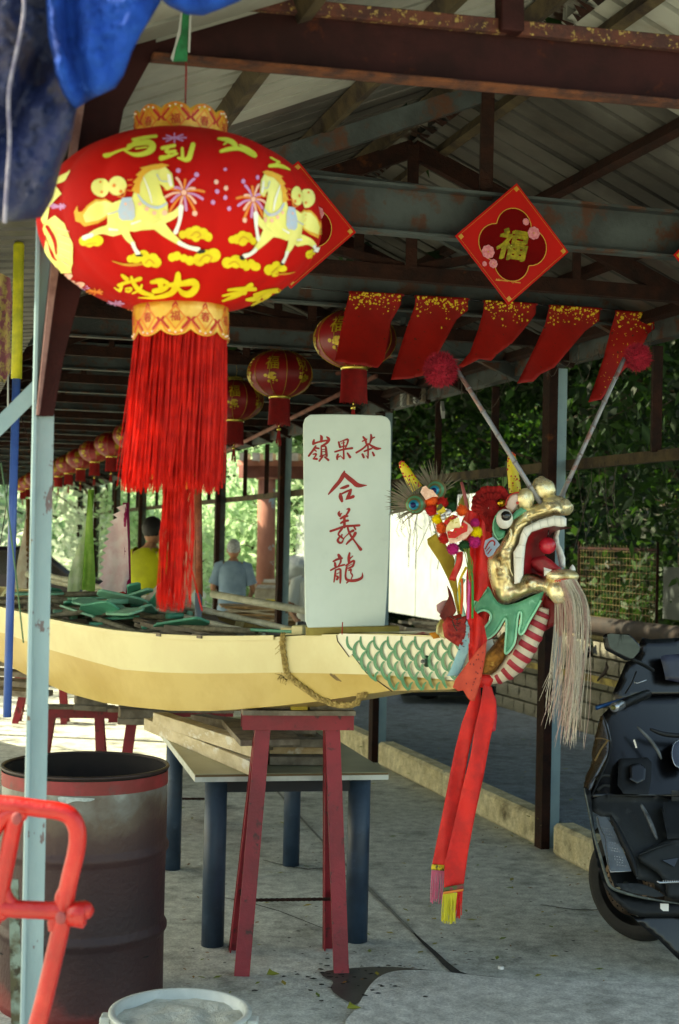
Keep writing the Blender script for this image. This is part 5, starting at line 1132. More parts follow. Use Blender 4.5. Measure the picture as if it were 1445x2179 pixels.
def cloud(l, m=M_char2, conv=ZA):
    dec('cloud', m, [circ(*c) if len(c) > 2 else c for c in l], (), conv=conv, off=.0018)
def cloudset(conv, s, det):
    q = MB()
    polys = [circ(x, y, r, 16) for x, y, r in s]
    dec('cloud', M_char2, polys, (), conv=conv, off=.0016)
    dec('cloud_line', mat('print_ochre', 'c48a1c', rough=.7), (), det, conv=conv, off=.0026)
cloudset(ZB, [(1240, 320, 34), (1300, 310, 48), (1350, 300, 55), (1410, 310, 48), (1455, 335, 40), (1350, 340, 40)], [([(1310, 330), (1350, 290), (1400, 320), (1360, 345)], 9)])
cloudset(ZB, [(800, 525, 32), (850, 520, 45), (910, 500, 50), (950, 540, 55), (1010, 550, 48), (990, 520, 45)], [([(930, 560), (960, 520), (1000, 560)], 9), ([(650, 540), (720, 565), (820, 575), (900, 565)], [8, 16, 26, 20])])
cloudset(ZB, [(1150, 510, 36), (1190, 500, 38), (1250, 520, 34), (1300, 540, 40), (1380, 530, 55), (1440, 500, 58), (1500, 490, 60)], [([(1380, 540), (1430, 480), (1500, 500), (1460, 550)], 9)])
cloudset(ZB, [(410, 375, 40), (460, 385, 42), (520, 370, 48)], [([(440, 400), (520, 390)], 6)])
cloudset(ZC, [(370, 1005, 32), (410, 1000, 42), (455, 975, 44), (500, 985, 42), (550, 1015, 32), (455, 1020, 38)], [([(420, 1020), (460, 970), (510, 1010)], 8)])
cloudset(ZC, [(330, 1200, 48), (400, 1190, 56), (460, 1200, 45), (540, 1200, 36), (570, 1230, 38), (500, 1230, 34)], [([(340, 1210), (390, 1180), (430, 1220)], 8)])
cloudset(ZC, [(680, 1260, 46), (740, 1230, 44), (800, 1240, 36), (740, 1280, 36)], [([(700, 1280), (750, 1240)], 8), ([(760, 1290), (830, 1290), (890, 1275)], [16, 14, 5])])
cloudset(ZC, [(1020, 1130, 38), (1045, 1110, 28)], [([(1000, 1130), (1040, 1120)], 6)])
# brush characters
dec('character', M_char, (), [([(820, 400), (920, 385), (1015, 368)], [14, 24, 18]), ([(870, 395), (820, 450), (760, 490)], [26, 30, 22]), ([(790, 455), (900, 425), (985, 425), (985, 475), (930, 520), (840, 535), (760, 500)], [24, 34, 36, 42, 30, 26, 8]), ([(780, 475), (680, 500), (580, 532)], [12, 18, 26]), ([(850, 478), (940, 465)], [12, 10]), ([(855, 450), (935, 438)], [10, 12])])
dec('character', M_char, (), [([(1065, 465), (1170, 450)], [24, 22]), ([(1130, 462), (1080, 505), (1175, 500)], [16, 18, 22]), ([(1055, 550), (1120, 545), (1195, 520)], [34, 22, 12]), ([(1125, 500), (1120, 545)], 16), ([(1235, 475), (1238, 545)], [16, 20]), ([(1325, 445), (1305, 520), (1285, 580), (1200, 555)], [30, 30, 36, 12])])
dec('character', M_char, (), [([(255, 150), (330, 160), (390, 195), (400, 235)], [14, 30, 34, 20]), ([(280, 255), (360, 235), (440, 235), (540, 280), (585, 290), (520, 240), (430, 205)], [20, 30, 22, 40, 34, 22, 12]), ([(340, 170), (300, 200)], [14, 10])], conv=ZC)
dec('character', M_char, (), [([(690, 310), (760, 350)], [10, 14]), ([(745, 345), (735, 385)], [14, 14]), ([(695, 378), (760, 375), (850, 412)], [20, 28, 12])], conv=ZC)
dec('character', M_char2, (), [([(730, 660), (765, 692)], [18, 26]), ([(705, 745), (800, 710), (885, 690)], [20, 20, 26]), ([(735, 730), (715, 800), (660, 765)], [18, 24, 8]), ([(765, 775), (815, 765), (800, 800), (765, 795)], [12, 14, 16, 12]), ([(800, 675), (825, 740), (890, 805), (990, 828)], [20, 22, 32, 18]), ([(895, 745), (860, 795), (820, 815)], [16, 18, 10])], conv=ZB)
dec('character', M_char2, (), [([(980, 720), (1060, 705), (1110, 720)], [22, 40, 20]), ([(1050, 715), (1060, 780)], [34, 30]), ([(1000, 795), (1070, 785), (1120, 745)], [30, 36, 20]), ([(1105, 742), (1230, 735), (1340, 710), (1360, 765), (1300, 825), (1235, 815), (1205, 770)], [24, 34, 46, 44, 44, 34, 16]), ([(1200, 650), (1195, 740), (1150, 810), (1040, 850), (870, 850)], [30, 50, 36, 24, 6])], conv=ZB)
dec('character', M_char2, (), [([(345, 1425), (450, 1418), (575, 1420)], [16, 28, 22]), ([(525, 1385), (440, 1460), (290, 1520)], [30, 36, 12]), ([(300, 1475), (400, 1450), (480, 1455)], [12, 20, 22])], conv=ZC)
dec('character', M_char2, (), [([(560, 1470), (660, 1440), (760, 1430)], [20, 28, 30]), ([(640, 1450), (580, 1500), (490, 1510)], [34, 40, 16]), ([(700, 1440), (640, 1490), (560, 1540)], [30, 36, 24]), ([(600, 1530), (540, 1560)], [26, 20])], conv=ZC)
# left-hand print that turns away round the edge
dec('scroll_print', M_pale, [[(275, 645), (205, 700), (115, 800), (65, 950), (52, 1080), (75, 1120), (110, 1080), (125, 960), (195, 850), (165, 780), (245, 730), (288, 670)]], ())
dec('scroll_print', M_pale, [[(50, 290), (100, 210), (160, 155), (225, 225), (290, 380), (322, 560), (300, 640), (225, 645), (165, 600), (90, 480)]], (), conv=ZB, off=.0022)
dec('scroll_line', M_lan, (), [([(110, 250), (180, 370), (185, 480)], [26, 30, 14]), ([(85, 330), (95, 400), (140, 500), (165, 530)], [18, 22, 16, 10])], conv=ZB, off=.003)
dec('scroll_line', M_pch, (), [([(190 + i * 8, 260 + i * 55), (280 + i * 4, 290 + i * 58)], 7) for i in range(6)], conv=ZB, off=.003)
dec('flower', M_pch, [circ(270, 680, 34), circ(250, 690, 26), circ(320, 725, 20), circ(370, 750, 34)], (), conv=ZB)
def spark(x, y, m, conv, s=1.0):
    dec('spark', m, (), [([(x, y), (x + 70 * s * math.cos(a), y + 26 * s * math.sin(a))], [10, 14]) for a in [i * math.pi / 4 for i in range(8)]], conv=conv)
spark(500, 800, M_or, ZB); spark(670, 900, M_lil, ZB); spark(1095, 935, M_or, ZB); spark(780, 970, M_or, ZB, .7); spark(1170, 385, M_lil, ZA, 1.4); spark(370, 770, M_lil, ZB); spark(190, 960, M_lil, ZA, .9)
spark(1330, 960, M_or, ZB, .001) if False else None
dec('dot', M_lil, [circ(315, 407, 14)], (), conv=ZC)
# crown and collar bands: gold paper with red lattice
M_paper = mat('gold_paper', 'dca83a', 'c98f28', scale=12, rough=.4, col3='ecd070', scale3=9, lo3=.5, hi3=.7, metal=.15); M_lat = mat('red_lattice', 'b0200f', rough=.6); M_orl = mat('orange_line', 'd86a1c', rough=.5)
def band(zc, r0, hgt, up, name):
    c0 = LO + LT @ Vector((0, 0, zc)); q = MB()
    def pt(a, v, off=0): return c0 + LT @ Vector(((r0 + off) * math.cos(a), (r0 + off) * math.sin(a), v * up))
    n = 144; NS = 10
    def edge(a): s_ = abs(math.sin(a * NS / 2)); return hgt * (.80 + .2 * s_ ** .6)
    q.grid([[pt(2 * math.pi * i / n, edge(2 * math.pi * i / n) * f) for i in range(n + 1)] for f in (0, .25, .5, .75, 1)]); q.obj(name, M_paper, bl, solid=.001)
    st, lt, dots = MB(), MB(), MB(); txt = MB()
    def fn(cx): return lambda x, y, h: pt(cx + x / r0, y, h)
    for k_ in range(NS):
        a = 2 * math.pi * (k_ + .5) / NS; w_ = math.pi * r0 / NS * .93; f = fn(a); h_ = hgt
        strokes(st, [([(-w_, h_ * .58), (0, h_ * .1), (w_, h_ * .58)], .006), ([(-w_, h_ * .58), (-w_ * .5, h_ * .80)], .005), ([(w_, h_ * .58), (w_ * .5, h_ * .80)], .0062)], f, .0012, it=0)
        strokes(lt, [([(0, h_ * .2), (w_ * .66, h_ * .5), (0, h_ * .84), (-w_ * .66, h_ * .5), (0, h_ * .2)], .003), ([(-w_, h_ * .66), (-w_ * .6, h_ * .9), (0, h_ * .97), (w_ * .6, h_ * .9), (w_, h_ * .66)], .0024)], f, .002, it=0)
        # small gold square with a character
        L0 = len(txt.v); vs, fs = glyph('福' if k_ % 2 else '春'); sc = h_ * .3
        txt.add([pt(a + (x * sc) / r0, h_ * .5 * 1 + (y if up > 0 else -y) * sc, .0019) for x, y in vs], [fc if up > 0 else fc for fc in fs])
        for dx, dy in ((-.42, .88), (0, .92), (.42, .88)): dots.ell(pt(a + dx * w_ / r0, dy * h_, .001), .0022, 6, 4)
    [tag(a.obj(b, c, bl), kind='stuff') for a, b, c in ((st, 'red_lattice', M_lat), (lt, 'orange_lines', M_orl), (txt, 'band_characters', M_lat), (dots, 'pearl_dots', M_whp))]
band(.158, .098, .075, 1, 'crown_band'); band(-.176, .101, .075, -1, 'lower_band')
# tassel
tc_ = LO + LT @ Vector((0, 0, -.24))
rg = random.Random(5)
for m_i, n_t in ((0, 9),):
    for grp in range(12):
        q = MB()
        for i in range(78):
            a = 2 * math.pi * (grp + rg.random()) / 12; r = .097 * math.sqrt(rg.uniform(.55, 1)); ln_ = rg.uniform(.285, .335); x0 = tc_ + Vector((math.cos(a) * r, math.sin(a) * r, .03))
            sw = Vector((-.014 + rg.gauss(0, .005), rg.gauss(0, .006), 0)); a2 = rg.gauss(0, .06); r2 = r * rg.uniform(1.0, 1.13)
            e = tc_ + Vector((math.cos(a + a2) * r2, math.sin(a + a2) * r2, -ln_)) + sw
            mid = x0.lerp(e, .5) + Vector((rg.gauss(0, .003), rg.gauss(0, .003), 0)); q.tube([x0, mid, e], [.0015, .0016, .001], 3, cap=False)
        q.obj('tassel_tuft', M_tas, bl)
q = MB()
for i in range(130):
    a = rg.uniform(0, 6.28); r = .032 * math.sqrt(rg.random()); x0 = tc_ + Vector((math.cos(a) * r + .004, math.sin(a) * r, -.27)); e = x0 + Vector((rg.gauss(0, .008) - .005, rg.gauss(0, .006), -.305 + rg.uniform(-.01, .02))); q.tube([x0, x0.lerp(e, .5) + Vector((rg.gauss(0, .004), 0, 0)), e], [.0015, .0014, .0008], 3, cap=False)
for px, py in ((430, 1300), (352, 1290), (405, 1285)): q.tube([P(380, 1100, 3.0), P(px, py, 3.0)], .0014, 4)
q.obj('centre_tassel', M_tas, bl)
q = MB()
for i in range(26): a = rg.uniform(0, 6.28); x0 = tc_ + Vector((math.cos(a) * .06, math.sin(a) * .06, -.05)); q.tube([x0, x0 - UP * rg.uniform(.2, .28) + Vector((rg.gauss(0, .01), rg.gauss(0, .01), 0))], .0012, 3, cap=False)
q.obj('gold_threads', M_mane, bl)
q = MB(); q.tube([P(394, 232, 3.0), P(396, 150, 3.02), P(395, 120, 3.03)], .0022, 5); q.obj('cord', M_dred, bl)
# strap on the beam
sp = thing('green_strap', P(390, 120, 3.0), 'green and white woven strap looped over the front beam above the big lantern', 'strap')
M_str = mat('green_webbing', '1f7a4a', '186038', scale=40, rough=.8, bump=.4, bscale=200); M_strw = mat('white_webbing', 'a9aaa6', rough=.8)
q = MB(); q.prism([P(x, y, 2.96) for x, y in ((386, 22), (404, 24), (400, 80), (398, 130), (366, 130), (374, 90), (384, 60))], Vector((0, .004, 0))); q.obj('webbing', M_str, sp, fixn=True)
q = MB(); q.prism([P(x, y, 2.955) for x, y in ((384, 22), (388, 22), (384, 70), (374, 100), (368, 130), (363, 124), (372, 96), (380, 60))], Vector((0, .004, 0))); q.prism([P(x, y, 2.955) for x, y in ((403, 30), (407, 30), (404, 110), (400, 110))], Vector((0, .004, 0))); q.obj('white_edge', M_strw, sp, fixn=True)
# ============================================================ row of small lanterns
M_sl = mat('small_lantern_silk', '8e0b14', '780810', scale=4, rough=.45, sheen=.3, trans=.15); M_sg = mat('lantern_gold', 'b89a2c', '9c7f1e', scale=30, rough=.4, metal=.35); M_cap = mat('brass_cap', 'c9b458', rough=.22, metal=.8); M_stas = mat('small_tassel_red', 'a30b10', '8c080c', scale=30, rough=.7)
def small_lantern():
    t = thing('small_lantern', (0, 0, 0), 'x', 'lantern', 'row of small red lanterns under the shed ridge'); A, B = .185, .135; n = 12
    def sf(a, ph, off=0): g = 1 - .03 * abs(math.sin(a * n / 2)) ** .7 + .01; r = (A * g + off) * math.cos(ph); return Vector((r * math.cos(a), r * math.sin(a), (B + off) * math.sin(ph)))
    q = MB(); q.grid([[sf(2 * math.pi * k_ / 72, -1.2 + 2.4 * i / 18) for k_ in range(73)] for i in range(19)]); q.obj('shade', M_sl, t)
    q = MB()
    for k_ in range(n): q.tube([sf(2 * math.pi * k_ / n, -1.2 + 2.4 * i / 14, .001) for i in range(15)], .0016, 4)
    q.obj('rib', M_sg, t)
    q = MB(); vb = MB()
    for j, ch in enumerate('福財祥財福吉'):
        a = -math.pi / 2 - .45 + j * math.pi / 3; vs, fs = glyph(ch); sc = .085
        q.add([sf(a + x * sc / A, .30 + y * sc / B, .0045) for x, y in vs], fs)
        for i in range(26):
            x = rnd.gauss(0, .22); y = rnd.gauss(-.95, .22); r = rnd.uniform(.06, .16); c = [(x + r * math.cos(b), y + r * .8 * math.sin(b)) for b in [m * 2 * math.pi / 7 for m in range(7)]]
            q.add([sf(a + u * .08 / A, .30 + v * .075 / B, .0035 + i * .00003) for u, v in c], [tuple(range(7))])
    tag(q.obj('gold_print', M_sg, t), kind='stuff')
    q = MB(); q.lathe([(.05, .118), (.052, .124), (.052, .15), (.046, .152), (.046, .12)], seg=24); q.obj('cap', M_cap, t)
    q = MB(); q.lathe([(.06, -.122), (.062, -.125), (.062, -.14), (.058, -.141)], seg=24); q.obj('collar', M_cap, t)
    q = MB(); rg2 = random.Random(2); rows0, rows1 = [], []
    q.lathe([(.054, -.13), (.056, -.2), (.06, -.27)], seg=48, fn=lambda a, z: 1 + .05 * math.sin(a * 24))
    for i in range(120):
        a = 2 * math.pi * i / 120; r = .06; q.tube([Vector((.057 * math.cos(a), .057 * math.sin(a), -.14)), Vector((r * math.cos(a), r * math.sin(a), -.25)), Vector((r * 1.04 * math.cos(a), r * 1.04 * math.sin(a), -.285 + rg2.uniform(-.008, .006)))], .0016, 3, cap=False)
    q.obj('tassel', M_stas, t)
    q = MB(); q.tube([Vector((0, 0, -.27)), Vector((0, 0, -.31))], .003, 5); q.lathe([(.006, -.30), (.012, -.306), (.012, -.318), (.006, -.32)], seg=10); q.obj('bead', M_cap, t)
    q = MB()
    for i in range(16): a = i / 16 * 6.28; q.tube([Vector((.004 * math.cos(a), .004 * math.sin(a), -.318)), Vector((.013 * math.cos(a), .013 * math.sin(a), -.37)), Vector((.015 * math.cos(a) , .015 * math.sin(a), -.395 + rg2.uniform(-.015, .01)))], .0022, 3, cap=False)
    q.obj('end_tassel', M_stas, t)
    q = MB(); q.tube([Vector((0, 0, .14)), Vector((.01, 0, .19)), Vector((0, 0, .26))], .0012, 4); q.obj('wire', M_sg, t)
    return t
sl0 = small_lantern(); LD = [(755, 722, 6.40), (596, 796, 7.95), (500, 852, 9.2)]
pos = [P(*l) for l in LD]
for i in range(16):
    d = 10.6 + 1.5 * i if i < 12 else 28.6; 
    if i < 13: pos.append(S(1.93, d, 2.62 + .01 * math.sin(i * 2)))
labs = ['small red lantern half hidden behind the leftmost red pennant', 'small red lantern hanging free between the big tassel and the pennants', 'small red lantern partly hidden by the big lantern tassel']
ordn = ['fourth', 'fifth', 'sixth', 'seventh', 'eighth', 'ninth', 'tenth', 'eleventh', 'twelfth', 'thirteenth', 'fourteenth', 'fifteenth', 'sixteenth']
for i, p in enumerate(pos):
    o = sl0 if i == 0 else copy_tree(sl0); o.location = p; o.rotation_euler.z = [.0, .25, .5][i] if i < 3 else rnd.uniform(0, 6)
    o['label'] = labs[i] if i < 3 else 'small red lantern, %s of the row counted from the red pennants' % ordn[i - 3]
# ============================================================ diamonds
M_dia = mat('diamond_red_card', 'b80c0a', 'a60a08', scale=3, rough=.6, spec=.2); M_diad = mat('diamond_dark_red', '6a0508', '560406', scale=3, rough=.6, spec=.05)
M_golds = mat('gold_foil_char', 'b09c2c', '7c7020', scale=30, lo=.4, hi=.6, rough=.25, metal=.6, col3='d8d060', scale3=22, lo3=.6, hi3=.64); M_goldl = mat('gold_line', 'c08a2c', rough=.4); M_flo = mat('blossom_pink', 'd88a90', 'c86a78', scale=120, rough=.5)
def diamond(label, c, corners=None, turn=0.0):
    t = thing('diamond_sign', c, label, 'sign', 'red diamond new year signs on the second truss'); r = .212
    n_ = (-SD_ + SC_ * 0).normalized(); ex = SC_; ez = UP; c0, s0 = math.cos(turn), math.sin(turn)
    def f(x, y, h=0): x2, y2 = x * c0 - y * s0, x * s0 + y * c0; return c + ex * x2 + ez * y2 + n_ * h
    q = MB(); q.prism([f(0, r), f(r, 0), f(0, -r), f(-r, 0)], -n_ * .003); q.obj('card', M_dia, t)
    q = MB(); strokes(q, [([(0, r * .95), (r * .95, 0), (0, -r * .95), (-r * .95, 0), (0, r * .95)], .0012)], f, .0008, it=0)
    for x, y in ((0, .9), (.9, 0), (0, -.9), (-.9, 0)): q.box(f(x * r, y * r, .001), (.014, .002, .014), Matrix.Rotation(R_(16.5), 3, 'Z') @ Matrix.Rotation(R_(45), 3, 'Y'))
    q.obj('gold_border', M_goldl, t)
    q = MB(); lob = []; R1 = .066
    for kx in range(4):
        b = math.pi / 4 + kx * math.pi / 2 + math.pi / 4
        for m in range(13): a = b - 1.5 + 3.0 * m / 12; lob.append((.062 * math.cos(b) + R1 * math.cos(a) * .98, .062 * math.sin(b) + R1 * math.sin(a) * .98 - .003))
    q.add([f(x, y, .0015) for x, y in lob], [tuple(range(len(lob)))]); q.obj('quatrefoil', M_diad, t)
    q = MB(); strokes(q, [(lob + [lob[0]], .0032)], f, .002, it=0); q.obj('quatrefoil_rim', M_goldl, t)
    q = MB(); vs, fs = glyph('福'); q.add([f(x * .115 + y * .02, y * .115 - .012, .0035) for x, y in vs], fs)
    q.add([f(x * .115 + y * .02 + .0045, y * .115 - .009, .0030) for x, y in vs], fs); q.add([f(x * .115 + y * .02 - .004, y * .115 - .014, .0025) for x, y in vs], fs); q.obj('foil_character', M_golds, t)
    q = MB(); q2 = MB()
    for x, y, rr in ((.042, .082, .0125), (.074, .047, .023), (-.09, -.04, .024), (-.068, -.078, .016), (-.1, -.083, .009)):
        for m in range(8): a = m * math.pi / 4; q.lathe([(0, 0), (rr * .42, 0)], f(x + rr * .6 * math.cos(a), y + rr * .6 * math.sin(a), .004 + m * .0001), 8, Matrix.Rotation(R_(16.5), 3, 'Z') @ Matrix.Rotation(R_(90), 3, 'X'))
        q.lathe([(0, 0), (rr * .6, 0)], f(x, y, .0049), 10, Matrix.Rotation(R_(16.5), 3, 'Z') @ Matrix.Rotation(R_(90), 3, 'X')); q2.ell(f(x, y, .0052), rr * .13, 6, 4)
    q.obj('blossom', M_flo, t); q2.obj('blossom_heart', M_goldl, t)
    q = MB()
    for x, wd, hh in ((-.046, .018, .008), (-.02, .035, .005), (.03, .026, .005)):
        if wd == .018: q.add([f(x - .009, -.134, .001), f(x - .004, -.126, .001), f(x, -.131, .001), f(x + .004, -.125, .001), f(x + .009, -.134, .001)], [(0, 1, 2, 3, 4)])
        else:
            nn = int(wd / .0045)
            for m in range(nn): xx = x - wd / 2 + m * .0045; q.add([f(xx, -.133, .001), f(xx + .0034, -.133, .001), f(xx + .0034, -.1285 + .001 * (m % 2), .001), f(xx, -.1285, .001)], [(0, 1, 2, 3)])
    strokes(q, [([(.010 + .004 * math.cos(a), -.131 + .004 * math.sin(a)) for a in [i * .7 for i in range(10)]], .0016)], f, .001, it=0); q.obj('small_print', M_goldl, t)
    return t
dq = S(0, 4.49, 0); dc = PP(1091, 519, dq, SD_)
diamond('red diamond sign with gold character and pink blossoms, fully visible', dc, turn=R_(-3))
diamond('red diamond sign whose right corner peeps out behind the big lantern', PP(627, 478, dq, SD_), turn=R_(-2))
diamond('red diamond sign cut off at the right edge of the photo', PP(1545, 552, dq, SD_), turn=R_(0))
# ============================================================ pennants
M_pen = mat('red_pennant', 'b3120a', '9c0e07', scale=5, rough=.65, col3='3e2a10', scale3=60, lo3=.64, hi3=.68, trans=.12); M_fleck = mat('gold_fleck', 'f0c840', rough=.3)
pen = [([(745, 619), (857, 625), (852, 650), (832, 685), (826, 720), (818, 765), (804, 783), (712, 768), (706, 792), (718, 745), (726, 700), (733, 665)], 'leftmost red pennant, broad and hanging before a small lantern'),
       ([(885, 628), (996, 634), (996, 660), (972, 680), (950, 720), (928, 760), (898, 800), (870, 806), (832, 808), (838, 785), (852, 740), (868, 690), (883, 650)], 'second red pennant from the left, blown to the lower left'),
       ([(1031, 638), (1141, 645), (1140, 668), (1120, 695), (1090, 730), (1060, 752), (1045, 768), (1020, 764), (985, 782), (976, 778), (1000, 750), (1018, 700), (1028, 665)], 'middle red pennant with a curled hem above the crimson pompom'),
       ([(1170, 648), (1278, 655), (1275, 682), (1245, 705), (1215, 740), (1180, 782), (1150, 796), (1135, 812), (1100, 816), (1118, 780), (1140, 735), (1160, 690)], 'fourth red pennant from the left, tip pointing down to the antenna rods'),
       ([(1312, 660), (1415, 667), (1408, 688), (1380, 710), (1360, 750), (1325, 790), (1300, 822), (1280, 850), (1252, 856), (1268, 810), (1285, 760), (1300, 700)], 'rightmost red pennant falling behind the second pompom')]
pq = S(0, 5.98, 0)
for i, (ol_, lb) in enumerate(pen):
    t = thing('red_pennant', PP(*ol_[0], pq, SD_), lb, 'pennant', 'red paper pennants with gold flecks'); sd = i * 1.7
    def f(x, y, h=0):
        yt = interp([(745, 620), (1415, 667)], x); v = max(0, (y - yt)) / 190; p = PP(x, y, pq - SD_ * (.02 + .20 * v * v + .02 * v * math.sin(x * .06 + sd)), SD_); return p - SD_ * h
    vs, fs, ds = fill(ol_, 8); q = MB(); q.add([f(x, y) for x, y in vs], fs, True); q.obj('cloth', M_pen, t, solid=.0008)
    q = MB()
    for k_ in range(330):
        y = ol_[0][1] + abs(rnd.gauss(0, 20)) if k_ < 150 else ol_[0][1] + rnd.random() * 190; x = rnd.uniform(min(p[0] for p in ol_), max(p[0] for p in ol_)); r = rnd.uniform(.8, 3.3) if k_ < 150 else rnd.uniform(.4, 1.5)
        if k_ >= 150 and i != 4 and y > ol_[0][1] + 40: continue
        if pip((x, y), ol_) and segd((x, y), ol_) > 2: n_ = rnd.randint(4, 6); q.add([f(x + r * rnd.uniform(.6, 1.3) * math.cos(b * 6.28 / n_), y + r * rnd.uniform(.6, 1.3) * math.sin(b * 6.28 / n_), .0015) for b in range(n_)], [tuple(range(n_))])
    tag(q.obj('gold_flecks', M_fleck, t), kind='stuff')
    q = MB(); a, b = PP(ol_[0][0] - 3, ol_[0][1] + 3, pq + SD_ * .005, SD_), PP(ol_[1][0] + 3, ol_[1][1] + 3, pq + SD_ * .005, SD_); q.bar(a, b, .006, .01); q.obj('top_strip', M_dred, t)
q = MB(); q.tube([PP(x, y, pq + SD_ * .01, SD_) for x, y in ((640, 612), (745, 622), (857, 628), (996, 638), (1141, 648), (1278, 658), (1415, 668), (1500, 676))], .003, 5); q.obj('pennant_line', M_black, label='dark cord that the red pennants hang from', cat='cord')
# ============================================================ tarpaulin
M_tarp = mat('blue_tarpaulin', '16469f', '0d2b6c', scale=7, rough=.8, spec=.15, bump=.5, bscale=60, col3='3a6cc4', scale3=9, lo3=.62, hi3=.75, trans=.12)
M_tarp2 = mat('dirty_navy_tarpaulin', '0d1c4a', '0a1538', scale=4, rough=.6, bump=.4, bscale=90, col3='3a2e34', scale3=7, lo3=.56, hi3=.72, trans=.05)
tp = thing('tarpaulin', P(60, 300, 2.9), 'bright and navy blue tarpaulin bunched over the left corner of the shed front', 'tarpaulin')
def tarpsheet(name, outl, Y0, m, amp, dirx, diry, fr, step=9, seed=0.0):
    vs, fs, ds = fill(outl, step); q = MB(); pts = []
    for (x, y), d_ in zip(vs, ds):
        u = (x * dirx + y * diry) * fr; n1 = noise.noise(Vector((x * .006 + seed, y * .004, 0)))
        h = amp * (math.sin(u + 2.5 * n1) + .45 * math.sin(2.3 * u + 4 * n1 + 1) + .8 * noise.noise(Vector((x * .018, y * .012, seed))) + .8 * abs(noise.noise(Vector((x * .05, y * .035, seed)))) + .3 * noise.noise(Vector((x * .1, y * .08, seed)))); pts.append(P(x, y, Y0 - h + .03 * (1 - min(1, d_ / 22)) ** 2))
    q.add(pts, fs, True); q.obj(name, m, tp, solid=.002)
tarpsheet('navy_fold', [(-120, -160), (130, -160), (135, 60), (165, 180), (162, 235), (150, 300), (130, 350), (112, 420), (88, 462), (40, 468), (-120, 478)], 2.30, M_tarp2, .03, .6, .35, .045, seed=3)
tarpsheet('bright_fold', [(92, -160), (100, 20), (104, 80), (113, 120), (120, 160), (135, 200), (160, 232), (190, 212), (245, 186), (262, 160), (280, 110), (300, 70), (322, 35), (340, 5), (372, -160)], 2.25, M_tarp, .022, .9, -.25, .035, seed=1)
tarpsheet('hanging_fold', [(325, -160), (338, -6), (360, 12), (398, 30), (432, 32), (470, 18), (512, 0), (590, -160)], 2.28, M_tarp, .012, .7, .2, .05, seed=6)
q = MB(); q.tube([P(x, y, 2.25) for x, y in smooth2([(50, -60), (52, 30), (40, 90), (26, 150), (16, 210), (22, 300), (14, 400), (10, 475)], it=2)], .0035, 5); q.obj('edge_rope', mat('grey_mauve_rope', '6a6478', '8a8490', scale=50, rough=.9), tp)
# ============================================================ blue pole, cord, banner at the left
bp_ = thing('blue_pole', P(15, 1525, 4.2), 'blue pipe with a yellow sleeve hanging at the far left edge', 'pole')
q = MB(); q.tube([P(15, 1526, 4.2), P(25, 1160, 4.2), P(35, 800, 4.2)], .0125, 12); q.obj('pipe', mat('blue_pvc', '3a5aa0', '2f4d90', scale=9, rough=.3), bp_)
q = MB(); q.tube([P(35, 806, 4.2), P(38, 660, 4.2), P(40, 522, 4.2), P(40, 516, 4.2)], [.0165, .016, .0165, .013], 10); q.obj('sleeve', mat('yellow_green_tape', 'b0a81c', '8f9016', scale=20, rough=.6, bump=.4, bscale=60), bp_)
q = MB()
for a, b in (((20, 855), (75, 838)), ((20, 855), (50, 870)), ((0, 1160), (18, 1000)), ((40, 872), (80, 1000))): q.tube([P(*a, 4.17), P((a[0] + b[0]) / 2 + 3, (a[1] + b[1]) / 2 + 6, 4.17), P(*b, 4.17)], .0012, 4)
q.obj('tie_wire', M_rust, bp_)
q = MB(); q.tube([P(2, 985, 3.6), P(20, 1110, 3.6), P(36, 1240, 3.6), P(50, 1368, 3.6)], .0022, 5); q.obj('green_string', mat('green_cord', '4c6a48', rough=.8), label='thin green string slanting down beside the pale post', cat='string')
q = MB(); q.tube([P(17, 790, 4.4), P(17, 880, 4.4)], .003, 5); q.obj('white_string', M_strw, label='short white string beside the yellow sleeve', cat='string')
bn = thing('rolled_banner', P(8, 800, 4.4), 'rolled patterned banner in pink and cream at the far left', 'banner')
q = flagshape('c', [(-20, 590), (0, 580), (22, 592), (26, 640), (22, 720), (26, 780), (10, 815), (-20, 805)], 4.4, None, '', .3, .012); q.obj('cloth', mat('banner_print', '7a4450', '9c8a52', scale=26, lo=.45, hi=.55, rough=.8, col3='3a3c34', scale3=18, lo3=.58, hi3=.66), bn)
# ============================================================ barrier
M_bar = mat('barrier_red_enamel', 'b8100c', '9c0c09', scale=5, rough=.4, bump=.5, bscale=28, coat=.15, col3='c63026', scale3=9, lo3=.6, hi3=.8)
ba = thing('red_barrier', G(60, 2600), 'bright red cast metal barrier frame in the front left corner', 'barrier')
BY_ = 2.62
def zq(l): return [(a[0] / 4.12, 1650 + a[1] / 4.12) for a in l]
k_ = BY_ / FPX / 4.12
def bt(pts, r, nm='tube'): q = MB(); c = [P(*p, BY_) for p in smooth2(zq(pts), it=2)]; q.tube(c, [x * k_ * 1.25 for x in r] if isinstance(r, list) else r * k_ * 1.25, 16); q.obj(nm, M_bar, ba)
bt([(-500, 230), (-200, 235), (0, 250), (160, 262), (330, 290), (520, 310), (620, 350), (675, 450), (685, 560), (660, 720), (610, 900), (560, 1180)], 62, 'top_tube')
bt([(150, 330), (110, 480), (70, 700), (30, 900), (-10, 1150)], 60, 'diagonal_tube'); bt([(-10, 1150), (100, 1170), (300, 1180), (560, 1190)], 62, 'middle_tube')
bt([(560, 1190), (520, 1400), (450, 1700), (380, 2000), (310, 2250), (250, 2500), (200, 2900)], 64, 'lower_tube'); bt([(-10, 1150), (-120, 1400), (-200, 1700)], 60, 'lower_tube')
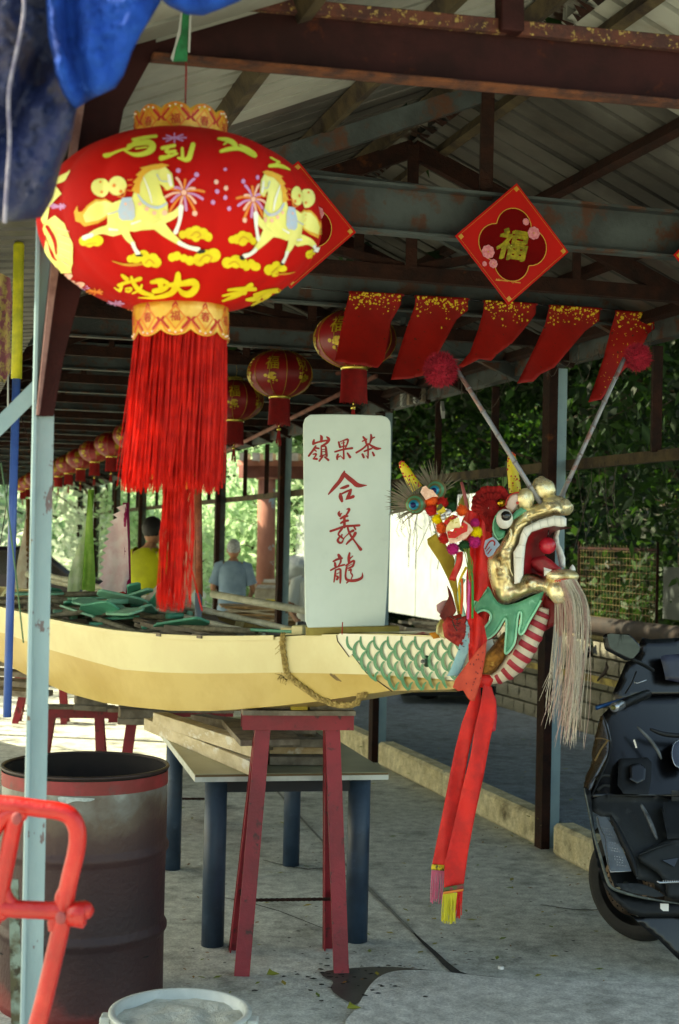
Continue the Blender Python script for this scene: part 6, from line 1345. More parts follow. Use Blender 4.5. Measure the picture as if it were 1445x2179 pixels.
bt([(150, 330), (60, 330), (-60, 480), (-200, 800)], 56, 'diagonal_tube'); bt([(560, 1190), (520, 1080), (590, 960)], [50, 44, 40], 'gusset'); bt([(560, 1190), (460, 1250), (480, 1350)], [50, 40, 46], 'gusset'); bt([(170, 1170), (60, 1080), (40, 960)], [40, 40, 36], 'gusset')
q = MB()
for x, y, r in ((160, 325, 92), (555, 1190, 100), (-10, 1170, 110)): q.ell(P(*zq([(x, y)])[0], BY_), (r * k_, r * k_ * .62, r * k_), 24, 14, nz=.05, ns=3)
q.obj('node', M_bar, ba)
q = MB()
for x, y in ((185, 345), (565, 1205)): q.ell(P(*zq([(x, y)])[0], BY_) + Vector((0, -.036, 0)), (.010, .004, .012), 14, 8)
q.obj('bolt_hole', mat('bolt_hole_grey', '8a3a3a', rough=.7), ba)
q = MB(); a, b = P(*zq([(600, 1210)])[0], BY_), P(*zq([(760, 1222)])[0], BY_); q.tube([a, a.lerp(b, .5), a.lerp(b, .9), b], [.022, .024, .025, .019], 10); q.ell(b + Vector((-.004, 0, .008)), .017, 10, 8, nz=.2); q.obj('stub', M_bar, ba)
fo = G(10, 2700); q = MB(); q.bar(Vector((P(0, 2179, BY_).x - .2, BY_, 0)), Vector((P(0, 2179, BY_).x + .4, BY_, 0)), .4, .03); q.tube([P(*zq([(200, 2900)])[0], BY_), Vector((P(0, 2179, BY_).x + .02, BY_, .02))], .025, 12); q.obj('foot', M_bar, ba)
# rusty angle iron stub behind it
ai = thing('angle_iron_stake', G(32, 2500), 'short rust speckled angle iron stake behind the barrier', 'stake')
q = MB(); q.prism([P(18, 1872, 3.35), P(38, 1872, 3.35), P(50, 2200, 3.35), P(60, 2600, 3.35), P(26, 2600, 3.35), P(24, 2200, 3.35)], Vector((0, .006, 0))); q.obj('face', mat('speckled_old_paint', '6f8076', '43402a', scale=16, lo=.42, hi=.58, rough=.8, col3='2c2818', scale3=22, lo3=.55, hi3=.62, bump=.4, bscale=70), ai, fixn=True)
# ============================================================ drum
DC = Vector((P(183, 1628, 5.05).x, 5.05, 0)); DR = .293; DHT = P(183, 1628, 5.05).z
M_drum = bpy.data.materials.new('burnt_drum'); M_drum.use_nodes = True; nt = M_drum.node_tree; N = nt.nodes; L = nt.links; b_ = N['Principled BSDF']
tc = N.new('ShaderNodeTexCoord'); sx = N.new('ShaderNodeSeparateXYZ'); L.new(tc.outputs['Object'], sx.inputs[0]); nz_ = N.new('ShaderNodeTexNoise'); nz_.inputs['Scale'].default_value = 5; nz_.inputs['Detail'].default_value = 8; L.new(tc.outputs['Object'], nz_.inputs[0])
ma = N.new('ShaderNodeMath'); ma.operation = 'MULTIPLY_ADD'; ma.inputs[1].default_value = .42; L.new(nz_.outputs[0], ma.inputs[0]); L.new(sx.outputs[2], ma.inputs[2]); cr_ = N.new('ShaderNodeValToRGB'); L.new(ma.outputs[0], cr_.inputs[0]); e = cr_.color_ramp.elements
e[0].position = .10; e[0].color = lin('8a2a28'); e[1].position = 1.0; e[1].color = lin('8a8e88')
for p_, c_ in ((.25, '5e2422'), (.29, '3a1c1c'), (.5, '2a171b'), (.72, '361e20'), (.86, '46302b'), (.93, '5c4e42'), (.98, '72706a')): x = e.new(p_); x.color = lin(c_)
L.new(cr_.outputs[0], b_.inputs['Base Color']); b_.inputs['Roughness'].default_value = .55; b_.inputs['Metallic'].default_value = .15
bp2 = N.new('ShaderNodeBump'); bp2.inputs['Strength'].default_value = .25; bp2.inputs['Distance'].default_value = .01; n3 = N.new('ShaderNodeTexNoise'); n3.inputs['Scale'].default_value = 60; L.new(tc.outputs['Object'], n3.inputs[0]); L.new(n3.outputs[0], bp2.inputs['Height']); L.new(bp2.outputs[0], b_.inputs['Normal'])
dr = thing('oil_drum', DC, 'open rusty oil drum with a red band round its rim, behind the pale post', 'drum')
prof = [(DR * .97, .0), (DR, .012), (DR * .985, .03)]
def ribz(z, r): return [(r, z - .03), (r * 1.004, z - .02), (r * 1.035, z - .006), (r * 1.035, z + .006), (r * 1.004, z + .02), (r, z + .03)]
prof += [(DR * .985, .2)] + ribz(.27, DR * .985) + [(DR * .985, .42)] + ribz(.55, DR * .985) + [(DR * .985, .7), (DR * .985, DHT - .02)]
q = MB(); q.lathe(prof, DC, 72, fn=lambda a, z: 1 + .006 * math.sin(a * 3 + z * 4) + .005 * math.sin(a * 7 + 1 + z * 9)); q.obj('body', M_drum, dr)
q = MB(); q.lathe([(DR * .992, DHT - .058), (DR * .9925, DHT - .012)], DC, 72, fn=lambda a, z: 1 + .006 * math.sin(a * 3 + z * 4) + .005 * math.sin(a * 7 + 1 + z * 9)); q.obj('red_band', mat('faded_red_band', '8c2a2e', '74221f', scale=8, rough=.6, col3='5a3a38', scale3=12, lo3=.55, hi3=.7), dr)
q = MB(); q.tube([DC + Vector((DR * .99 * (1 + .006 * math.sin(a * 3 + DHT * 4)) * math.cos(a), DR * .99 * math.sin(a), DHT)) for a in [i * 2 * math.pi / 64 for i in range(64)]], .0065, 6, closed=True); q.obj('rim', mat('burnt_rim', '3a2c2a', '2a201e', scale=12, rough=.5, metal=.3), dr)
q = MB(); q.lathe([(DR * .975, DHT), (DR * .97, .25), (DR * .97, .12), (0, .12)], DC, 48); q.obj('inside', mat('sooty_inside', '15110f', '241c18', scale=6, rough=.9), dr)
q = MB(); q.lathe([(DR * .96, .2), (DR * .5, .24), (0, .25)], DC, 24, fn=lambda a, z: 1 + .05 * math.sin(a * 9)); q.obj('ash', mat('ash', '3a3633', '211e1c', scale=20, rough=1), dr)
q = MB(); pa_ = [(122, 1694), (150, 1697), (190, 1698), (205, 1700), (188, 1707), (160, 1704), (140, 1712), (125, 1707)]
def drump(x, y): 
    o = CAMP - DC; d = ray(x, y); A_ = d.x ** 2 + d.y ** 2; B_ = o.x * d.x + o.y * d.y; C_ = o.x ** 2 + o.y ** 2 - (DR * 1.001) ** 2; t = (-B_ - math.sqrt(max(0, B_ * B_ - A_ * C_))) / A_; return CAMP + d * t
vs, fs, ds = fill(smooth2(pa_, True, 1), 5); q.add([drump(x, y) for x, y in vs], fs, True); q.obj('paint_scrape', mat('pale_scrape', 'b0bab8', '8f9a98', scale=50, rough=.6), dr)
# ============================================================ bucket
bk = thing('bucket', Vector((P(384, 2150, 3.82).x, 3.82, 0)), 'pale plastic bucket filled with crusted cement at the bottom edge', 'bucket'); bc = ORG[bk.name]; br = .186; bh = P(384, 2150, 3.82).z
M_buck = mat('bucket_plastic', 'bcc2bc', 'acb2ac', scale=9, rough=.4, col3='8a8f8c', scale3=14, lo3=.6, hi3=.72)
q = MB(); q.lathe([(br * .8, 0), (br * .97, bh - .05), (br * 1.0, bh - .05), (br * 1.0, bh - .01), (br * 1.03, bh - .004), (br * 1.03, bh), (br * .97, bh + .003), (br * .93, bh), (br * .92, bh - .06)], bc, 56); q.obj('shell', M_buck, bk)
q = MB(); rows = []
for i in range(14):
    r = br * .925 * i / 13; rows.append([bc + Vector((r * math.cos(a), r * math.sin(a), bh - .024 + .012 * noise.noise(Vector((r * math.cos(a) * 18, r * math.sin(a) * 18, 0))) + .004 * noise.noise(Vector((r * math.cos(a) * 90, r * math.sin(a) * 90, 1))))) for a in [k2 * 2 * math.pi / 48 for k2 in range(49)]])
q.grid(rows); q.obj('cement', mat('crusted_cement', 'cfd1c3', 'b5b7a8', scale=14, rough=1, bump=1, bscale=110, col3='c9cbbf', scale3=30, lo3=.6, hi3=.7), bk)
q = MB()
for s_ in (-1, 1): q.box(bc + Vector((s_ * br * 1.05, -.02, bh - .03)), (.03, .05, .04)); 
q.obj('lug', M_buck, bk, bevel=.004)
q = MB(); q.tube([bc + Vector((br * 1.05 * math.cos(a), -br * 1.05 * abs(math.sin(a)) , bh - .03 - .17 * abs(math.sin(a)))) for a in [math.pi * i / 14 for i in range(15)]], .0025, 5); q.obj('handle', mat('bucket_wire', '7c8082', rough=.4, metal=.6), bk)
# ============================================================ trestles
M_tr = mat('trestle_red', '931c2a', '7c1722', scale=5, rough=.5, col3='4a1c18', scale3=22, lo3=.58, hi3=.66, bump=.25, bscale=60); M_trl = mat('trestle_edge', 'b5565a', '9c4448', scale=9, rough=.6)
def trestle(cx_, cy_, W_, H_, rz, label, spread=.17, board=True, sp_w=.0):
    t = thing('trestle', Vector((cx_, cy_, 0)), label, 'trestle', 'red steel trestles', rz=rz)
    def leg(x, y0, y1, x1):
        q = MB(); top_, bot = Vector((x, y0, H_ - .03)), Vector((x1, y1, 0))
        q.bar(bot, top_, .058, .006, Vector((0, -1 if y1 < 0 else 1, .2))); q.bar(bot + Vector((-.024, .018 * (1 if y1 < 0 else -1), 0)), top_ + Vector((-.024, .018 * (1 if y1 < 0 else -1), 0)), .005, .04, Vector((0, -1, 0))); q.obj('leg', M_tr, t)
    for s_ in (-1, 1):
        x = s_ * W_ * .31; x1 = s_ * (W_ * .31 + .055) - .018
        leg(x, -.03, -spread, x1); leg(x, .03, spread, x1)
        q = MB(); q.bar(Vector((s_ * (W_ * .33 + .028), -spread * .78, H_ * .235)), Vector((s_ * (W_ * .33 + .028), spread * .78, H_ * .235)), .008, .035); q.obj('side_brace', M_tr, t)
    q = MB(); q.bar(Vector((-W_ / 2, -.045, H_ - .03)), Vector((W_ / 2, -.045, H_ - .03)), .006, .06); q.bar(Vector((-W_ / 2, .045, H_ - .03)), Vector((W_ / 2, .045, H_ - .03)), .006, .06); q.bar(Vector((-W_ / 2, 0, H_ - .004)), Vector((W_ / 2, 0, H_ - .004)), .09, .006); q.obj('top_channel', M_tr, t)
    q = MB(); pth = [Vector((-W_ * .36 + W_ * .72 * i / 30, -.0 + .0, H_ * .25)) for i in range(31)]; q.tube(pth, [.0075 if i % 2 else .0062 for i in range(31)], 6, smooth=False); q.obj('rebar_rung', M_rust, t)
    if board: q = MB(); q.box((0, 0, H_ + .009), (W_ * 1.01, .15, .018)); q.obj('top_board', M_wood, t)
    return t
tx = (P(515, 1530, 5.48).x + P(748, 1530, 5.48).x) / 2; H0 = P(640, 1524, 5.47).z - .0
t1 = trestle(tx, 5.56, .435, H0, R_(8), 'tall red trestle with a grey board on top, under the bow of the boat')
q = MB(); q.box((.13, .02, H0 + .034), (.17, .10, .032)); q.obj('wedge', M_wood, t1); q = MB(); q.box((.0, -.03, H0 + .03), (.065, .06, .022)); q.obj('yellow_wedge', mat('yellow_wedge', 'c0a83c', 'a8902c', scale=12, rough=.7), t1); q = MB(); q.box((-.08, .02, H0 + .030), (.12, .1, .02)); q.obj('wedge', M_wood, t1)
trestle(-.93, 8.05, .70, .66, R_(6), 'lower red trestle behind the table, its right legs seen under the tabletop', spread=.14)
trestle(-1.72, 9.4, .5, .50, R_(4), 'low red trestle carrying grey boards behind the drum', spread=.12)
trestle(-2.55, 12.4, .5, .40, R_(4), 'small far red trestle just right of the pale post', spread=.1, board=False)
for i, (a, b, Y, hh) in enumerate((((253, 1517), (345, 1519), 7.9, .05), ((160, 1488), (225, 1492), 9.3, .05))):
    t = thing('timber_block', P(*a, Y), ['grey timber baulk on the trestle left of the table', 'grey timber baulk on the low trestle behind the drum'][i], 'timber'); q = MB(); q.bar(P(*a, Y), P(*b, Y + .05), .2, hh * 1.3); q.obj('baulk', M_wood, t, bevel=.004)
    q = MB(); q.bar(P(a[0] - 2, a[1] + 14, Y - .03), P(b[0] + 3, b[1] + 14, Y), .18, hh * .7); q.obj('baulk', M_wood, t, bevel=.004)
# ============================================================ table
TZ = .715
tf0, tf1, tb0 = G(415, 1648, TZ), G(827, 1643, TZ), G(320, 1526, TZ); tb1 = tb0 + (tf1 - tf0)
tb = thing('work_table', (tf0 + tf1 + tb0 + tb1) / 4 * 1 - UP * TZ, 'grey green work table on round dark blue steel legs holding lumber', 'table')
M_top = mat('olive_laminate', '9a9a7c', '8b8b6e', scale=4, rough=.35, coat=.1); M_edge = mat('white_table_edge', 'c9cbc2', 'b5b8ae', scale=12, rough=.5); M_leg = mat('navy_steel_leg', '2c4054', '213142', scale=6, rough=.5, col3='4a5a6e', scale3=9, lo3=.55, hi3=.8)
q = MB(); q.prism([tf0, tf1, tb1, tb0], UP * -.004); q.obj('tabletop', M_top, tb, fixn=True)
q = MB(); q.prism([p - UP * .0045 for p in (tf0, tf1, tb1, tb0)], UP * -.026); q.obj('table_edge', M_edge, tb, fixn=True)
q = MB(); q.bar(tf0.lerp(tf1, .002) - UP * .006 - Vector((0, .003, 0)), tf1 - UP * .006 - Vector((0, .003, 0)), .003, .008); q.obj('edge_lip', mat('edge_brown', '6b5638', rough=.8), tb)
legs = [G(452, 2012), G(758, 2003), G(366, 1850), G(619, 1842)]
for i, p in enumerate(legs):
    q = MB(); q.tube([p + UP * .002, p + UP * .35, p + UP * (TZ - .03)], .046 if i < 2 else .042, 20, smooth=True); q.obj('leg', M_leg, tb)
ins = UP * (TZ - .065)
for a, b in ((0, 1), (1, 3), (3, 2), (2, 0)): q = MB(); q.bar(legs[a] + ins, legs[b] + ins, .03, .06); q.obj('rail', mat('dark_rail', '15181f', rough=.6), tb)
# lumber on the table
M_lum = mat('plaster_splashed_plank', 'd2c4a6', 'bcac8c', scale=7, rough=.85, bump=.5, bscale=50, col3='d8d2c4', scale3=9, lo3=.56, hi3=.64, stretch=(1, 1, 2))
def plank(a, b, w_, h_, label, m=M_lum, grp='planks and battens on the work table', up=UP):
    t = thing('plank', (a + b) / 2, label, 'plank', grp); q = MB(); q.bar(a, b, w_, h_, up); q.obj('timber', m, t, bevel=.002)
zt = TZ
plank(G(322, 1540, zt + .028), G(549, 1634, zt + .028), .075, .056, 'front splashed plank lying diagonally from the table corner to the trestle leg')
plank(G(340, 1528, zt + .09), G(552, 1596, zt + .09), .07, .055, 'second splashed plank resting behind and above the front one')
plank(G(420, 1530, zt + .026), G(600, 1560, zt + .026), .09, .05, 'dark plank lying further back on the table', M_wood)
for i, (y, z_, lb) in enumerate(((1646, .018, 'lowest grey batten of the short stack behind the trestle'), (1632, .055, 'middle batten of the short stack, set back in shadow'), (1612, .092, 'top grey batten of the short stack, paint splashed'))):
    a, b = P(572, y - 8 * (i == 1), 5.88 + .05 * (i == 1)), P(688, y - 8 * (i == 1) - 1, 5.9 + .05 * (i == 1)); a.z = b.z = zt + z_ + .002; plank(a, b, .07, .034 if i != 1 else .03, lb, M_wood if i != 1 else M_wood2)
for i, x in enumerate((572, 700)):
    a = P(x, 1640, 5.9); a.z = zt + .02; b = a + Vector((-.16, .7, 0)); plank(a, b, .035, .036, ['long dark batten under the left end of the short stack', 'long dark batten under the right end of the short stack'][i], M_wood)
    a2 = a + UP * .055; plank(a2 + Vector((0, -.01, 0)), b + UP * .055, .035, .034, ['upper long batten at the left end of the short stack', 'upper long batten at the right end of the short stack'][i], M_wood)
a = P(592, 1588, 6.0); b = P(672, 1590, 6.0); a.z = b.z = zt + .135; plank(a, b, .11, .03, 'short thick offcut on top of the stack right of the board', M_wood)
sb = thing('sheet_board', P(560, 1560, 6.1), 'square grey plywood board resting on the planks under the hull', 'board'); c0 = [P(472, 1533, 6.7), P(600, 1530, 6.9), P(638, 1574, 6.0), P(512, 1578, 5.9)]
for p, z_ in zip(c0, (zt + .155, zt + .16, zt + .165, zt + .16)): p.z = z_
c0 = [G(472, 1531, zt + .14), G(600, 1530, zt + .14), G(638, 1573, zt + .14), G(512, 1576, zt + .14)]
q = MB(); q.prism(c0, -UP * .022); q.obj('plywood', M_wood, sb, fixn=True)
# long loose boards on the floor far left (pallet strips)
for i in range(5):
    y = 1375 + i * 20; t = thing('floor_board', G(0, y + 60), ['long board nearest the blue pole end', 'second long board from the blue pole end', 'third long board beyond the blue pole', 'fourth long board beyond the blue pole', 'farthest long board behind the hull'][4 - i], 'board', 'long boards stacked left of the post'); a = P(-80, y + 8, 9.5 - i * .45); b = P(95, y + 22, 9.3 - i * .45); q = MB(); q.bar(a, b, .16, .03); q.obj('timber', M_wood, t)
# ============================================================ small things on the floor
cp = thing('bottle_cap', G(1066, 2062), 'small white bottle cap on the concrete', 'cap'); q = MB(); q.lathe([(0, .009), (.0115, .009), (.0125, .007), (.0125, 0)], ORG[cp.name] + UP * .001, 20); q.obj('cap_shell', M_whp, cp)
M_lf = leafmat('fallen_leaf_yellow', '9a8a30', '5f7a2c', .1); M_lf2 = leafmat('fallen_leaf_brown', '6a3a18', '8a6a2a', .1)
pts = []; pts2 = []
for i in range(330):
    x, y = rnd.uniform(380, 1300), 1560 + 560 * rnd.random() ** 1.5; p = G(x, y, .006)
    c_ = p.x * CA + p.y * SA
    if c_ > KC - .05: p = G(x, y, KH + .006)
    (pts if i % 2 else pts2).append(p)
def litter(name, pts, m, label, size):
    q = MB()
    for p in pts:
        a = rnd.uniform(0, 6.3); s_ = size * rnd.uniform(.4, 1.25); d = Vector((math.cos(a), math.sin(a), 0)); n_ = Vector((-d.y, d.x, 0)); h = UP * rnd.uniform(.001, .006)
        q.add([p - d * s_ * .5, p + n_ * s_ * .22 + h, p + d * s_ * .5 + h, p - n_ * s_ * .2 + h * .5], [(0, 1, 2), (0, 2, 3)])
    q.obj(name, m, label=label, kind='stuff', cat='leaves')
litter('fallen_leaves', pts, M_lf, 'small yellow green leaves scattered on the concrete', .040); litter('fallen_leaves', pts2, M_lf2, 'small brown leaves and specks scattered on the concrete', .024)
for (x, y), lb in (((738, 2146), 'curled yellow brown leaf on the broken slab edge'), ((567, 2074), 'brown leaf near the foot of the trestle')):
    p = G(x, y, .014); q = MB(); q.add([p, p + Vector((.02, .012, .012)), p + Vector((.052, 0, .004)), p + Vector((.025, -.014, .002)), p + Vector((.01, .026, .016))], [(0, 1, 2), (0, 2, 3), (0, 1, 4)]); q.obj('leaf', M_lf, label=lb, cat='leaf')
# ============================================================ wires and fittings on the eave
wr = thing('switch_box', PP(870, 846, S(CR - .1, 0, 0), SC_), 'row of old white electrical switches and loose wires under the eave beam', 'switches')
for i in range(4): q = MB(); p = PP(858 + i * 14, 850 - i * 3.5, S(CR - .06, 0, 0), SC_); q.box(p, (.03, .05, .1), Matrix.Rotation(R_(16.5), 3, 'Z')); q.obj('switch', M_wood if i % 2 else M_strw, wr, bevel=.003)
q = MB(); q.box(PP(942, 872, S(CR - .1, 0, 0), SC_), (.02, .16, .05), Matrix.Rotation(R_(30), 3, 'X')); q.obj('label_plate', M_strw, wr)
rw = random.Random(11); q = MB()
for i in range(46):
    x = rw.uniform(640, 1400); yb = 861 - (x - 834) * .254; p0 = PP(x, yb - rw.uniform(-5, 40), S(CR - .09, 0, 0), SC_); x2 = x + rw.uniform(-80, 80); y2 = 861 - (x2 - 834) * .254; p1 = PP(x2, y2 - rw.uniform(-15, 30), S(CR - .09, 0, 0), SC_)
    m_ = p0.lerp(p1, .5) - UP * rw.uniform(.02, .22); q.tube([Vector(v) for v in smooth2([tuple(p0), tuple(m_), tuple(p1)], it=2)], rw.choice((.002, .003, .0016)), 4, cap=False)
for i in range(40):                                    # strings hanging off the rail
    x = rw.uniform(840, 1330); yb = 1033 - (x - 850) * .115; p0 = PP(x, yb, S(CR + .05, 0, 0), SC_); q.tube([p0, p0 - UP * rw.uniform(.05, .3) + Vector((rw.gauss(0, .02), 0, 0)), p0 - UP * rw.uniform(.3, .5) + Vector((rw.gauss(0, .05), 0, 0))], .0018, 4, cap=False)
tag(q.obj('loose_wires', mat('old_wire', '2f2a24', '5a5348', scale=30, rough=.8), wr), kind='stuff')
# flag poles stored under the roof
for i, (a, b, m, lb) in enumerate((((480, 980), (800, 800), 'd', 'long dusty pink pole stored on the truss ties, lowest'), ((520, 880), (880, 740), 'd', 'upper dusty pole stored on the truss ties'))):
    z_ = 2.66; A_ = PP(a[0], a[1] - 20, S(2.5, 0, 0) , SC_); B_ = PP(b[0], b[1], S(2.75, 0, 0), SC_)
    pole('stored_pole', A_, B_, .016, {'d': M_tan, 'y': M_horn, 'b': MATS['blue_pvc']}[m] if m != 'd' else mat('dusty_pink_pole', '8a5548', '6d4438', scale=12, rough=.7), lb, group='poles stored under the roof')
# ============================================================ greenery
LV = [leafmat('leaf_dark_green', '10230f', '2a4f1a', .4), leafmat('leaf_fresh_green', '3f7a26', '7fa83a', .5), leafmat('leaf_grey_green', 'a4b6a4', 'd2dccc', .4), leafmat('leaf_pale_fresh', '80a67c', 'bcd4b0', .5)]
M_bark = mat('bark', '5a4c3c', '3c3228', scale=14, rough=1, bump=1, bscale=40); M_stem = mat('dark_stem', '2c261c', '4a4232', scale=20, rough=.9)
def tree(x, y, z0, h, r, n, size, m, label, seed, tr=.09, lean=0.0, crown_lo=.35, group='trees beyond the walkway', cat='tree', squash=1.0, droop=.3):
    rg = random.Random(seed); CNT[label] = CNT.get(label, 0) + 1
    if CNT[label] > 1: label = NUM[CNT[label]] + ' ' + label
    t = thing('tree', Vector((x, y, z0)), label, cat, group); q = MB(); b = Vector((x, y, z0)); top_ = b + Vector((lean, rg.gauss(0, .2), h * .8))
    path = [b - UP * .15, b.lerp(top_, .3) + Vector((rg.gauss(0, .08), rg.gauss(0, .08), 0)), b.lerp(top_, .65) + Vector((rg.gauss(0, .15), 0, 0)), top_]; q.tube([Vector(v) for v in smooth2([tuple(p) for p in path], it=2)], [tr * (1 - .075 * i) for i in range(len(smooth2([tuple(p) for p in path], it=2)))], 8); q.obj('trunk', M_bark, t)
    cl = []; q = MB()
    for i in range(22):
        f = rg.uniform(crown_lo, 1.0); a = rg.uniform(0, 6.283); rr = r * rg.uniform(.35, 1) * (1.1 - .5 * abs(f - .6)); s_ = b.lerp(top_, min(.98, f * .85)); e = Vector((s_.x + rr * math.cos(a), s_.y + rr * math.sin(a), z0 + h * f + rg.uniform(-.2, .3))); mid = s_.lerp(e, .5) + Vector((0, 0, rg.uniform(0, .25)))
        q.tube([s_, mid, e], [tr * .35, tr * .22, tr * .08], 5, cap=False); cl.append(e); cl.append(mid)
    q.obj('limb', M_bark, t)
    nr = np.random.RandomState(seed); C = np.array([tuple(c) for c in cl]); idx = nr.randint(0, len(C), n); sg_ = r * .18; pts = C[idx] + nr.normal(0, 1, (n, 3)) * np.array([sg_, sg_, sg_ * squash]); pts = pts[pts[:, 2] > z0 + .15]
    o = leaves('crown', pts, size, m, t, seed, droop=droop); return t
# right bank behind the wall: big dark-leaved trees near, brighter ones behind
CNT = {}
rt = random.Random(21)
spots = []
for i in range(15):
    d = 5.5 + i * 2.1 + rt.uniform(-.4, .4); c = (6.4 if d < 10 else 7.3) + rt.uniform(-.3, .6); spots.append((c, d, 4.4 + rt.random(), 1.7, 6500 if d < 16 else 4500, .115 if d < 20 else .14, 0))
for i in range(13):
    d = 6.5 + i * 2.7 + rt.uniform(-.5, .5); c = 9.2 + rt.uniform(-.5, .8); spots.append((c, d, 5.8 + rt.random() * 1.5, 2.1, 5200, .17, 1))
names_r = ['dark leaved tree behind the wall just right of the dragon antennae', 'dark leaved tree over the hoarding behind the white board', 'broad dark tree seen between the two antenna rods', 'dark tree beside the far shed posts', 'bright sunlit tree showing through at the right edge', 'bright tree behind the dark ones above the dragon head']
ctr = 0
for c, d, h, r, n, sz, kind in spots:
    p = S(c, d, .7 if kind == 0 else 1.5); px = proj(p + UP * 2)[0]
    if px < 250 or px > 1750: continue
    lab = ('dark leaved tree on the bank, trunk about %s' if kind == 0 else 'bright sunlit tree higher on the bank, about %s') % ('level with the right photo edge' if px > 1250 else 'behind the dragon head' if px > 1050 else 'behind the white hoarding' if px > 830 else 'behind the tall white board' if px > 640 else 'behind the pergola column' if px > 520 else 'behind the big tassel')
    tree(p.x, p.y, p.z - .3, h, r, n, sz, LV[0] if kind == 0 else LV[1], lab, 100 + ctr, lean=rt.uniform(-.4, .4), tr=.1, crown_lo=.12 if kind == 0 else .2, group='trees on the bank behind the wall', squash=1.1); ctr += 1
# far end of the shed: pale sunlit shrubs and trees
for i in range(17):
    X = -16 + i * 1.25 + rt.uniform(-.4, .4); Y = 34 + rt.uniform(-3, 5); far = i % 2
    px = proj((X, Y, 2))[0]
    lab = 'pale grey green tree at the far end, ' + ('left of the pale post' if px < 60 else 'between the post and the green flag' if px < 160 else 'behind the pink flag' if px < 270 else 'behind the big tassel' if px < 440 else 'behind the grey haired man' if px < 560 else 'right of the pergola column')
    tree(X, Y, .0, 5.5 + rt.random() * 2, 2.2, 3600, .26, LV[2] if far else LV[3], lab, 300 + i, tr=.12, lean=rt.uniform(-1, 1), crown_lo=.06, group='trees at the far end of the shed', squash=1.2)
for i, (c, d, h) in enumerate(((-5.2, 13.5, 6.0), (-5.0, 17.5, 6.5), (-5.5, 22, 6.5))):
    p = S(c, d, 0); tree(p.x, p.y, 0, h, 2.4, 3600, .2, LV[1], 'spreading tree shading the %s part of the floor from the left' % ('near', 'middle', 'far')[i], 700 + i, tr=.14, crown_lo=.4, group='trees left of the shed')
for i, (px, Y, h) in enumerate(((470, 24, 2.6), (520, 23, 3.2), (600, 22, 3.4), (640, 21, 3.0), (390, 26, 2.8), (330, 27, 2.4), (560, 25, 3.8))):
    p = G(px, 1400, 0); p = Vector(((px - 722) / FPX * Y, Y, .1)); tree(p.x, p.y, .1, h, 1.15, 3200, .17, LV[3], 'large leaved bush ' + ['left of the grey haired man', 'behind the grey haired man', 'left of the tall white board', 'just left of the white board, low down', 'right of the big tassel tip', 'behind the person in yellow', 'behind the pergola column'][i], 500 + i, tr=.045, crown_lo=.05, group='bushes past the shed posts', cat='bush')
# low undergrowth on the bank
nr = np.random.RandomState(8); n = 62000; cc = 5.6 + nr.exponential(1.3, n); dd = nr.uniform(3, 30, n); zz = .62 + (cc - 5.6) * .33 + nr.exponential(.35, n)
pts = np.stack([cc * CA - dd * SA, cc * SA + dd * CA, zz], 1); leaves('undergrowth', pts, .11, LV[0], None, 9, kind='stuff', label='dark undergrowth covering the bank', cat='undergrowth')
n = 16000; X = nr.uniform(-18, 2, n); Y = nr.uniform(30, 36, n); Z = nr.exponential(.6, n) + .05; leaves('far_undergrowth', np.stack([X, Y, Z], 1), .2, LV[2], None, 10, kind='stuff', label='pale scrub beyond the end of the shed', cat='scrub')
# big hanging leaves just under the eave on the right
n = 2600; cc = nr.normal(5.3, .35, n); dd = nr.uniform(5.5, 10.6, n); zz = 2.6 + nr.normal(0, .36, n) - .25 * np.abs(cc - 5.3); sp_t = thing('overhanging_branches', S(5.6, 10, .9), 'large leaved dark branches hanging over the walkway under the eave', 'branches')
leaves('foliage', np.stack([cc * CA - dd * SA, cc * SA + dd * CA, zz], 1), .125, LV[0], sp_t, 12, droop=.7)
n = 62000; cc = nr.uniform(1.2, 7.6, n); dd = nr.uniform(4, 22, n); cc = np.where(dd > 10.9, 4.1 + (cc - 1.2) * .54, cc); zz = 3.9 + nr.normal(0, .28, n) + .2 * np.sin(dd * 1.7)  # unseen leaf layer above the roof, added to shade bank, pipe and wall
leaves('added_shade_leaves', np.stack([cc * CA - dd * SA, cc * SA + dd * CA, zz], 1), .17, LV[0], sp_t, 13)
q = MB()
for i in range(14):
    d = rt.uniform(6, 10.5); q.tube([S(6.3, d + .5, .9), S(6.0, d, 2.2), S(5.4, d + rt.uniform(-.4, .4), 2.9), S(4.9, d + rt.uniform(-.4, .4), 2.6)], [.03, .022, .012, .005], 5)
q.obj('branch', M_stem, sp_t)
# ============================================================ hoarding, fence, pipe
hd = thing('white_hoarding', S(WC + .1, 14, .9), 'plain white hoarding panels standing on the wall behind the dragon mane', 'hoarding')
M_hoard = mat('hoarding_white', 'a4aeae', '98a2a2', scale=3, rough=.6, col3='989a92', scale3=2, lo3=.6, hi3=.8)
for a, b, zt_, m in ((12.5, 13.4, 2.14, 'p'), (13.42, 14.6, 2.0, 'w'), (14.62, 17.2, 2.0, 'w'), (17.22, 19.8, 2.0, 'w')):
    q = MB(); z0 = .84; q.box(S(WC - .02, (a + b) / 2, (z0 + zt_) / 2), (.03, b - a, zt_ - z0), Matrix.Rotation(R_(16.5), 3, 'Z')); q.obj('panel', M_hoard, hd)
wf = thing('wire_fence', S(WC + .2, 8.5, .95), 'rusty square mesh wire fence on top of the block wall at the right', 'fence')
q = MB(); fd0, fd1, fz0, fz1 = 9.75, 11.1, .95, 1.66; c = WC + .2; d = fd0
while d < fd1: q.bar(S(c, d, fz0), S(c, d, fz1), .003, .003, SC_); d += .055
z = fz0
while z < fz1: q.bar(S(c + .002, fd0, z), S(c + .002, fd1, z), .003, .003); z += .055
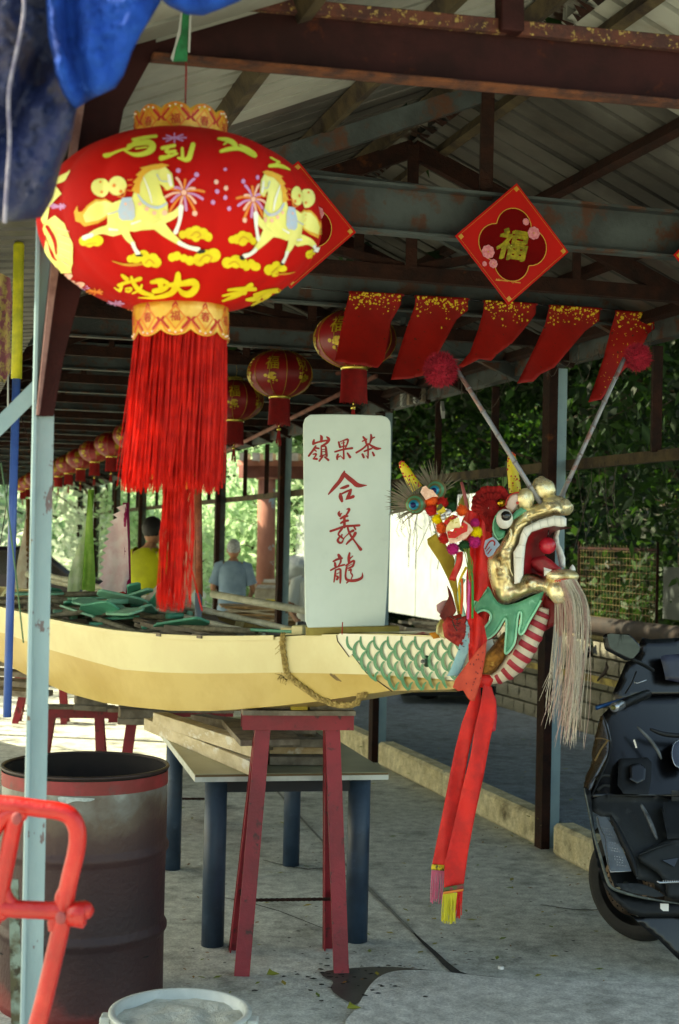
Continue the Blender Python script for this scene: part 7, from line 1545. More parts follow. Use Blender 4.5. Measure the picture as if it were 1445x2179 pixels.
tag(q.obj('mesh_wires', mat('rusty_wire', '665a38', '3a2412', scale=4, rough=.6), wf), kind='stuff')
for i in range(2): q = MB(); q.bar(S(c, fd0 + i * 1.35, .94), S(c, fd0 + i * 1.35, 1.69), .02, .02); q.obj('picket', M_rust, wf)
q = MB(); q.bar(S(c, fd0, 1.63), S(c, fd1, 1.63), .015, .02); q.obj('top_wire', M_rust, wf)
gp_ = thing('grey_panel', S(WC + .3, 6.2, .9), 'smooth grey concrete panel above the dark pipe at the right edge', 'panel')
q = MB(); q.box(S(WC + .32, 7.2, 1.30), (.08, 5.2, .40), Matrix.Rotation(R_(16.5), 3, 'Z')); q.obj('face', mat('grey_render', '4c5453', '3f4746', scale=3, rough=.9), gp_)
dp = thing('dark_pipe', S(WC - .15, 7, .9), 'thick dark rusty pipe lying along the top of the block wall', 'pipe')
q = MB(); q.tube([S(WC - .06, 4.5, 1.03), S(WC - .06, 7, 1.03), S(WC - .06, 10.6, 1.01), S(WC - .06, 10.75, .99)], .075, 14); q.obj('tube', mat('dark_pipe_rust', '1a1411', '2c2018', scale=9, rough=.8), dp)
q = MB(); 
for d in (5.2, 6.6, 8.0): q.bar(S(WC - .02, d, .55), S(WC - .02, d, .93), .05, .05)
q.obj('bracket', M_rust, dp)
bar = thing('batten', S(WC - .12, 8, .62), 'mouldy yellow batten nailed along the block wall', 'batten'); q = MB(); q.bar(S(WC - .11, 5.5, .60), S(WC - .11, 12.2, .60), .03, .05); q.obj('timber', mat('mouldy_batten', '9a8b4a', '5a4e2c', scale=9, lo=.4, hi=.6, rough=.9), bar)
cr2 = thing('crow_plastic', S(WC - .13, 9.0, .63), 'black plastic rag caught on the batten', 'rag')
q = MB(); a = PP(1255, 1387, S(WC - .14, 0, 0), SC_); q.ell(a, (.03, .04, .045), 10, 8, nz=.6, ns=3); q.add([a, a + Vector((.06, 0, -.02)), a + Vector((.05, .0, .06))], [(0, 1, 2)]); q.obj('rag_fold', M_black, cr2)
for i, x in enumerate((1130, 1245)):
    lf = []; p = PP(x, 1545 if i == 0 else 1530, S(WC - .05, 0, 0), SC_)
pw = thing('weed', S(WC - .12, 9.3, KH), 'small green weed at the foot of the block wall', 'weed'); p = ORG[pw.name]; q = MB(); q.tube([p, p + Vector((.01, 0, .16)), p + Vector((.0, 0, .3))], .004, 5); q.obj('stem', M_stem, pw); leaves('leaves', np.array([(p.x + rnd.gauss(0, .05), p.y + rnd.gauss(0, .03), p.z + .18 + rnd.random() * .16) for i in range(26)]), .07, LV[1], pw, 3)
# creeper hanging in front of the hoarding
cr = thing('hanging_creeper', S(WC - .2, 14, 2.0), 'dry creeper strands hanging in front of the white hoarding', 'creeper'); q = MB(); rw = random.Random(4)
for i in range(34):
    x = rw.choice((848, 855, 862, 872, 880, 930, 990, 1005, 1130, 1225)) + rw.gauss(0, 7); y0 = 1048 + rw.uniform(-8, 10); y1 = y0 + rw.choice((30, 60, 90, 150)) * rw.uniform(.5, 1.1); o = S(WC - .25, 0, 0); n_ = 7; pth = [PP(x + rw.gauss(0, 2.5), y0 + (y1 - y0) * j / n_, o, SC_) for j in range(n_ + 1)]; q.tube(pth, .0035, 4, cap=False)
tag(q.obj('strands', M_stem, cr), kind='stuff'); leaves('dry_leaves', np.array([tuple(PP(rw.uniform(835, 1230), 1035 + rw.expovariate(.06), S(WC - .25, 0, 0), SC_)) for i in range(45)]), .035, leafmat('dry_leaf', '5a4c30', '2f3a1c', .2), cr, 6)
# ============================================================ pergola
pg = thing('pergola', S(4.6, 19, 0), 'faded terracotta pergola column with heavy beams, paint peeling at its foot', 'pergola')
M_terra = mat('terracotta_render', 'a87464', '946052', scale=3, rough=.85, col3='9db0b8', scale3=4.5, lo3=.62, hi3=.64, bump=.2, bscale=30, stretch=(1, 1, .6)); M_terrad = mat('terracotta_beam', '7c4c42', '6a3e36', scale=5, rough=.9)
YP = 18.5; q = MB(); q.tube([P(562, 1330, YP), P(566, 1180, YP), P(568, 1017, YP)], [.125, .12, .115], 24); q.obj('column', M_terra, pg); q = MB(); q.tube([P(568, 1020, YP), P(568, 1016, YP)], .14, 24); q.obj('collar', M_terra, pg)
cz = [P(514, 1010, YP), P(700, 1013, YP + .6)]; q = MB(); q.bar(P(514, 1003, YP - .1), P(820, 1010, YP + .8), .2, .17); q.obj('beam', M_terrad, pg); q = MB(); q.bar(P(514, 985, YP - .1), P(820, 990, YP + .8), .3, .08); q.obj('beam', M_terra, pg)
for i in range(7): x = 518 + i * 27; q = MB(); q.bar(P(x, 972, YP - .5), P(x + 8, 974, YP + 1.2), .1, .1); q.obj('rafter', mat('pale_rafter', 'b5a99a', '9c9082', scale=9, rough=.9), pg)
# ============================================================ stacks of flat card, boxes and wrapped heap
M_card = mat('corrugated_card', 'a98a62', '8d7050', scale=9, rough=.9); M_card2 = mat('grey_card', 'b5ab98', '988e7c', scale=9, rough=.9)
sc_ = thing('cardboard_stack', P(590, 1320, 15), 'untidy stack of flattened cardboard behind the boat right of the grey haired man', 'cardboard')
rc = random.Random(9)
for i in range(24):
    z_ = P(590, 1352 - i * 2.6, 14.6).z; X = P(575 + rc.gauss(0, 8), 1300, 14.6).x; q = MB(); M_ = Matrix.Rotation(rc.uniform(-.3, .3), 3, 'Z') @ Matrix.Rotation(rc.gauss(0, .035), 3, 'Y'); q.box((X, 14.8 + rc.gauss(0, .05), z_), (.75 + rc.random() * .3, .6, .012 + .012 * rc.random()), M_); q.obj('flat_sheet', M_card if i % 3 else M_card2, sc_)
q = MB(); q.box((sum((P(570, 1300, 14.6).x,)), 14.8, P(590, 1353, 14.6).z / 2), (.8, .6, P(590, 1353, 14.6).z)); q.obj('pallet', M_wood, sc_)
for i, (x0, x1, y0, y1, Y, lb) in enumerate(((541, 632, 1252, 1292, 16.5, 'open pale cardboard box behind the flattened stack'), (556, 640, 1240, 1256, 17.3, 'brown cardboard box at the back of the pile'))):
    t = thing('cardboard_box', P((x0 + x1) / 2, y1, Y), lb, 'box'); a, b = P(x0, y1, Y), P(x1, y0, Y); q = MB(); q.box(((a.x + b.x) / 2, Y + .2, (a.z + b.z) / 2), (b.x - a.x, .4, b.z - a.z)); q.obj('carton', M_card2 if i == 0 else M_card, t, bevel=.005); q = MB(); q.box(((a.x + b.x) / 2, Y + .02, b.z + .01), ((b.x - a.x) * .9, .12, .006), Matrix.Rotation(.35, 3, 'X')); q.obj('flap', M_card2, t)
    q = MB(); q.box(((a.x + b.x) / 2, Y + .2, a.z / 2), (b.x - a.x, .42, a.z - .004)); q.obj('crate_base', M_wood, t)
wr_ = thing('wrapped_heap', P(625, 1240, 18), 'white plastic wrapped heap left of the tall board', 'heap'); q = MB(); inflate(q, [(598, 1242), (606, 1210), (612, 1185), (640, 1178), (700, 1180), (720, 1240), (700, 1250)], lambda x, y, h: P(x, y, 18 - h), .3, 9, rad=20, nzf=.08, nz=.1); q.obj('plastic_wrap', M_hoard, wr_)
q = MB(); q.box((P(650, 1300, 18).x, 18.1, .5), (.7, .5, 1.0)); q.obj('load', M_card, wr_)
bx = thing('yellow_tray', P(585, 1279, 14.6), 'thin yellow plastic tray on the cardboard pile', 'tray'); q = MB(); q.box(P(585, 1278, 14.6), (.2, .2, .02)); q.obj('tray_body', M_horn, bx)
# hand cart loaded with laths behind the bow
ct_ = thing('hand_cart', P(930, 1490, 14.6), 'black wheeled hand cart loaded with laths, half hidden behind the bow', 'cart'); YC = 14.4; ct0 = G(908, 1489, KH); 
q = MB(); 
for x in (908, 1045): p = G(x, 1487, KH); q.lathe([(.0, -.05), (.17, -.05), (.2, -.03), (.2, .03), (.17, .05), (0, .05)], Vector((p.x, p.y, KH + .2)), 24, Matrix.Rotation(R_(90), 3, 'X') @ Matrix.Rotation(R_(0), 3, 'Z'))
q.obj('wheel', mat('cart_tyre', '0e0e10', rough=.6), ct_)
q = MB(); a, b = P(850, 1462, 13.6), P(1060, 1462, 13.6); q.bar(a, b, .7, .09); q.obj('deck', M_black, ct_); q = MB(); q.bar(P(845, 1400, 13.8), P(1070, 1402, 13.8), .6, .5); q.obj('load', mat('dark_tarpaulin_load', '26241f', '38352d', scale=6, rough=.9), ct_)
lt_ = thing('lath_heap', P(880, 1330, 13.3), 'heap of grey laths and twigs behind the bow deck', 'lath heap'); rw = random.Random(6)
for i in range(16):
    x = rw.uniform(828, 900); y = 1318 + rw.random() * 26; Y = rw.uniform(12.6, 13.8); a = P(x, y, Y); b = P(x + rw.uniform(50, 110), y + rw.uniform(2, 20), Y + rw.uniform(-.3, .3)); q = MB(); q.bar(a, b, .04, .025); q.obj('lath', M_card2 if i % 2 else M_wood, lt_)
# ============================================================ vehicles far off
def far_car(c, hd_, m, label, L_=4.2, W_=1.7, H_=1.45):
    t = thing('parked_car', c, label, 'car', rz=hd_); pr = [(-2.1, .3), (-2.1, .8), (-1.9, .92), (-1.3, .98), (-.75, 1.4), (.55, 1.45), (1.15, .98), (1.9, .85), (2.1, .7), (2.12, .3)]
    q = MB(); q.prism([Vector((x, -W_ / 2, z_)) for x, z_ in pr], Vector((0, W_, 0))); q.obj('body', m, t, bevel=.06, fixn=True)
    for s_ in (-1, 1): q = MB(); q.prism([Vector((x, s_ * (W_ / 2 + .004), z_)) for x, z_ in ((-1.2, .98), (-.7, 1.34), (.5, 1.38), (1.0, .98))], Vector((0, s_ * .004, 0))); q.obj('side_window', mat('car_glass', '0c0e12', rough=.08, coat=.5), t, fixn=True)
    for x in (-1.3, 1.3):
        for s_ in (-1, 1): q = MB(); q.lathe([(0, -.1), (.26, -.1), (.31, -.07), (.31, .07), (.26, .1), (0, .1)], Vector((x, s_ * (W_ / 2 - .08), .31)), 22, Matrix.Rotation(R_(90), 3, 'X')); w__ = q.obj('wheel', MATS['cart_tyre'], t); q = MB(); q.lathe([(0, 0), (.17, 0), (.18, -.02)], Vector((x, s_ * (W_ / 2 + .03), .31)), 16, Matrix.Rotation(R_(90 * s_), 3, 'X')); q.obj('hubcap', M_strw, w__)
    for s_ in (-1, 1): q = MB(); q.ell((2.1, s_ * .6, .68), (.04, .16, .09), 10, 8); q.obj('headlight', M_whp, t)
    return t
ORIGSAVE = 0
p = Vector(((150 - 722) / FPX * 24, 24, 0)); far_car(p + Vector((-1.1, 0, 0)), R_(12), mat('plum_car_paint', '2a1a2c', '1e1420', scale=3, rough=.3, coat=.5), 'dark plum car parked beyond the shed behind the green flag')
p = Vector(((470 - 722) / FPX * 24.5, 24.5, 0)); far_car(p, R_(-8), mat('silver_car_paint', 'b5c0c2', rough=.3, coat=.5, metal=.2), 'pale silver car parked behind the grey haired man')
# ============================================================ people
M_skin = mat('skin', 'a5765a', '94684e', scale=9, rough=.55); M_grey = mat('grey_hair', 'b9bcc0', '8a8e94', scale=50, rough=.8, bump=.6, bscale=200); M_blackhair = mat('black_hair', '0e0c0b', rough=.6)
def person(base, rz, label, shirt, shorts, hair, H=1.62, lean=0.0, arm=None, arms_out=.0, glove=None, turn=0.0):
    """standing figure facing -y in its own frame"""
    t = thing('person', base, label, 'person', rz=rz); s_ = H / 1.7
    def V(x, y, z_): return Vector((x * s_, (y - lean * max(0, z_ - .9)) * s_, z_ * s_))
    J = {'pel': (V(0, 0, .95), .135), 'wai': (V(0, .01, 1.1), .13), 'che': (V(0, .0, 1.28), .15), 'up': (V(0, .01, 1.40), .12), 'nk': (V(0, -.0, 1.47), .056), 'hd0': (V(0, -.015, 1.53), .062)}
    for sd, n_ in ((-1, 'l'), (1, 'r')):
        J['hip' + n_] = (V(sd * .09, 0, .90), .095); J['kn' + n_] = (V(sd * .1, -.01, .5), .058); J['an' + n_] = (V(sd * .1, .02, .09), .04); J['to' + n_] = (V(sd * .11, -.12, .035), .035)
        J['sh' + n_] = (V(sd * .17, .01, 1.40), .062); J['el' + n_] = (V(sd * (.235 + arms_out), .02 - .04, 1.12), .043); J['wr' + n_] = (V(sd * (.2 + arms_out * .6), -.22, 1.0), .028); J['ha' + n_] = (V(sd * (.17 + arms_out * .5), -.30, .98), .03)
    E = [('pel', 'wai'), ('wai', 'che'), ('che', 'up'), ('up', 'nk'), ('nk', 'hd0')]
    for n_ in 'lr': E += [('pel', 'hip' + n_), ('hip' + n_, 'kn' + n_), ('kn' + n_, 'an' + n_), ('an' + n_, 'to' + n_), ('up', 'sh' + n_), ('sh' + n_, 'el' + n_), ('el' + n_, 'wr' + n_), ('wr' + n_, 'ha' + n_)]
    ks = list(J); me = bpy.data.meshes.new('body'); me.from_pydata([J[k][0] for k in ks], [(ks.index(a), ks.index(b)) for a, b in E], []); o = bpy.data.objects.new('body', me); COL.objects.link(o)
    md = o.modifiers.new('k', 'SKIN'); sk = me.skin_vertices[0].data if me.skin_vertices else None
    if sk is None:
        bm = bmesh.new(); bm.from_mesh(me); bm.verts.layers.skin.verify(); bm.to_mesh(me); bm.free(); sk = me.skin_vertices[0].data
    for i, k in enumerate(ks): sk[i].radius = (J[k][1] * s_, J[k][1] * s_ * (.72 if k in ('wai', 'che', 'up', 'pel') else 1)); sk[i].use_root = (k == 'pel')
    su = o.modifiers.new('u', 'SUBSURF'); su.levels = 1; su.render_levels = 1; me.materials.append(M_skin); o.parent = t; ORG[o.name] = Vector()
    q = MB(); hc = V(0, -.02, 1.62); q.ell(hc, (.078 * s_, .098 * s_, .118 * s_), 18, 14)
    q.ell(hc + Vector((0, -.098 * s_, -.012)), (.013, .018, .02), 8, 6)
    for sd in (-1, 1): q.ell(hc + Vector((sd * .079 * s_, .005, -.005)), (.012, .022, .032), 8, 6); q.ell(hc + Vector((sd * .03, -.09 * s_, .012)), (.012, .008, .007), 8, 6)
    q.obj('head', M_skin, t)
    q = MB(); q.ell(hc + Vector((0, .014, .028)), (.087 * s_, .103 * s_, .108 * s_), 22, 16, nz=.08, ns=9); q.obj('hair', hair, t)
    q = MB()
    for sd, n_ in ((-1, 'l'), (1, 'r')):                       # fingers
        for f in range(4): a = J['ha' + n_][0] + Vector(((f - 1.5) * .016, -.01, 0)); q.tube([a, a + Vector((0, -.03, -.012)), a + Vector((0, -.045, -.035))], .008, 6)
        a = J['ha' + n_][0]; q.tube([a + Vector((-sd * .02, .02, 0)), a + Vector((-sd * .045, -.01, -.01)), a + Vector((-sd * .045, -.035, -.02))], .009, 6)
    q.obj('fingers', glove or M_skin, t)
    # shirt: shaped rings
    rows = []
    for z_, w_, dp_ in ((.80, .20, .135), (.86, .195, .135), (1.0, .178, .125), (1.12, .178, .125), (1.28, .195, .135), (1.38, .2, .12), (1.44, .15, .1), (1.475, .075, .07)):
        c_ = V(0, .01, z_); rows.append([c_ + Vector((w_ * s_ * math.cos(a), dp_ * s_ * math.sin(a), 0)) * (1 + .03 * noise.noise(Vector((math.cos(a) * 3, math.sin(a) * 3, z_ * 8)))) for a in [i * 2 * math.pi / 28 for i in range(29)]])
    q = MB(); q.grid(rows)
    for sd, n_ in ((-1, 'l'), (1, 'r')):
        a, b = J['sh' + n_][0], J['el' + n_][0]; q.tube([a + Vector((-sd * .04, 0, .01)), a + Vector((sd * .008, 0, 0)), a.lerp(b, .45), a.lerp(b, .82)], [.07 * s_, .075 * s_, .072 * s_, .078 * s_], 14, cap=False)
    q.obj('shirt', shirt, t)
    q = MB()
    q.grid([[V(0, 0, z_) + Vector((w_ * s_ * math.cos(a), d_ * s_ * math.sin(a), 0)) for a in [i * 2 * math.pi / 24 for i in range(25)]] for z_, w_, d_ in ((.99, .165, .115), (.9, .19, .13), (.82, .195, .135))])
    for sd, n_ in ((-1, 'l'), (1, 'r')): a, b = J['hip' + n_][0], J['kn' + n_][0]; q.tube([a + UP * .02, a.lerp(b, .5), a.lerp(b, .95)], [.105 * s_, .1 * s_, .095 * s_], 14, cap=False)
    q.obj('shorts', shorts, t); return t
M_sh1 = mat('pale_blue_tshirt', '7f97ad', '6e869c', scale=6, rough=.9, bump=.3, bscale=18); M_sh2 = mat('lime_yellow_shirt', 'a8a812', '94960c', scale=6, rough=.8, bump=.3, bscale=18); M_sh3 = mat('white_tshirt', 'd0d6d4', rough=.9); M_sho = mat('black_shorts', '0f1014', rough=.9)
Yp = 15.6; p = Vector((P(496, 1200, Yp).x, Yp, KH)); person(p, R_(180), 'grey haired man in a pale blue T-shirt and black shorts, seen from behind', M_sh1, M_sho, M_grey, H=1.44, lean=.05, arms_out=.03)
Yp = 13.0; p = Vector((P(309, 1200, Yp).x, Yp, 0)); person(p, R_(150), 'black haired person in a lime yellow shirt bending over behind the boat', M_sh2, M_sho, M_blackhair, H=1.78, lean=.12)
Yp = 13.8; p = Vector((P(668, 1200, Yp).x, Yp, .0)); person(p, R_(10), 'gloved worker in a white shirt almost hidden behind the tall white board', M_sh3, M_sho, M_blackhair, H=1.5, arms_out=.03, glove=mat('grey_glove', '7c8084', '3a3c40', scale=20, rough=.9))
# ============================================================ motor scooter
M_plas = mat('black_scooter_plastic', '0c0d0e', '070809', scale=9, rough=.45, spec=.3, bump=.25, bscale=300, col3='1c1f22', scale3=5, lo3=.55, hi3=.85); M_plg = mat('dusty_grey_plastic', '26292a', '17191a', scale=6, rough=.6, spec=.3, bump=.2, bscale=200, col3='55585a', scale3=7, lo3=.55, hi3=.8)
M_gloss = mat('gloss_black_panel', '0a0a0c', rough=.25, spec=.4, coat=.12); M_brz = mat('brown_tinted_panel', '3a2c1a', '2a2014', scale=6, rough=.25, coat=.6); M_steel = mat('ribbed_steel_plate', '8a9096', '747a80', scale=9, rough=.35, metal=.4); M_alu = mat('bar_end_alloy', 'a9acb0', rough=.25, metal=.8); M_tyre = MATS['cart_tyre']
sc2 = thing('motor_scooter', G(1390, 2030), 'large black motor scooter parked at the right edge, seen from its rider side', 'scooter')
def y1(l): return [(1180 + a[0] / 5.45, 1300 + a[1] / 5.45) + tuple(a[2:]) for a in l]
def y2(l): return [(1180 + a[0] / 5.45, 1650 + a[1] / 5.45) + tuple(a[2:]) for a in l]
def sy(x, y): return 5.75 + (x - 1300) * .0008 - (y - 1700) * .0009 - .10 * (1 - ((x - 1430) / 230) ** 2) * (1 if y < 1700 else .6) + .04 * math.sin((y - 1400) * .009)      # depth of the body skin at a photo point
def part(name, outl, m, h, off=0.0, st=7, rad=None, back=.05, nz=0, dy=None):
    q = MB(); F = dy or sy; h = h * .45; rad = min(rad or 4, 4.5)
    def f(x, y, hh): return P(x, y, F(x, y) - off - hh * .7) if hh >= 0 else P(x, y, F(x, y) - off) + Vector((0, -hh, 0)) * (back / h if h else 1)
    inflate(q, outl, f, h, st, rad=rad, nzf=.05, nz=nz); return q.obj(name, m, sc2)
part('front_cowl', y1([(1020, 310), (1120, 330), (1444, 310), (1800, 320), (1800, 1000), (1300, 1000), (1000, 1000), (760, 1100), (690, 1000), (680, 940), (760, 760), (830, 590), (920, 560), (990, 460), (980, 380)]), M_gloss, .06, .0, 9, 12)
part('display_binnacle', y1([(1225, 530), (1290, 510), (1444, 500), (1800, 500), (1800, 820), (1444, 830), (1290, 800), (1270, 700)]), mat('navy_binnacle', '23253a', '1c1e30', scale=9, rough=.4), .03, .08, 8, 5)
part('inner_shield', y1([(560, 1200), (640, 1120), (760, 1080), (1000, 1000), (1444, 980), (1800, 980), (1800, 2500), (1444, 2500), (1100, 2200), (700, 2250), (430, 2200), (400, 2150), (420, 1900), (470, 1600), (480, 1450), (530, 1260)]), M_gloss, .05, .03, 9, 12)
part('indicator_panel', y1([(530, 1230), (560, 1200), (620, 1320), (660, 1500), (650, 1650), (560, 1820), (470, 1980), (420, 2100), (410, 2200), (380, 2200), (335, 2050), (370, 1900), (440, 1760), (430, 1660), (470, 1470)]), M_brz, .03, .06, 5, 5)
q = MB(); q.tube([P(x, y, 5.62) for x, y in y1(smooth2([(620, 1500), (540, 1600), (470, 1740)], it=2))], .004, 6); q.tube([P(x, y, 5.62) for x, y in y1(smooth2([(480, 1480), (560, 1475), (640, 1510)], it=2))], .003, 6); q.obj('panel_edge', mat('amber_edge', '6e5632', rough=.3, metal=.4), sc2)
part('knee_panel', y2([(430, 280), (600, 220), (900, 230), (1150, 230), (1444, 300), (1800, 320), (1800, 1400), (1444, 1420), (1290, 1400), (1150, 1250), (950, 1200), (900, 1000), (830, 850), (730, 650), (650, 480), (540, 480), (440, 420)]), M_plg, .05, .05, 9, 12)
part('leg_guard', y2([(340, 130), (420, 180), (440, 420), (490, 800), (560, 1100), (640, 1280), (800, 1370), (1000, 1420), (1444, 1490), (1800, 1520), (1800, 1700), (1444, 1640), (1000, 1640), (870, 1600), (700, 1450), (580, 1300), (500, 1050), (450, 800), (400, 480), (350, 250)]), M_plas, .04, .07, 7, 6)
part('under_tray', y2([(990, 1430), (1444, 1490), (1800, 1520), (1800, 2350), (1500, 2200), (1350, 2050), (1200, 1900), (1050, 1780), (870, 1610), (980, 1640)]), M_gloss, .04, .03, 8, 8)
part('glove_box', y1([(760, 1710), (1080, 1700), (1130, 1760), (1120, 1950), (1090, 2130), (800, 2120), (730, 2020), (740, 1800)]), M_plas, .012, .10, 6, 5)
part('fuel_lid', y1([(870, 1790), (1000, 1760), (1060, 1830), (1050, 1960), (960, 2000), (870, 1950)]), M_gloss, .01, .125, 4, 4)
part('centre_hump', y2([(950, 930), (1100, 840), (1300, 750), (1444, 720), (1800, 700), (1800, 1440), (1444, 1440), (1300, 1420), (1290, 1250), (1180, 1120), (1000, 1010)]), M_plg, .06, .10, 8, 10)
part('latch_plate', y2([(1260, 310), (1444, 290), (1800, 290), (1800, 700), (1310, 740), (1250, 420)]), M_plas, .015, .13, 8, 4)
part('key_slot', y1([(1370, 1540), (1444, 1500), (1600, 1500), (1600, 1820), (1444, 1830), (1390, 1780), (1350, 1650)]), mat('navy_slot', '14182c', rough=.2, coat=.5), .01, .12, 7, 4)
q = MB(); q.tube([P(x, y, sy(x, y) - .14) for x, y in y1(smooth2([(1444, 1500), (1380, 1540), (1355, 1660), (1390, 1790), (1444, 1815)], it=2))], .0022, 6); q.obj('slot_rim', M_alu, sc2)
part('inner_guard', y2([(620, 1090), (900, 1080), (980, 1260), (700, 1300)]), M_plas, .01, -.06)
M_glint = mat('painted_highlight', '5c6062', '2c2f31', scale=16, rough=.45)  # lighter tone paints gloss highlights onto the fairing ridges
for nm, pts, conv, r, m in (('ridge', [(960, 1340), (1100, 1480), (1200, 1620), (1240, 1720)], y1, .008, M_glint), ('ridge', [(1000, 330), (1080, 480), (1140, 620), (1190, 740)], y2, .010, M_glint), ('ridge', [(650, 470), (720, 600), (800, 780), (880, 930), (930, 1080), (960, 1180)], y2, .013, M_plas),
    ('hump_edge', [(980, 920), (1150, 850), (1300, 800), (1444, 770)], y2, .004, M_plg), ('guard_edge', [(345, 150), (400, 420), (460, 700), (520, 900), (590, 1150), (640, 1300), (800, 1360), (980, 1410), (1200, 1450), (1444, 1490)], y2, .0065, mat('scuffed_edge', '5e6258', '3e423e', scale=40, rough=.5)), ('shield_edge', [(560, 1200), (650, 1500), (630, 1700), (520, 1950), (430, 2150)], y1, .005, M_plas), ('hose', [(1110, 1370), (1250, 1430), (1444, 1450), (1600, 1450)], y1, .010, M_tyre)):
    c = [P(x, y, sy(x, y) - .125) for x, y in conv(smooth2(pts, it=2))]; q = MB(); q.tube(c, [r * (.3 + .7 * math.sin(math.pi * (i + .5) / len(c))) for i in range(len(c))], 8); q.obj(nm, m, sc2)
# foot plates
fp = y2([(490, 480), (520, 465), (590, 480), (650, 550), (720, 700), (800, 880), (870, 1050), (890, 1110), (650, 1130), (610, 1000), (560, 800), (500, 580)])
def sf(x, y): return 5.60 + (x - 1300) * .0004 - (y - 1750) * .0022
def fpp(x, y, h=0): return P(x, y, sf(x, y) - h)
q = MB(); q.prism([fpp(x, y) for x, y in fp], Vector((0, .01, 0))); q.obj('foot_plate', M_steel, sc2, fixn=True)
q = MB()
for i in range(14):
    for j in range(6):
        x, y = 545 + j * 30 + i * 15 - (i % 2) * 8, 610 + i * 33 + j * 4
        if pip((x, y), [(550, 600), (640, 590), (720, 740), (790, 960), (830, 1060), (700, 1080), (640, 900), (560, 690)]) and not (i in (4, 9)): a = y2([(x, y)])[0]; q.ell(fpp(a[0], a[1], .003), (.0026, .002, .0026), 6, 4)
tag(q.obj('grip_studs', mat('bright_stud', 'c9ccd0', rough=.25, metal=.9), sc2), kind='stuff')
q = MB(); q.tube([fpp(*p, .004) for p in y2(smooth2([(500, 490), (540, 640), (600, 730), (600, 860), (650, 1110)], it=2))], .0022, 5); q.tube([fpp(*p, .004) for p in y2([(650, 1118), (888, 1108)])], .003, 5); q.obj('plate_rim', M_alu, sc2)
part('floor_mat', y2([(700, 1255), (850, 1250), (1000, 1260), (1130, 1300), (1250, 1370), (1275, 1400), (1180, 1415), (900, 1365), (780, 1320)]), M_plg, .008, .125, 5, 3)
q = MB(); c = [P(x, y, sy(x, y) - .15) for x, y in y2([(1190, 1225), (1215, 1245), (1444, 1235), (1600, 1220)])]; q.tube(c, .005, 6)
for i in range(9): a, = y2([(1260 + i * 26, 1232)]); q.box(P(a[0], a[1] - 1.5, sy(*a) - .15), (.003, .01, .008))
q.obj('stand_lever', M_alu, sc2)
q = MB(); q.prism([P(x, y, sy(x, y) - .13) for x, y in y2([(1250, 985), (1440, 955), (1390, 1060)])], Vector((0, .01, 0))); q.obj('hump_notch', M_black, sc2)
q = MB(); a, = y2([(1275, 1530)]); q.box(P(a[0], a[1], sy(*a) - .09), (.032, .003, .028)); q.obj('small_label', M_whp, sc2)
q = MB(); a, = y1([(935, 1540)]); q.box(P(a[0], a[1], sy(*a) - .12), (.007, .004, .035), Matrix.Rotation(R_(-18), 3, 'Y')); a, = y1([(1700, 2150)]); q.obj('hook', M_alu, sc2)
q = MB()
for y_ in (2110, 2180): q.box(P(*y1([(1444, y_)])[0], sy(1440, 1690) - .13), (.06, .004, .018))
q.obj('vent_strip', M_plg, sc2)
for y_ in (1900, 2020): q = MB(); c = [P(x, y, sy(x, y) - .09) for x, y in y1(smooth2([(500, y_ + 60), (560, y_), (640, y_ + 10)], it=2))]; q.tube(c, .006, 6); q.obj('vent_fin', M_plg, sc2)
# front wheel: seen at a slant behind the guard
wc, = y2([(750, 1330)]); WY = 5.98; wcp = P(1358, 1890, WY); wcp.z = .24
wd_ = Matrix.Rotation(R_(-48), 3, 'Z') @ Matrix.Rotation(R_(90), 3, 'X')
q = MB(); q.lathe([(.17, -.05), (.2, -.058), (.226, -.045), (.238, -.02), (.241, 0), (.238, .02), (.226, .045), (.2, .058), (.17, .05)], wcp, 48, wd_); w1 = q.obj('front_wheel', mat('dusty_tyre', '23221f', '1a1918', scale=14, rough=.8, bump=.3, bscale=90), sc2)
q = MB(); q.lathe([(.172, -.05), (.165, -.04), (.16, .0), (.165, .04), (.172, .05)], wcp, 40, wd_); q.lathe([(0, .04), (.03, .045), (.035, .0), (.03, -.045), (0, -.04)], wcp, 20, wd_)
for i in range(5): a = i * 2 * math.pi / 5; q.bar(wcp + wd_ @ Vector((.03 * math.cos(a), .03 * math.sin(a), 0)), wcp + wd_ @ Vector((.165 * math.cos(a), .165 * math.sin(a), 0)), .03, .02, wd_ @ Vector((0, 0, 1)))
q.obj('rim', mat('dark_rim', '2a2624', '1c1a19', scale=9, rough=.4, metal=.5), w1)
q = MB(); zf = .062; q.lathe([(.075, zf), (.128, zf), (.128, zf + .004), (.075, zf + .004), (.075, zf)], wcp, 40, wd_); q.lathe([(.075, -zf), (.128, -zf), (.128, -zf - .004), (.075, -zf - .004), (.075, -zf)], wcp, 40, wd_); q.obj('brake_disc', mat('rusty_disc', '6a5a4c', '4a3c32', scale=40, rough=.4, metal=.6), w1)
q = MB()
for s_ in (zf + .0045, -zf - .0045):
    for i in range(24):
        for r in (.09, .102, .114): a = i * 2 * math.pi / 24 + r * 30; q.lathe([(0, 0), (.0042, 0)], wcp + wd_ @ Vector((r * math.cos(a), r * math.sin(a), s_)), 6, wd_)
tag(q.obj('disc_holes', M_black, w1), kind='stuff')
q = MB(); q.tube([wcp + wd_ @ Vector((0, 0, .08)), wcp + wd_ @ Vector((.05, .25, .08)) + UP * .1, wcp + Vector((.12, .1, .75))], .022, 10); q.tube([wcp + wd_ @ Vector((0, 0, -.08)), wcp + Vector((.16, .12, .75))], .022, 10); q.obj('fork', M_plas, sc2)
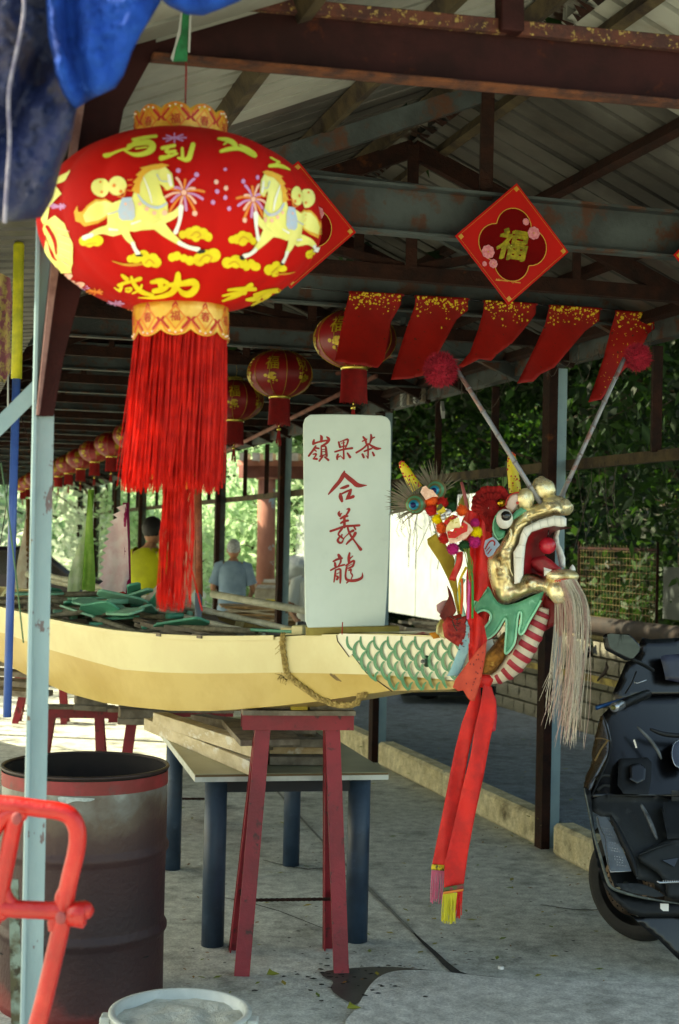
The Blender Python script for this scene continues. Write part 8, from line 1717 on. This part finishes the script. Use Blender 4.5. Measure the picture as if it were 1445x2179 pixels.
q = MB(); q.grid([[wcp + wd_ @ Vector((.27 * math.cos(a), .27 * math.sin(a), zz_)) for zz_ in (-.055, -.03, 0, .03, .055)] for a in [R_(60 + i * 10) for i in range(9)]]); q.obj('mudguard', M_plas, sc2, solid=.004)
# handlebar, lever, mirror
hb = thing  # (parts below belong to the scooter)
ga, gb = P(*y1([(790, 1080)])[0], 5.28), P(*y1([(1080, 960)])[0], 5.55); q = MB(); q.tube([ga, ga.lerp(gb, .3), ga.lerp(gb, .7), gb], [.0175, .019, .018, .017], 14); q.obj('grip', M_plas, sc2)
ba_ = P(*y1([(690, 1120)])[0], 5.2); q = MB(); q.tube([ga, ga.lerp(ba_, .15), ba_.lerp(ga, .15), ba_], [.012, .0175, .0185, .0165], 18); q.obj('bar_end', M_alu, sc2); q = MB(); q.lathe([(0, .0), (.009, .0), (.009, .004)], ba_ + (ba_ - ga).normalized() * .0035, 16, (ba_ - ga).to_track_quat('Z', 'Y').to_matrix()); q.obj('end_cap', mat('end_cap_brass', '6b6a3c', rough=.4, metal=.6), sc2)
q = MB(); q.tube([P(*p, Y_) for p, Y_ in zip(y1([(480, 1125), (560, 1100), (680, 1060), (860, 1010), (1000, 980)]), (5.3, 5.31, 5.34, 5.42, 5.5))], [.009, .008, .007, .0065, .0065], 8); q.obj('brake_lever', mat('blue_lever', '1c4a7a', rough=.3, metal=.6), sc2)
mo = y1([(560, 300), (590, 265), (640, 258), (860, 270), (900, 300), (980, 380), (1000, 440), (990, 480), (920, 555), (860, 578), (820, 575), (600, 460), (580, 430)])
q = MB(); inflate(q, mo, lambda x, y, h: P(x, y, 5.35 + abs(h) if h < 0 else 5.35 - h * .3), .035, 5, rad=9); q.obj('mirror_shell', M_gloss, sc2)
mi = y1([(612, 275), (650, 262), (855, 278), (900, 315), (975, 395), (990, 440), (975, 480), (915, 548), (880, 552), (720, 475), (650, 430), (630, 380)])
M_mir = mat('mirror_glass', '333c40', rough=.03, metal=1); q = MB(); cm_ = P(1325, 1374, 5.325); nm_ = Vector((-.3, -1, -.16)).normalized(); q.add([PP(x, y, cm_, nm_) for x, y in mi], [tuple(range(len(mi)))]); q.obj('mirror_glass', M_mir, sc2)
q = MB(); q.tube([P(*y1([(900, 560)])[0], 5.37), P(*y1([(1040, 630)])[0], 5.45), P(*y1([(1140, 690)])[0], 5.6)], .008, 8); q.obj('mirror_stalk', M_plas, sc2)
for nm, pts, Y_, m in (('cable', [(950, 700), (900, 830), (820, 960)], 5.5, M_plas), ('clip', [(925, 830), (960, 838), (1070, 800)], 5.45, M_alu)):
    q = MB(); q.tube([P(*p, Y_) for p in y1(pts)], .003, 6); q.obj(nm, m, sc2)
# rest of the machine out of frame, so it is whole from the side
q = MB(); b0 = G(1600, 2060); q.ell((2.15, 5.55, .78), (.55, .2, .14), 24, 14); q.obj('seat', M_plas, sc2)
q = MB(); q.ell((2.2, 5.6, .5), (.6, .2, .22), 24, 14); q.obj('tail_body', M_gloss, sc2)
q = MB(); q.lathe([(.14, -.06), (.2, -.065), (.25, -.04), (.255, 0), (.25, .04), (.2, .065), (.14, .06)], Vector((2.45, 5.35, .255)), 40, Matrix.Rotation(R_(90), 3, 'X')); q.obj('rear_wheel', MATS['dusty_tyre'], sc2)
lv = thing('curled_leaf', PP(1285, 1440, S(WC - .2, 0, 0), SC_), 'dark curled dead leaf hanging from a twig left of the scooter mirror', 'leaf')
q = MB(); o_ = S(WC - .3, 0, 0); A_ = [PP(x, y, o_, SC_) for x, y in y1([(600, 590), (590, 650), (560, 710), (500, 790), (492, 815)])]; B_ = [PP(x, y, o_, SC_) + Vector((0, .02, 0)) for x, y in y1([(605, 590), (635, 660), (600, 740), (540, 790), (512, 822)])]; q.strip(A_, B_); q.obj('blade', mat('dead_leaf', '2a1710', '1a0f0a', scale=20, rough=.7), lv, solid=.003)
